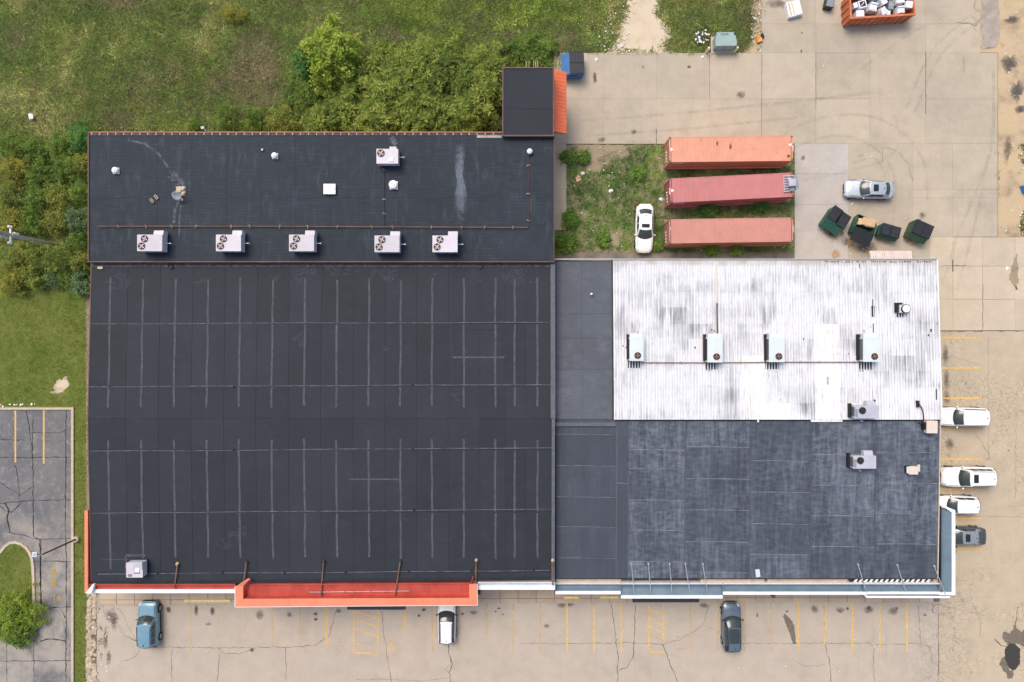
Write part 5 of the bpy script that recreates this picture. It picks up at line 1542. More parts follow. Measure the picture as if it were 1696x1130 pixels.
def appliance(lx, ly, lz, sx, sy, sz, rz, tilt, kind, lab, grp='appliances in the roll-off bin'):
    p = inv @ Vector((lx, ly, lz))
    t = thing('appliance', lab, 'appliance', tuple(p), ang + R(rz), grp)
    t.rotation_euler = (R(tilt), R(tilt * .6), ang + R(rz))
    mt = APPL if kind != 'grey' else APPG
    body = MB().bx(-sx / 2, sx / 2, -sy / 2, sy / 2, 0, sz).build('body', mt, t)
    if kind == 'washer':
        MB().bx(-sx * .34, sx * .34, -sy * .38, sy * .22, sz, sz + .03).build('lid', APPL, t)
        MB().bx(-sx / 2, sx / 2, sy * .30, sy / 2, sz, sz + .12).build('control_panel', APPL, t)
        MB().bx(-sx * .30, sx * .30, -sy * .42, -sy * .39, sz, sz + .02).build('handle', APPG, t)
    elif kind == 'open':
        MB().bx(-sx * .36, sx * .36, -sy * .36, sy * .36, sz, sz + .012).build('tub_opening', BLACKM, t)
        MB().box((0, 0, sz + .03), (sx * .6, .06, .03), .7).build('agitator', APPL, t)
        for s in (-1, 1):
            MB().bx(s * sx * .43 - .03, s * sx * .43 + .03, -sy / 2, sy / 2, sz, sz + .04).build('rim', APPL, t)
    elif kind == 'stove':
        for x in (-.15, .15):
            for y in (-.15, .12):
                MB().lathe([(.09, sz), (.09, sz + .02), (.02, sz + .02)], (x, y, 0), 10).build('burner', APPG, t)
        MB().bx(-sx / 2, sx / 2, sy * .38, sy / 2, sz, sz + .18).build('control_panel', APPL, t)
    elif kind == 'grey':
        MB().bx(-sx / 2 - .012, -sx / 2, -sy / 2 + .05, sy / 2 - .05, .06, sz * .55).build('door', APPG, t)
        MB().bx(-sx / 2, sx / 2, -.02, .02, sz, sz + .02).build('seam', PALEMETAL, t)
    else:
        MB().bx(-sx / 2 - .02, -sx / 2, -sy / 2, sy / 2, sz * .35, sz - .02).build('door', APPL, t)
        MB().bx(-sx / 2 - .05, -sx / 2 - .02, -sy * .3, sy * .1, sz * .5, sz * .54).build('handle', GALV, t)
    return t
apl = [(1.0, .45, .95, .75, .6, .8, 0, 0, 'box', 'white box appliance in left corner of roll-off bin'), (1.35, 1.35, .9, .75, .75, .8, 10, -4, 'open', 'white washer with black open tub in roll-off bin'),
       (2.3, 1.1, .95, .7, .75, .85, -14, 5, 'washer', 'white lidded washer near middle of roll-off bin'), (3.25, .75, .85, .65, .65, .75, 35, 14, 'box', 'tilted pale box appliance leaning near middle of bin'),
       (3.9, .6, .7, .55, .5, .7, -5, 0, 'box', 'small white box appliance low against bin side'), (4.25, 1.1, .75, .5, .9, .8, -12, -8, 'grey', 'tall grey appliance standing right of middle in bin'),
       (5.05, .7, .9, .7, .65, .75, 4, 4, 'washer', 'white washer in right part of bin'), (5.0, 1.75, 1.0, .75, .95, .8, 3, 0, 'box', 'large white cabinet at back right of bin'),
       (5.85, 1.1, 1.35, .65, .65, .45, -8, 6, 'box', 'white appliance perched over right end of bin'), (3.3, 1.75, 1.0, .6, .8, .7, 30, 10, 'box', 'white tilted cabinet at back middle of bin'),
       (2.6, 2.0, .8, .6, .5, .8, 5, 0, 'grey', 'grey appliance at back of bin'), (.55, 1.45, .8, .4, .5, .85, 20, 8, 'box', 'narrow white panel box against left end of bin')]
for a in apl:
    appliance(*a)
m = MB()
pp = [inv @ Vector(q) for q in ((3.0, .9, 1.9), (2.7, .3, 2.0), (2.5, -.06, 1.88), (2.35, -.14, 1.2), (2.2, -.16, .6))]
for a, b in zip(pp[:-1], pp[1:]):
    m.tube(a, b, .03, 6)
tag(m.build('hanging_cord', CARD2), 'tan cord hanging over side of roll-off bin', 'cord')
c = at(1316, 14, .5)
t = thing('appliance', 'white panelled appliance lying alone on the yard at top', 'appliance', (c[0], c[1], .035), R(14))
MB().bx(-.75, .65, -.75, .75, 0, .5).build('body', APPL, t)
MB().bx(-.05, .62, -.68, .7, .5, .55).build('door', APPL, t)
for i in range(4):
    MB().bx(-.7 + i * .16, -.6 + i * .16, -.65, .65, .5, .53).build('shelf_rail', CARD2 if i % 2 else APPL, t)
c = at(1373, 7, .5)
t = thing('speaker_box', 'black box standing left of the roll-off bin', 'box', (c[0], c[1], .035), R(-12))
MB().bx(-.4, .4, -.42, .5, 0, .75).build('body', DARKM, t)
MB().bx(-.36, .36, -.38, .46, .75, .77).build('top_panel', APPG, t)

# ------------------------------------------------------------------ electrical transformer with bollards
c = G(1196, 77)
t = thing('transformer', 'sea green pad transformer between two cream bollards', 'transformer', (c[0], c[1], 0), R(1))
MB().bx(-1.15, 1.15, -.75, .95, -.05, .1).build('pad', KERB, t)
body = MB().prism([(-1.0, -.45), (1.0, -.45), (1.0, .55), (-1.0, .55)], .1, [1.25, 1.25, 1.25, 1.25]).build('body', TEAL, t)
MB().bx(-1.05, 1.05, -.5, .12, 1.25, 1.31).build('lid', TEAL, t)
MB().bx(-.85, .85, .13, .95, .1, 1.1).build('radiator', TEAL, t)
MB().bx(-.45, .3, .45, .85, 1.1, 1.13).build('vent_panel', plain('transformer_dark', (.16, .24, .22), .6), t)
MB().bx(-.01, .01, -.47, -.45, .15, 1.2).build('door_seam', DARKM, t)
MB().bx(.3, .42, -.5, -.45, .7, .8).build('lock', YEL_KERB, t)
for px, py, dx, lab in ((1169.5, 87, 0, 'cream bollard left of the transformer'), (1216, 86.5, 0, 'cream bollard right of the transformer')):
    c = G(px, py)
    t = thing('bollard', lab, 'bollard', (c[0], c[1], 0), 0, 'bollards beside the transformer')
    MB().lathe([(.13, -.05), (.13, 1.05), (.10, 1.12), (.01, 1.15)], (0, 0, 0), 12).build('pipe', BOLL, t)
    MB().lathe([(.14, -.03), (.14, .06), (.11, .07)], (0, 0, 0), 12).build('footing', KERB, t)
c = G(1257, 66)
t = thing('debris_heap', 'orange and black plastic debris at edge of the yard', 'debris', (c[0], c[1], .0), R(25))
MB().prism([(-.4, -.25), (.15, -.3), (.35, .3), (-.2, .4)], 0, [.25, .3, .2, .3]).build('shell', plain('orange_plastic', (.66, .28, .05), .5), t)
MB().prism([(.2, -.1), (.55, .0), (.5, .45), (.2, .3)], 0, .25).build('bag', BLACKM, t)
c = G(1698, 312)
t = thing('blue_crate', 'blue plastic crate cut by the right picture edge', 'crate', (c[0], c[1], 0), R(20))
MB().bx(-.5, .5, -.35, .35, 0, .08).build('bottom', DBLUE, t)
for a in ((-.5, .5, -.35, -.3), (-.5, .5, .3, .35), (-.5, -.45, -.3, .3), (.45, .5, -.3, .3)):
    MB().bx(*a, .08, .5).build('side', plain('blue_plastic', (.02, .20, .52), .5) if 'blue_plastic' not in bpy.data.materials else bpy.data.materials['blue_plastic'], t)

# ------------------------------------------------------------------ light pole, utility pole
c = G(127.5, 892.5)
t = thing('street_lamp', 'bronze parking lot lamp with square head beside the grass strip', 'street lamp', (c[0], c[1], 0))
MB().lathe([(.30, -.2), (.30, .28), (.24, .3), (.01, .3)], (0, 0, 0), 16).build('footing', KERB, t)
MB().tube((0, 0, .25), (0, 0, 5.1), .09, 10, .07).build('pole', POLEM, t)
MB().bx(-.62, .0, -.03, .03, 5.0, 5.08).build('arm', POLEM, t)
hd = MB().bx(-.95, -.50, -.22, .22, 5.0, 5.14).build('lamp_head', PALEMETAL, t)
MB().bx(-.85, -.6, -.12, .12, 5.14, 5.16).build('lens_frame', GALV, hd)
c = G(97, 406)
t = thing('utility_pole', 'grey utility pole with white crossarms leaning out of left thicket', 'utility pole', (c[0], c[1], 0))
POLW = plain('grey_timber', (.42, .40, .36), .85, var=.15)
MB().tube((0, 0, -.3), (-.1, .05, 11.5), .10, 10, .19).build('pole', POLW, t)
MB().bx(-.16, .2, -.2, .14, 4.6, 6.6).build('pole_sleeve', POLW, t)
for z, px in ((6.6, 26), (8.1, 4)):
    a = MB().bx(-.06, .06, -.78, .78, z - .07, z + .07).build('crossarm', WHITE, t)
    for y in (-.75, .72):
        MB().lathe([(.05, 0), (.13, .06), (.10, .14), (.13, .2), (.05, .3)], (0, y, z + .05), 10).build('insulator', WHITE, a)
        MB().bx(-.2, .2, y - .07, y + .07, z + .05, z + .12).build('bracket', WHITE, a)
MB().tube((-.2, -.72, 6.0), (-.2, -.80, 8.8), .05, 6).build('cable_guard', metal_paint('red_guard', (.42, .075, .03), .6), t)
MB().lathe([(.14, 5.9), (.14, 6.4), (.05, 6.5)], (.16, .16, 0), 10).build('insulator', WHITE, t)
MB().lathe([(.10, 7.0), (.10, 7.7), (.03, 7.8)], (-.1, -.3, 0), 8).build('insulator', PALEMETAL, t)
c = at(336, 211.5, 5.2)
t = thing('flood_light', 'white floodlight on bracket above rear roof edge', 'lamp', (c[0], c[1], 5.1))
MB().box((0, 0, .15), (.28, .22, .2), R(20), R(25)).build('head', WHITE, t)
MB().tube((.1, -.1, .1), (.42, -.38, .3), .025, 6).build('arm', GALV, t)
c = G(55, 195)
t = thing('paper_sheet', 'crumpled white sheet lying alone in the meadow', 'litter', (c[0], c[1], .35), R(15))
MB().add([(-.22, -.25, 0), (.2, -.3, .06), (.28, .1, 0), (.1, .3, .1), (-.18, .28, .02), (0, 0, .14)], [(0, 1, 5), (1, 2, 5), (2, 3, 5), (3, 4, 5), (4, 0, 5)]).build('sheet', PAPER, t)

# ------------------------------------------------------------------ vehicles
GLASS = NT('car_glass').out((.040, .055, .053), .07, 0, .6)
TYRE = plain('tyre', (.018, .018, .019), .85, var=.15)
RIM = metal_paint('wheel_rim', (.42, .43, .45), .3, metal=.7)
LAMPW = NT('headlight_lens').out((.55, .58, .60), .12, 0, .5)
LAMPR = NT('taillight_lens').out((.30, .012, .014), .2, 0, .5)
TRIMB = plain('black_trim', (.014, .014, .016), .5, var=.1)
def car_paint(name, base, metal=.0, rough=.28):
    k = NT(name)
    k.out(k.mul(base, k.rng(k.noise(1.5, 4), .3, .7, .96, 1.04)), k.rng(k.noise(3, 4), .3, .7, rough - .04, rough + .10), metal, .5)
    k.b.inputs['Coat Weight'].default_value = .6
    k.b.inputs['Coat Roughness'].default_value = .08
    return k.m

def car(label, px, py, heading, L, W_, H_, kind, paint, sunroof=None, rails=None, roofmat=None, side_glass=True, trim=None, seed=0, roof_y=.70, pano=False, back_wrap=False):
    """heading in degrees: 0 faces +x. kind: 'sedan' or 'suv'."""
    c = at(px, py, .8)
    t = thing('parked_car', label, 'car', (c[0], c[1], 0), R(heading), 'cars parked around the buildings')
    a, hw = L / 2, W_ / 2
    if kind == 'sedan':
        cowl, head, rtop, rbase, belt = a - .27 * L, a - .455 * L, -a + .225 * L, -a + .095 * L, .95
        ztab = [(-a, .86), (-a + .12, .99), (rbase, 1.02), (0, .95), (cowl, .97), (a - .45, .82), (a - .12, .72), (a, .58)]
    elif kind == 'hatch':
        cowl, head, rtop, rbase, belt = a - .245 * L, a - .435 * L, -a + .085 * L, -a + .02 * L, 1.02
        ztab = [(-a, .92), (-a + .1, 1.05), (0, 1.04), (cowl, 1.06), (a - .45, .94), (a - .12, .82), (a, .66)]
    else:
        cowl, head, rtop, rbase, belt = a - .275 * L, a - .43 * L, -a + .075 * L, -a + .02 * L, 1.12
        ztab = [(-a, 1.0), (-a + .08, 1.14), (0, 1.12), (cowl, 1.15), (a - .4, 1.05), (a - .10, .95), (a, .78)]
    ztx, ztz = [q[0] for q in ztab], [q[1] for q in ztab]
    box = .5 if kind == 'suv' else .0
    wtab = [(-a, .62 + .2 * box), (-a + .05, .78 + .12 * box), (-a + .16, .88 + .06 * box), (-a + .45, .95), (-a + 1.0, .985), (0, 1), (a - 1.1, .99), (a - .6, .955), (a - .28, .89 + .04 * box), (a - .10, .77 + .1 * box), (a, .58 + .2 * box)]
    wtx, wtz = [q[0] for q in wtab], [q[1] * hw for q in wtab]
    def sect(x):
        w_, zt_ = np.interp(x, wtx, wtz), np.interp(x, ztx, ztz)
        e = max(0, (abs(x) - (a - .3)) / .3)
        zb_ = .22 + .12 * e
        cr = .05
        return [(0, zb_), (.86 * w_, zb_), (.965 * w_, zb_ + .07), (w_, .50), (w_ * .995, zt_ - .24), (w_ * .965, zt_ - .10), (w_ * .90, zt_ - .03), (w_ * .70, zt_ + .008), (w_ * .36, zt_ + cr * .8), (0, zt_ + cr)]
    def surf(x, j, off=0.):
        s_ = sect(x)
        i = min(int(j), 8)
        f = j - i
        y, z = lerp(s_[i][0], s_[i + 1][0], f), lerp(s_[i][1], s_[i + 1][1], f)
        if off:
            ny = min(1., max(0., (7 - j) / 3))
            y, z = y + off * ny, z + off * (1 - .5 * ny)
        return y, z
    st = [-a, -a + .05, -a + .16, -a + .3, -a + .45] + list(np.linspace(-a + .7, a - .8, 13)) + [a - .6, a - .42, a - .28, a - .18, a - .10, a - .04, a]
    m = MB()
    ring = []
    for x in st:
        s_ = sect(x)
        ring.append([(x, y, z) for y, z in s_] + [(x, -y, z) for y, z in s_[-2:0:-1]])
    n = len(ring[0])
    vs_ = [p for r_ in ring for p in r_]
    fs = []
    for i in range(len(st) - 1):
        for j in range(n):
            k_ = (j + 1) % n
            fs.append((i * n + j, i * n + k_, (i + 1) * n + k_, (i + 1) * n + j))
    fs += [tuple(range(n)), tuple(range((len(st) - 1) * n, len(st) * n))[::-1]]
    m.add(vs_, [f[::-1] for f in fs])
    body = m.build('body', paint, t, smooth=True)
    # hood skin with a shut line around it
    if True:
        for xx, w2 in ((cowl - .02, .8),):
            pass
        m = MB()
        m.grid(lambda u, v: (lerp(cowl + .06 - .12 * v * v, a - .34 - .12 * v * v, u), v * np.interp(lerp(cowl, a - .34, u), wtx, wtz) * .80, np.interp(lerp(cowl, a - .34, u), ztx, ztz) + .05 * (1 - abs(v * .8) ** 1.6) + .012), np.linspace(0, 1, 7), np.linspace(-1, 1, 11))
        m.build('hood', paint, t, smooth=True)
        for s in (-1, 1):
            g = MB()
            g.ribbon([(lerp(cowl + .0, a - .5, q), s * np.interp(lerp(cowl, a - .5, q), wtx, wtz) * .815) for q in np.linspace(0, 1, 6)], .02, 0)
            g.v = [(x, y, np.interp(x, ztx, ztz) + .016) for x, y, z in g.v]
            g.build('shut_line', TRIMB, t)
    # greenhouse
    yb_f, yb_r, yr = hw * .875, hw * .84, hw * roof_y
    zc_, zr_ = np.interp(cowl, ztx, ztz), np.interp(rbase, ztx, ztz)
    zh = H_
    def fb(u): return Vector((cowl - .26 * u * u, u * yb_f, zc_ + .045 * (1 - u * u) - .01))
    def ft(u): return Vector((head - .10 * u * u, u * yr, zh - .035 - .05 * u * u))
    def rbs(u): return Vector((rbase + .20 * u * u, u * yb_r, zr_ + .04 * (1 - u * u)))
    def rt(u): return Vector((rtop + .12 * u * u, u * yr * .95, zh - .04 - .05 * u * u))
    def wind(u, v, off=0.):
        p = fb(u).lerp(ft(u), v)
        p.x += .05 * math.sin(math.pi * v)
        p.z += .03 * math.sin(math.pi * v) + off
        p.x += off
        return tuple(p)
    def rear(u, v, off=0.):
        p = rbs(u).lerp(rt(u), v)
        p.x -= .04 * math.sin(math.pi * v) + off
        p.z += .03 * math.sin(math.pi * v) + off
        return tuple(p)
    def roof(u, s_, off=0.):
        p = ft(u).lerp(rt(u), s_)
        p.z += .035 * math.sin(math.pi * s_) + off
        return tuple(p)
    def side(sg, s_, v, off=0.):
        b = fb(sg).lerp(rbs(sg), s_)
        b.z = lerp(zc_ - .01, zr_, s_)
        b.y = sg * lerp(yb_f, yb_r, s_) * (1 + .03 * math.sin(math.pi * s_))
        p = b.lerp(Vector(roof(sg, s_)), v)
        p.y += sg * (.03 * math.sin(math.pi * v) + off)
        p.z += off * .4
        return tuple(p)
    U, V = np.linspace(-1, 1, 13), np.linspace(0, 1, 6)
    frame = MB()
    frame.grid(lambda u, v: wind(u, v), U, V)
    frame.grid(lambda u, v: rear(u, v), U, V)
    for sg in (-1, 1):
        frame.grid(lambda s_, v: side(sg, s_, v), np.linspace(0, 1, 13), V)
    frame.build('cabin_frame', trim or paint, t, smooth=True)
    rp = MB().grid(lambda u, s_: roof(u, s_, .006), U, np.linspace(0, 1, 13)).build('roof', roofmat or paint, t, smooth=True)
    MB().grid(lambda u, v: wind(u, v, .014), np.linspace(-.93, .93, 13), np.linspace(.03, .96, 6)).build('windshield', GLASS, t, smooth=True)
    MB().grid(lambda u, v: rear(u, v, .014), np.linspace(-.88, .88, 13), np.linspace(.12, .93, 6)).build('rear_window', GLASS, t, smooth=True)
    if side_glass:
        spans = ((.10, .44), (.48, .84)) if kind != 'suv' else ((.09, .36), (.39, .66), (.69, .92))
        for sg in (-1, 1):
            for s0, s1 in spans:
                MB().grid(lambda s_, v: side(sg, s_, v, .012), np.linspace(s0, s1, 6), np.linspace(.10, .90, 5)).build('side_window', GLASS, t, smooth=True)
    for i in range(2):
        m = MB()
        b_, e_ = wind(-.15 + .5 * i, .06, .02), wind(.30 + .5 * i, .14, .03)
        m.tube(b_, e_, .012, 5).build('wiper', TRIMB, t)
    if sunroof:
        MB().grid(lambda u, s_: roof(u, s_, .013), np.linspace(-sunroof[2], sunroof[2], 7), np.linspace(sunroof[0], sunroof[1], 6)).build('sunroof', GLASS if pano else plain('sunroof_glass', (.02, .022, .026), .2) if 'sunroof_glass' not in bpy.data.materials else bpy.data.materials['sunroof_glass'], rp, smooth=True)
        if pano:
            for q in (.42, .62):
                s_ = lerp(sunroof[0], sunroof[1], q)
                MB().grid(lambda u, s2: roof(u, s2, .018), np.linspace(-sunroof[2], sunroof[2], 5), np.linspace(s_, s_ + .012, 2)).build('sunroof_bar', TRIMB, rp)
    if rails:
        for sg in (-1, 1):
            m = MB()
            pts = [roof(sg * .93, q, .05) for q in np.linspace(.06, .95, 8)]
            for p, q in zip(pts[:-1], pts[1:]):
                m.tube(p, q, .022, 6)
            m.build('roof_rail', rails, rp)
    p = roof(0, .9, .02)
    MB().box((p[0], p[1], p[2] + .02), (.16, .05, .05)).build('antenna', TRIMB, rp)
    # lamps, grille, bumpers, mirrors, wheels
    for sg in (-1, 1):
        def hl_(x, j): 
            y, z = surf(x, j, .012)
            return (x + .006, sg * y, z)
        MB().grid(hl_, np.linspace(a - .38, a - .07, 6), np.linspace(5.0, 7.0, 5)).build('headlight', LAMPW, t, smooth=True)
        def tl_(x, j):
            y, z = surf(x, j, .012)
            return (x - .006, sg * y, z)
        MB().grid(tl_, np.linspace(-a + .02, -a + .24, 5), np.linspace(4.2, 6.4, 5)).build('taillight', LAMPR, t, smooth=True)
        mr = MB().lathe([(.02, -.10), (.08, -.07), (.095, 0), (.08, .07), (.02, .10)], (0, 0, 0), 10, 'Y').build('mirror', paint if not trim else TRIMB, t, smooth=True)
        mr.location = (cowl - .42, sg * (hw + .07), zc_ + .09)
        mr.scale = (.75, 1.1, .85)
        MB().box((cowl - .40, sg * (hw - .05), zc_ + .04), (.06, .16, .04)).build('mirror_arm', TRIMB, t)
        MB().bx(-a + .9, a - .95, sg * hw - .012 if sg > 0 else -hw - .006, sg * hw + .006 if sg > 0 else -hw + .012, .26, .36).build('sill', TRIMB, t)
        for wxp in (a - .19 * L, -a + .20 * L):
            r_ = .33 if kind != 'suv' else .37
            wh = MB().lathe([(r_ * .93, -.11), (r_, -.08), (r_, .08), (r_ * .93, .11)], (wxp, sg * (hw - .085), r_), 20, 'Y').build('wheel', TYRE, t)
            MB().lathe([(r_ * .66, -.118), (r_ * .66, .118), (r_ * .2, .122)], (wxp, sg * (hw - .085), r_), 14, 'Y').build('rim', RIM, wh)
            MB().lathe([(r_ + .06, -.03), (r_ + .06, .012), (r_ + .01, .016)], (wxp, sg * (hw - .012), r_), 18, 'Y').build('wheel_arch', TRIMB, t)
    MB().bx(a - .05, a + .012, -hw * .45, hw * .45, .42, .62).build('grille', TRIMB, t)
    MB().bx(-a - .012, -a + .05, -hw * .5, hw * .5, .36, .50).build('bumper', TRIMB, t)
    return t
WHITEP = car_paint('paint_white', (.84, .84, .84))
WHITEP2 = car_paint('paint_warm_white', (.86, .86, .85))
SILVERP = car_paint('paint_silver', (.48, .52, .55), .35)
GREYP = car_paint('paint_dark_grey', (.075, .08, .088), .3)
GREYR = car_paint('paint_grey_roof', (.30, .32, .345), .3)
BLUEP = car_paint('paint_light_blue', (.17, .315, .40), .15)
NAVYP = car_paint('paint_navy_grey', (.13, .17, .215), .35)
car('white sedan with sunroof parked on grass beside the containers', 1067.5, 378.5, -91, 4.85, 1.80, 1.45, 'sedan', WHITEP2, (.12, .36, .62))
car('silver sedan with black sunroof standing in the rear yard', 1440, 313.5, 178, 4.85, 1.84, 1.45, 'sedan', SILVERP, (.20, .52, .55))
car('white van-like car with plain roof at right wall', 1593, 690.5, 179, 5.2, 1.88, 1.75, 'suv', WHITEP, side_glass=True, roof_y=.80)
car('long white SUV with black sunroof at right wall', 1602.5, 790, 180, 5.25, 2.0, 1.85, 'suv', WHITEP2, (.12, .30, .55), rails=TRIMB, roof_y=.76)
car('white hatchback partly under the grey corner canopy', 1583.5, 836.5, 179, 4.5, 1.82, 1.6, 'hatch', WHITEP2, roof_y=.72)
car('dark grey sedan with lighter roof below corner canopy', 1592.5, 888.5, 180, 4.8, 1.82, 1.45, 'sedan', GREYP, (.14, .44, .60), roofmat=GREYR, trim=GREYR)
car('light blue boxy SUV at left end of front lot', 246, 1034, 91, 4.6, 1.92, 1.82, 'suv', BLUEP, rails=TRIMB, roof_y=.74)
car('white SUV nosed under the orange canopy', 740, 1029, 90, 4.6, 1.80, 1.65, 'hatch', WHITEP, rails=TRIMB, trim=TRIMB, roof_y=.68)
car('dark blue grey crossover with panoramic roof in front lot', 1212, 1039, 91, 4.95, 1.84, 1.68, 'hatch', NAVYP, (.05, .68, .80), rails=TRIMB, trim=TRIMB, roof_y=.70, pano=True)
# ------------------------------------------------------------------ vegetation
def vnoise(x, y, scale, seed=0, octs=4):
    out = np.zeros_like(x)
    amp, tot = 1.0, 0
    for o in range(octs):
        g = np.random.default_rng(seed + o * 17).random((128, 128))
        fx, fy = x / scale, y / scale
        ix, iy = np.floor(fx).astype(int), np.floor(fy).astype(int)
        tx, ty = fx - ix, fy - iy
        tx, ty = tx * tx * (3 - 2 * tx), ty * ty * (3 - 2 * ty)
        a = g[ix % 128, iy % 128] * (1 - tx) + g[(ix + 1) % 128, iy % 128] * tx
        b = g[ix % 128, (iy + 1) % 128] * (1 - tx) + g[(ix + 1) % 128, (iy + 1) % 128] * tx
        out += amp * (a * (1 - ty) + b * ty)
        tot += amp
        amp *= .55
        scale *= .5
    return out / tot

def np_mesh(name, co, nper, col, mat=FOL):
    """co (N, nper, 3): N polygons of nper corners; col (N, 3)"""
    N = co.shape[0]
    me = bpy.data.meshes.new(name)
    me.vertices.add(N * nper)
    me.vertices.foreach_set('co', co.reshape(-1).astype(np.float32))
    me.loops.add(N * nper)
    me.loops.foreach_set('vertex_index', np.arange(N * nper, dtype=np.int32))
    me.polygons.add(N)
    me.polygons.foreach_set('loop_start', np.arange(0, N * nper, nper, dtype=np.int32))
    me.polygons.foreach_set('loop_total', np.full(N, nper, dtype=np.int32))
    ca = me.color_attributes.new('col', 'FLOAT_COLOR', 'POINT')
    c4 = np.ones((N, nper, 4), np.float32)
    c4[:, :, :3] = col[:, None, :]
    ca.data.foreach_set('color', c4.reshape(-1))
    me.update()
    me.materials.append(mat)
    return me

def pal(t, cols):
    cols = np.array(cols)
    t = np.clip(t, 0, .9999) * (len(cols) - 1)
    i = t.astype(int)
    f = (t - i)[:, None]
    return cols[i] * (1 - f) + cols[i + 1] * f

def in_poly(px, py, poly):
    r = np.zeros(px.shape, bool)
    n = len(poly)
    j = n - 1
    for i in range(n):
        xi, yi = poly[i]
        xj, yj = poly[j]
        c = ((yi > py) != (yj > py)) & (px < (xj - xi) * (py - yi) / (yj - yi + 1e-12) + xi)
        r ^= c
        j = i
    return r

def blades(name, poly_px, density, hmin, hmax, wid, palette, nscale, seed, keep=None, lean=.8, z=-.02, label=None, cat='grass', jitter=.22, rise=.26, gain=2.0, tuft=0, shared_dir=.0):
    P = np.array([G(*p) for p in poly_px])
    x0, y0, x1, y1 = P[:, 0].min(), P[:, 1].min(), P[:, 0].max(), P[:, 1].max()
    n = int((x1 - x0) * (y1 - y0) * density)
    r = np.random.default_rng(seed)
    x, y = r.uniform(x0, x1, n), r.uniform(y0, y1, n)
    if tuft:
        nt_ = max(1, n // tuft)
        tx, ty = r.uniform(x0, x1, nt_), r.uniform(y0, y1, nt_)
        ti = r.integers(0, nt_, n)
        ts = r.uniform(.06, .30, nt_)[ti]
        gx, gy = r.normal(0, 1, n) * ts, r.normal(0, 1, n) * ts
        x, y = tx[ti] + gx, ty[ti] + gy
        tang, tcol, tlum = np.arctan2(gy, gx), r.normal(0, .13, nt_)[ti], np.exp(r.normal(0, .36, nt_))[ti]
    k = in_poly(x, y, P.tolist())
    if keep is not None:
        k &= keep(x, y, r)
    x, y = x[k], y[k]
    n = len(x)
    if tuft:
        tang, tcol, tlum = tang[k], tcol[k], tlum[k]
    t = vnoise(x + 300, y + 300, nscale, seed) 
    t = (t - .5) * 1.9 + .5 + r.normal(0, .10, n)
    if tuft:
        t = t + tcol
    col = pal(t, palette) * gain * r.uniform(1 - jitter, 1 + jitter, (n, 1))
    if tuft:
        col = col * tlum[:, None]
    h = r.uniform(hmin, hmax, n) * (.6 + .8 * vnoise(x + 500, y + 500, nscale * .7, seed + 5))
    ang = r.uniform(0, 2 * np.pi, n)
    if shared_dir:
        base = vnoise(x + 900, y + 900, 6, seed + 9) * 12.0
        ang = np.where(r.random(n) < shared_dir, base + r.normal(0, .5, n), ang)
    if tuft:
        ang = np.where(r.random(n) < .55, tang + r.normal(0, .5, n), ang)
    ln = r.uniform(.25, 1.0, n) * lean
    w_ = wid * r.uniform(.6, 1.4, n)
    dx, dy = np.cos(ang), np.sin(ang)
    a2 = r.uniform(0, 2 * np.pi, n)
    co = np.zeros((n, 3, 3))
    co[:, 0] = np.stack([x - np.cos(a2) * w_ / 2, y - np.sin(a2) * w_ / 2, np.full(n, z)], 1)
    co[:, 1] = np.stack([x + np.cos(a2) * w_ / 2, y + np.sin(a2) * w_ / 2, np.full(n, z)], 1)
    co[:, 2] = np.stack([x + dx * h * ln, y + dy * h * ln, z + .04 + h * rise * np.sqrt(np.clip(1 - (ln * .8) ** 2, .05, 1))], 1)
    o = put(name, np_mesh(name, co, 3, col), None, None)
    o['kind'] = 'stuff'
    o['label'] = label
    o['category'] = cat
    return o

def leaves_co(pos, axis, nrm, ln, wd):
    b = np.cross(nrm, axis)
    b /= np.linalg.norm(b, axis=1, keepdims=True) + 1e-9
    L, Wd = ln[:, None], wd[:, None]
    co = np.zeros((len(pos), 4, 3))
    co[:, 0] = pos
    co[:, 1] = pos + axis * L * .45 + b * Wd * .5
    co[:, 2] = pos + axis * L
    co[:, 3] = pos + axis * L * .45 - b * Wd * .5
    return co

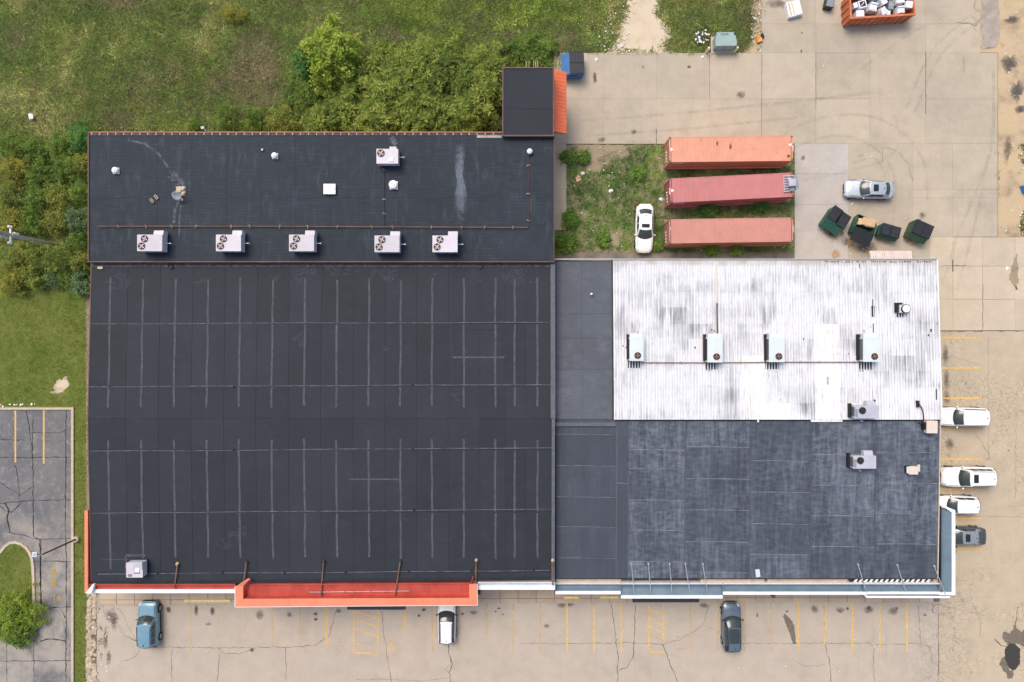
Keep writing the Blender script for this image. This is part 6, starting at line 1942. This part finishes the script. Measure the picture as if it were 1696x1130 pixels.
def crown(name, rx, ry, h, clumps, per, leaf, palette, seed, star=False, base=.25, lobes=5, spread=.32, narrow=.42, pj=.16):
    """leaf cloud: tufts spread over the upper shell and through the volume of an uneven crown"""
    r = np.random.default_rng(seed)
    u = r.uniform(0, 2 * np.pi, clumps)
    q = np.sqrt(r.uniform(0, 1, clumps))
    ph = r.uniform(0, 6.28, 4)
    edge = 1 + .20 * np.sin(lobes * u + ph[0]) + .13 * np.sin((lobes + 3) * u + ph[1]) + .10 * np.sin((2 * lobes + 5) * u + ph[2])
    rr = q * edge
    zz = np.sqrt(np.clip(1 - np.clip(q, 0, 1) ** 2, 0, 1)) * .75 + .25
    zz *= r.uniform(.55, 1.05, clumps)
    zz *= .78 + .44 * vnoise(rr * np.cos(u) * rx + 50, rr * np.sin(u) * ry + 50, max(rx * .45, .5), seed, 2)
    C0 = np.stack([rr * np.cos(u) * rx, rr * np.sin(u) * ry, h * np.clip(zz, base, 1.15)], 1)
    ct = np.clip(r.normal(.5, .22, clumps) + (vnoise(C0[:, 0] + 20, C0[:, 1] + 20, 1.2, seed + 3, 2) - .5) * .8, 0, 1)
    ci = np.repeat(np.arange(clumps), per)
    n = len(ci)
    cr = spread * r.uniform(.6, 1.35, clumps)[ci]
    a = r.uniform(0, 2 * np.pi, n)
    el = r.uniform(-.5, .55, n) if star else r.uniform(-.9, .7, n)
    axis = np.stack([np.cos(a) * np.cos(el), np.sin(a) * np.cos(el), np.sin(el)], 1)
    if star:
        pos = C0[ci] + axis * (cr * r.uniform(.05, .35, n))[:, None]
    else:
        pos = C0[ci] + r.normal(0, .42, (n, 3)) * cr[:, None]
    nrm = np.stack([r.normal(0, .45, n), r.normal(0, .45, n), np.ones(n)], 1)
    nrm /= np.linalg.norm(nrm, axis=1, keepdims=True)
    ln = leaf * r.uniform(.6, 1.35, n)
    co = leaves_co(pos, axis, nrm, ln, ln * narrow)
    co[:, :, 2] = np.maximum(co[:, :, 2], .05)
    col = pal(np.clip(ct[ci] + r.normal(0, .10, n), 0, 1), palette) * 2.65 * r.uniform(1 - pj, 1 + pj, (n, 1))
    return np_mesh(name, co, 4, col)

BARK = plain('bark', (.12, .09, .065), .9, var=.3, scale=5, spec=.1)
P_OLIVE = [(.040, .055, .012), (.072, .095, .018), (.115, .125, .024), (.165, .155, .035)]
P_GREEN = [(.030, .050, .010), (.050, .082, .014), (.078, .115, .020), (.110, .145, .030)]
P_LIME = [(.055, .085, .012), (.095, .135, .017), (.145, .180, .026), (.20, .215, .04)]
P_DARK = [(.022, .052, .012), (.036, .086, .018), (.056, .118, .026), (.080, .14, .036)]
P_BLUEG = [(.035, .060, .022), (.052, .088, .034), (.080, .118, .050), (.105, .14, .065)]
P_GOLD = [(.060, .068, .012), (.098, .102, .018), (.145, .138, .026), (.19, .16, .03)]
P_WILLOW = [(.036, .054, .011), (.070, .096, .017), (.115, .138, .026), (.160, .178, .040)]

def bush(name, label, cat, px, py, rpx, h, palette, seed, dens=1.0, leaf=.17, star=False, group=None, squash=1.0, spread=.30, stems=4, trunk_r=.05, narrow=.42):
    c = at(px, py, h * .75)
    S_ = (CAM_H - h * .75) / FPX
    rx, ry = rpx * S_, rpx * S_ * squash
    t = thing(name, label, cat, (c[0], c[1], 0), 0, group)
    area = math.pi * rx * ry
    clumps = int(area * 15 * dens) + 12
    put('crown', crown('crown', rx, ry, h, clumps, 24 if not star else 20, leaf, palette, seed, star, spread=spread, narrow=narrow), None, t)
    m = MB()
    r = random.Random(seed)
    if stems == 1:
        m.tube((0, 0, -.1), (.05, .03, h * .55), trunk_r, 8, trunk_r * .7)
        for i in range(7):
            q = r.uniform(0, 6.28)
            m.tube((.05, .03, h * r.uniform(.3, .5)), (math.cos(q) * rx * .6, math.sin(q) * ry * .6, h * r.uniform(.65, .85)), trunk_r * .5, 6, trunk_r * .2)
    else:
        for i in range(stems):
            q = r.uniform(0, 6.28)
            k1 = r.uniform(.2, .6)
            mid = (math.cos(q) * rx * k1 * .5, math.sin(q) * ry * k1 * .5, h * .4)
            m.tube((math.cos(q) * .1, math.sin(q) * .1, -.1), mid, trunk_r, 6, trunk_r * .7)
            m.tube(mid, (math.cos(q) * rx * k1, math.sin(q) * ry * k1, h * .8), trunk_r * .7, 6, trunk_r * .25)
    m.build('trunk', BARK, t)
    return t

# thicket along the west side of the rear hall
thk = [(18, 238, 24, 1.5, P_GREEN), (58, 246, 24, 1.4, P_GREEN), (97, 240, 22, 1.7, P_GREEN), (128, 232, 19, 1.9, P_DARK), (22, 282, 27, 1.8, P_GOLD), (62, 292, 25, 1.8, P_GREEN), (104, 278, 26, 2.1, P_GREEN), (131, 272, 17, 2.0, P_OLIVE),
       (18, 322, 26, 2.0, P_OLIVE), (58, 334, 25, 2.1, P_GREEN), (94, 322, 24, 2.2, P_OLIVE), (129, 318, 19, 2.4, P_GREEN), (14, 362, 24, 2.0, P_GOLD), (52, 368, 19, 1.8, P_GREEN), (88, 364, 23, 1.9, P_OLIVE), (124, 362, 22, 2.1, P_BLUEG),
       (22, 428, 27, 2.1, P_OLIVE), (58, 424, 24, 2.2, P_OLIVE), (92, 430, 25, 2.5, P_WILLOW), (124, 402, 20, 1.9, P_GREEN), (131, 434, 18, 2.2, P_OLIVE), (16, 462, 24, 1.7, P_GOLD), (52, 456, 22, 1.8, P_WILLOW), (82, 462, 14, 1.2, P_BLUEG), (112, 458, 20, 1.6, P_GREEN)]
names = {id(P_GREEN): 'mid green', id(P_GOLD): 'golden green', id(P_OLIVE): 'olive', id(P_DARK): 'dark green', id(P_BLUEG): 'blue green', id(P_WILLOW): 'yellow green'}
row = lambda y: 'at the north end' if y < 262 else 'in the upper part' if y < 308 else 'in the middle' if y < 345 else 'just above the utility pole' if y < 395 else 'just below the utility pole' if y < 445 else 'along the mown lawn'
colm = lambda x: 'at picture edge' if x < 30 else 'left of centre' if x < 75 else 'right of centre' if x < 115 else 'against the building'
seen = set()
for i, (x, y, r_, h, p) in enumerate(thk):
    lab = f'{names[id(p)]} bush {row(y)} of left thicket {colm(x)}'
    assert lab not in seen or True
    seen.add(lab)
    bush('bush', lab, 'bush', x, y, r_, h, p, 100 + i, 1.25, .17, group='bushes of the left thicket')
bush('bush', 'blue green leafy bush at corner of the main roof', 'bush', 131, 466, 21, 1.9, P_BLUEG, 151, 1.5, .24)
bush('bush', 'low dark bush at top left corner of rear roof', 'bush', 127, 218, 19, 1.3, P_DARK, 152, 1.1, .16)
# big willow thicket behind the rear hall
wl = [(722, 112, 66, 4.2, 'largest willow in the clump behind rear hall, at its top'), (785, 152, 44, 3.8, 'willow of the rear clump nearest the annex'), (652, 150, 52, 3.8, 'willow in left part of the rear clump'), (700, 178, 52, 4.0, 'willow at centre of rear clump over the roof edge'),
      (575, 172, 42, 3.0, 'willow at left end of the rear clump below the maple'), (764, 190, 36, 3.6, 'willow in lower right of the rear clump'), (620, 194, 36, 3.4, 'willow at roof edge in left half of rear clump'), (530, 200, 26, 2.4, 'small willow at far left of rear clump by roof edge'),
      (796, 104, 38, 2.8, 'low willow above the annex corner of the rear clump'), (650, 104, 40, 2.6, 'low willow right of the yellow green tree'), (600, 130, 30, 2.2, 'low willow between yellow green tree and rear clump')]
for i, (x, y, r_, h, lab) in enumerate(wl):
    bush('willow_tree', lab, 'tree', x, y, r_, h, P_WILLOW, 200 + i, .80, .44, True, 'willows behind the rear hall', spread=.55, stems=5, trunk_r=.09, narrow=.26)
bush('maple_tree', 'bright yellow green tree standing above the rear clump', 'tree', 545, 84, 43, 5.0, P_LIME, 230, 1.15, .26, stems=1, trunk_r=.14, squash=1.2, spread=.42, narrow=.6)
bush('bush', 'dark green glossy bush left of the yellow green tree', 'bush', 508, 95, 23, 3.0, P_DARK, 231, 1.6, .24, spread=.3, squash=1.15, narrow=.6)
bush('bush', 'rounded green bush by floodlight at rear roof edge', 'bush', 372, 194, 21, 1.9, P_GREEN, 232, 1.5, .15)
bush('bush', 'low green bush between floodlight bush and willows', 'bush', 420, 197, 23, 1.6, P_GREEN, 233, 1.2, .17)
bush('bush', 'olive bush at roof edge left of the willows', 'bush', 462, 201, 26, 1.9, P_OLIVE, 234, 1.2, .18)
bush('bush', 'low green bush below the dark bush left of willows', 'bush', 498, 150, 32, 1.3, P_GREEN, 242, .9, .18)
bush('bush', 'small green bush at roof edge left of floodlight', 'bush', 318, 206, 12, .9, P_GREEN, 235, 1.2, .14)
bush('bush', 'bright leafy bush beside annex and blue dumpster', 'bush', 876, 82, 44, 1.2, P_GREEN, 236, 1.2, .20, squash=.62)
bush('bush', 'yellow flowered bush near top left of meadow', 'bush', 385, 22, 22, 1.0, P_GOLD, 237, 1.0, .14, squash=.55)
bush('bush', 'small blue green bush in corner by the annex', 'bush', 821, 204, 8, 1.4, P_BLUEG, 238, 2, .14)
bush('island_tree', 'bright green tree overhanging grass island at lower left', 'tree', 26, 1020, 40, 1.5, P_LIME[:3], 239, .75, .2, stems=1, trunk_r=.07, squash=1.05)
bush('bush', 'ragged green shrub below island at left picture edge', 'bush', 24, 1052, 22, 1.4, P_GREEN, 240, 1.0, .2)
# weeds in the yard
wd = [(941, 259, 11, 'leafy weed in top left corner of yard grass'), (967, 262, 10, 'leafy weed second along top of yard grass'), (945, 364, 13, 'large round weed beside the rear hall wall'), (1059, 286, 11, 'pale weed above the parked white sedan'), (1172, 350, 13, 'dark weed between red and salmon containers'),
      (1000, 396, 10, 'weed near bottom middle of yard grass'), (936, 402, 16, 'weed cluster in bottom left corner of yard grass'), (1090, 406, 8, 'small weed at left end of salmon container'), (1178, 409, 11, 'weed below middle of salmon container'), (1220, 415, 7, 'weed on path below salmon container'), (1262, 340, 9, 'dark weed near right end of red container')]
for i, (x, y, r_, lab) in enumerate(wd):
    bush('weed_plant', lab, 'weed', x, y, r_, .55, P_DARK if 'dark' in lab else [(.040, .075, .014), (.060, .105, .018), (.085, .135, .024), (.11, .16, .034)], 300 + i, 1.5, .24, group='leafy weeds in the rear yard', spread=.3, stems=3, trunk_r=.015)

# meadow grass (nobody could count it)
path_poly = [G(*p) for p in [(1006, 89), (1020, 66), (1032, 30), (1044, 0), (1054, -120), (1134, -120), (1092, 0), (1086, 26), (1104, 42), (1109, 62), (1098, 78), (1114, 89)]]
strip_poly = [G(*p) for p in [(1240, -120), (1262, -120), (1262, 92), (1225, 92), (1244, 70), (1248, 40)]]
def off_path(x, y, r):
    jx, jy = x + r.normal(0, .25, len(x)), y + r.normal(0, .25, len(x))
    return ~in_poly(jx, jy, path_poly) & ~in_poly(jx, jy, strip_poly)
MEADOW_P = [(.096, .083, .042), (.082, .082, .033), (.066, .080, .022), (.052, .080, .016), (.078, .100, .024), (.116, .120, .034), (.150, .140, .056)]
field = [(-120, -110), (1262, -110), (1262, 86), (938, 88), (938, 115), (832, 112), (832, 216), (146, 217), (146, 478), (-120, 482)]
blades('meadow_grass', field, 300, .3, .85, .09, MEADOW_P, 5.0, 11, off_path, 1.0, -.03, 'long unmown meadow grass with brown and green patches', shared_dir=.45, tuft=24, gain=2.7, jitter=.5, rise=.16)
blades('meadow_weeds', field, 90, .25, .5, .16, [(.035, .055, .012), (.050, .085, .016), (.085, .125, .022), (.13, .16, .03)], 3.2, 12,
       lambda x, y, r: off_path(x, y, r) & (vnoise(x + 77, y + 77, 4.5, 61) > .53), .9, -.03, 'broad leaved weeds growing in patches of the meadow', 'weeds', tuft=18, gain=2.5, jitter=.45, rise=.18)
bright = [(560, -60), (1010, -60), (1005, 40), (900, 30), (850, 48), (700, 62), (610, 30)]
blades('meadow_creeper', bright, 260, .2, .45, .17, [(.050, .080, .014), (.080, .120, .018), (.120, .160, .026), (.155, .18, .035)], 2.2, 13, lambda x, y, r: off_path(x, y, r) & (vnoise(x + 10, y + 10, 2.6, 44) > .46), .9, 0.0, 'bright green creeper at top of the meadow', 'weeds', tuft=16, gain=2.3, jitter=.45, rise=.2)
# yellow flower heads
r = np.random.default_rng(5)
fx, fy = [], []
for (px, py, s, n_) in ((300, 140, 55, 50), (230, 175, 14, 30), (440, 150, 40, 24), (345, 100, 45, 30), (35, 262, 30, 60), (18, 372, 22, 50), (250, 60, 120, 40), (385, 24, 14, 70)):
    g = r.normal(0, 1, (n_, 2)) * s * .06 * .9
    c = G(px, py)
    fx += list(c[0] + g[:, 0])
    fy += list(c[1] + g[:, 1] * .6)
fx, fy = np.array(fx), np.array(fy)
n = len(fx)
an = r.uniform(0, 6.28, n)
pos = np.stack([fx, fy, np.full(n, .62)], 1)
co = leaves_co(pos, np.stack([np.cos(an), np.sin(an), np.zeros(n)], 1), np.tile([[0, 0, 1.]], (n, 1)), r.uniform(.08, .22, n), r.uniform(.07, .16, n))
fl = put('meadow_flowers', np_mesh('meadow_flowers', co, 4, pal(r.random(n), [(.20, .22, .02), (.36, .30, .03), (.42, .30, .03)])), None, None, kind='stuff')
fl['label'] = 'scattered yellow flower heads in the meadow'
fl['category'] = 'flowers'
# mown lawn, strip and island
LAWN_P = [(.070, .102, .016), (.090, .120, .020), (.110, .132, .026), (.140, .145, .038)]
bare = G(103, 640)
blades('lawn_grass', [(-80, 484), (147, 484), (147, 1240), (123, 1240), (123, 673), (-80, 673)], 650, .05, .11, .03, LAWN_P, 2.2, 21,
       lambda x, y, r: (np.hypot((x - bare[0]) * 1.0, (y - bare[1])) > r.normal(.75, .25, len(x))) & (x < BXL - .55 + r.normal(0, .1, len(x))), .9, -.012, 'short mown lawn beside the main building', gain=2.3, jitter=.55, rise=.15, tuft=14)
blob('bare_patch', lawn, 103, 636, 9, 13, PATH, -.009, 3, 26, .5, .5)
blob('bare_patch', lawn, 95, 648, 9, 4, PATH, -.0085, 4, 22, .5)
blades('island_grass', [(-60, 925), (-8, 925), (9, 908), (27, 901), (42, 908), (52, 926), (54, 960), (55, 1030), (40, 1054), (-60, 1058)], 650, .05, .14, .03, [(.075, .090, .020), (.080, .115, .020), (.12, .13, .03), (.15, .14, .045)], 2.0, 22, None, .9, .055, 'mown grass on the kerbed island', gain=2.2, jitter=.5, rise=.15, tuft=14)
# rough grass in the rear yard
cont = [[G(*p) for p in q] for q in ([(1100, 231), (1310, 228), (1310, 275), (1100, 277)], [(1102, 297), (1310, 289), (1310, 333), (1104, 341)], [(1100, 364), (1310, 361), (1310, 403), (1100, 406)])]
def yard_keep(x, y, r):
    k = np.ones(len(x), bool)
    for q in cont:
        k &= ~in_poly(x, y, q)
    pxx = x / CAM_H * FPX + 848
    thin = vnoise(x + 40, y + 40, 2.4, 71) + .30 * np.clip((pxx - 1030) / 30, 0, 1) - .02
    k &= thin > r.normal(.45, .06, len(x))
    return k
blades('yard_grass', [(938, 241), (1316, 241), (1316, 418), (918, 418), (918, 382), (938, 382)], 900, .07, .26, .04, [(.026, .060, .010), (.036, .082, .012), (.054, .102, .016), (.085, .122, .026)], 2.6, 23, yard_keep, .9, -.01, 'patchy rough grass under and around the containers', gain=3.1, tuft=30, jitter=.4, rise=.16)
for pl, sd_ in (([(1000, 80), (1120, 80), (1120, 92), (1000, 92)], 31), ([(918, 232), (1100, 232), (1100, 242), (918, 242)], 32), ([(163, 1000), (172, 1000), (170, 1090), (162, 1090)], 33), ([(780, 980), (1000, 995), (1000, 999), (780, 1000)], 34), ([(1100, 410), (1316, 410), (1316, 424), (1100, 424)], 35), ([(1646, 240), (1656, 240), (1656, 330), (1646, 330)], 36)):
    blades('edge_weeds', pl, 130, .08, .22, .06, [(.04, .075, .014), (.065, .10, .02), (.11, .11, .03)], 1.2, sd_, lambda x, y, r: vnoise(x + 5, y + 5, 1.0, 81) > .55, .9, .0, 'sparse weeds along a pavement edge', 'weeds')

blades('verge_weeds', [(1686, 240), (1730, 230), (1730, 400), (1690, 390)], 160, .15, .4, .1, [(.05, .075, .018), (.085, .10, .028), (.13, .12, .05)], 1.5, 41, lambda x, y, r: vnoise(x + 5, y + 5, 1.6, 82) > .47, .9, .0, 'scrubby weeds on the dirt at right picture edge', 'weeds', tuft=12, gain=2.2)
# ------------------------------------------------------------------ stones and litter
def rock_mesh(seed):
    r = random.Random(seed)
    m = MB()
    m.lathe([(.25, -.2), (.46, .0), (.42, .25), (.2, .4)], (0, 0, 0), 6)
    m.v = [(x * r.uniform(.75, 1.25), y * r.uniform(.75, 1.25), z * r.uniform(.8, 1.2)) for x, y, z in m.v]
    me = m.mesh('stone')
    me.materials.append(STONE)
    return me
rocks = [rock_mesh(i) for i in range(8)]
border = sheet('stone_border', wobble([(144, 982), (160, 982), (160, 1400), (146, 1400)], .8, 8, 17), .005, plain('border_soil', (.16, .125, .085), .95, var=.3), .1, kind='structure')
rr_ = random.Random(3)
for i in range(150):
    py = 986 + i * 1.05 + rr_.uniform(-1, 1)
    px = rr_.choice((146.5, 147.5, 149.5, 156.5)) + rr_.uniform(-1.4, 1.4)
    g = G(px, py)
    o = put('stone', rocks[i % 8], None, border, (g[0], g[1], 0), rr_.uniform(0, 6))
    s = rr_.uniform(.3, .62)
    o.scale = (s, s * rr_.uniform(.8, 1.5), s * .5)
base = sheet('gravel_margin', wobble([(142.5, 482), (152, 482), (152, 848), (143, 848)], .8, 6, 18), -.004, plain('gravel_soil', (.27, .22, .165), .95, var=.35, scale=6), .1, kind='structure')
m = MB()
for i in range(500):
    g = G(rr_.uniform(142.8, 147.5), rr_.uniform(484, 980))
    s = rr_.uniform(.03, .11)
    m.box((g[0], g[1], .0), (s, s * rr_.uniform(.6, 1.3), s), rr_.uniform(0, 3), rr_.uniform(0, 1), rr_.uniform(0, 1))
m.build('gravel', STONE, base, kind='stuff')
# litter: tiny scraps nobody would count
m = MB()
def scrap(px, py, s, z=.05):
    g = G(px, py)
    q = rr_.uniform(0, 6.28)
    pts = [(g[0] + s * math.cos(q + k_ * 1.57 + rr_.uniform(-.4, .4)) * rr_.uniform(.6, 1.1), g[1] + s * math.sin(q + k_ * 1.57 + rr_.uniform(-.4, .4)) * rr_.uniform(.6, 1.1)) for k_ in range(4)]
    m.prism(pts, z, [z + rr_.uniform(.02, .09) for _ in pts])
for n_, (a, b, c_, d_), s0, s1, z in ((60, (935, 245, 1050, 412), .03, .09, .08), (30, (1140, 404, 1310, 418), .03, .09, .05), (40, (990, 50, 1045, 92), .03, .10, .06), (38, (1150, 52, 1172, 74), .05, .13, .35), (24, (1244, 0, 1262, 90), .04, .12, .03),
                            (26, (1290, 60, 1640, 390), .03, .07, .04), (24, (165, 1010, 182, 1120), .03, .10, .01), (26, (400, 1010, 1500, 1120), .03, .06, .01), (18, (1380, 380, 1450, 430), .03, .08, .04), (20, (1660, 0, 1696, 390), .04, .09, .01), (14, (1685, 250, 1700, 380), .06, .14, .05), (12, (1000, 0, 1040, 60), .04, .1, .05), (12, (0, 668, 60, 674), .05, .15, .0)):
    for i in range(n_):
        scrap(rr_.uniform(a, c_), rr_.uniform(b, d_), rr_.uniform(s0, s1), z)
lit = m.build('litter', PAPER, kind='stuff')
lit['label'] = 'tiny white paper scraps strewn over yard and lots'
lit['category'] = 'litter'
for px, py, sx, sy, rz, lab in ((1011.5, 316.5, .42, .32, 20, 'white bag in the yard grass left of white sedan'), (965, 287.5, .36, .3, 10, 'pale square scrap at upper left of yard grass'), (1095, 330.5, .4, .3, -25, 'white bag at left end of the red container'), (1411.5, 337.5, .38, .12, 38, 'white strip on the concrete below silver sedan'), (988, 99.5, .3, .35, 30, 'white paper on the yard right of blue dumpster'), (1030, 77, .3, .22, 10, 'white scrap on the pale dirt path'), (1163.5, 95, .24, .26, 0, 'white scrap on yard edge below transformer'), (182, 1022.5, .18, .15, 0, 'white scrap on front lot left of blue SUV'), (1668, 445, .35, .4, 20, 'pale lump on the broken paving at right'), (1215, 404, .5, .3, 10, 'pale rubbish heap below the salmon container'), (1396, 383, .2, .22, 0, 'white cup at corner of first green dumpster')):
    c = G(px, py)
    t = thing('litter_piece', lab, 'litter', (c[0], c[1], .05), R(rz))
    MB().add([(-sx / 2, -sy / 2, 0), (sx / 2, -sy * .4, .03), (sx * .5, sy * .3, 0), (.0, sy * .55, .05), (-sx * .5, sy * .35, 0), (0, 0, .13)], [(0, 1, 5), (1, 2, 5), (2, 3, 5), (3, 4, 5), (4, 0, 5)]).build('sheet', PAPER, t)
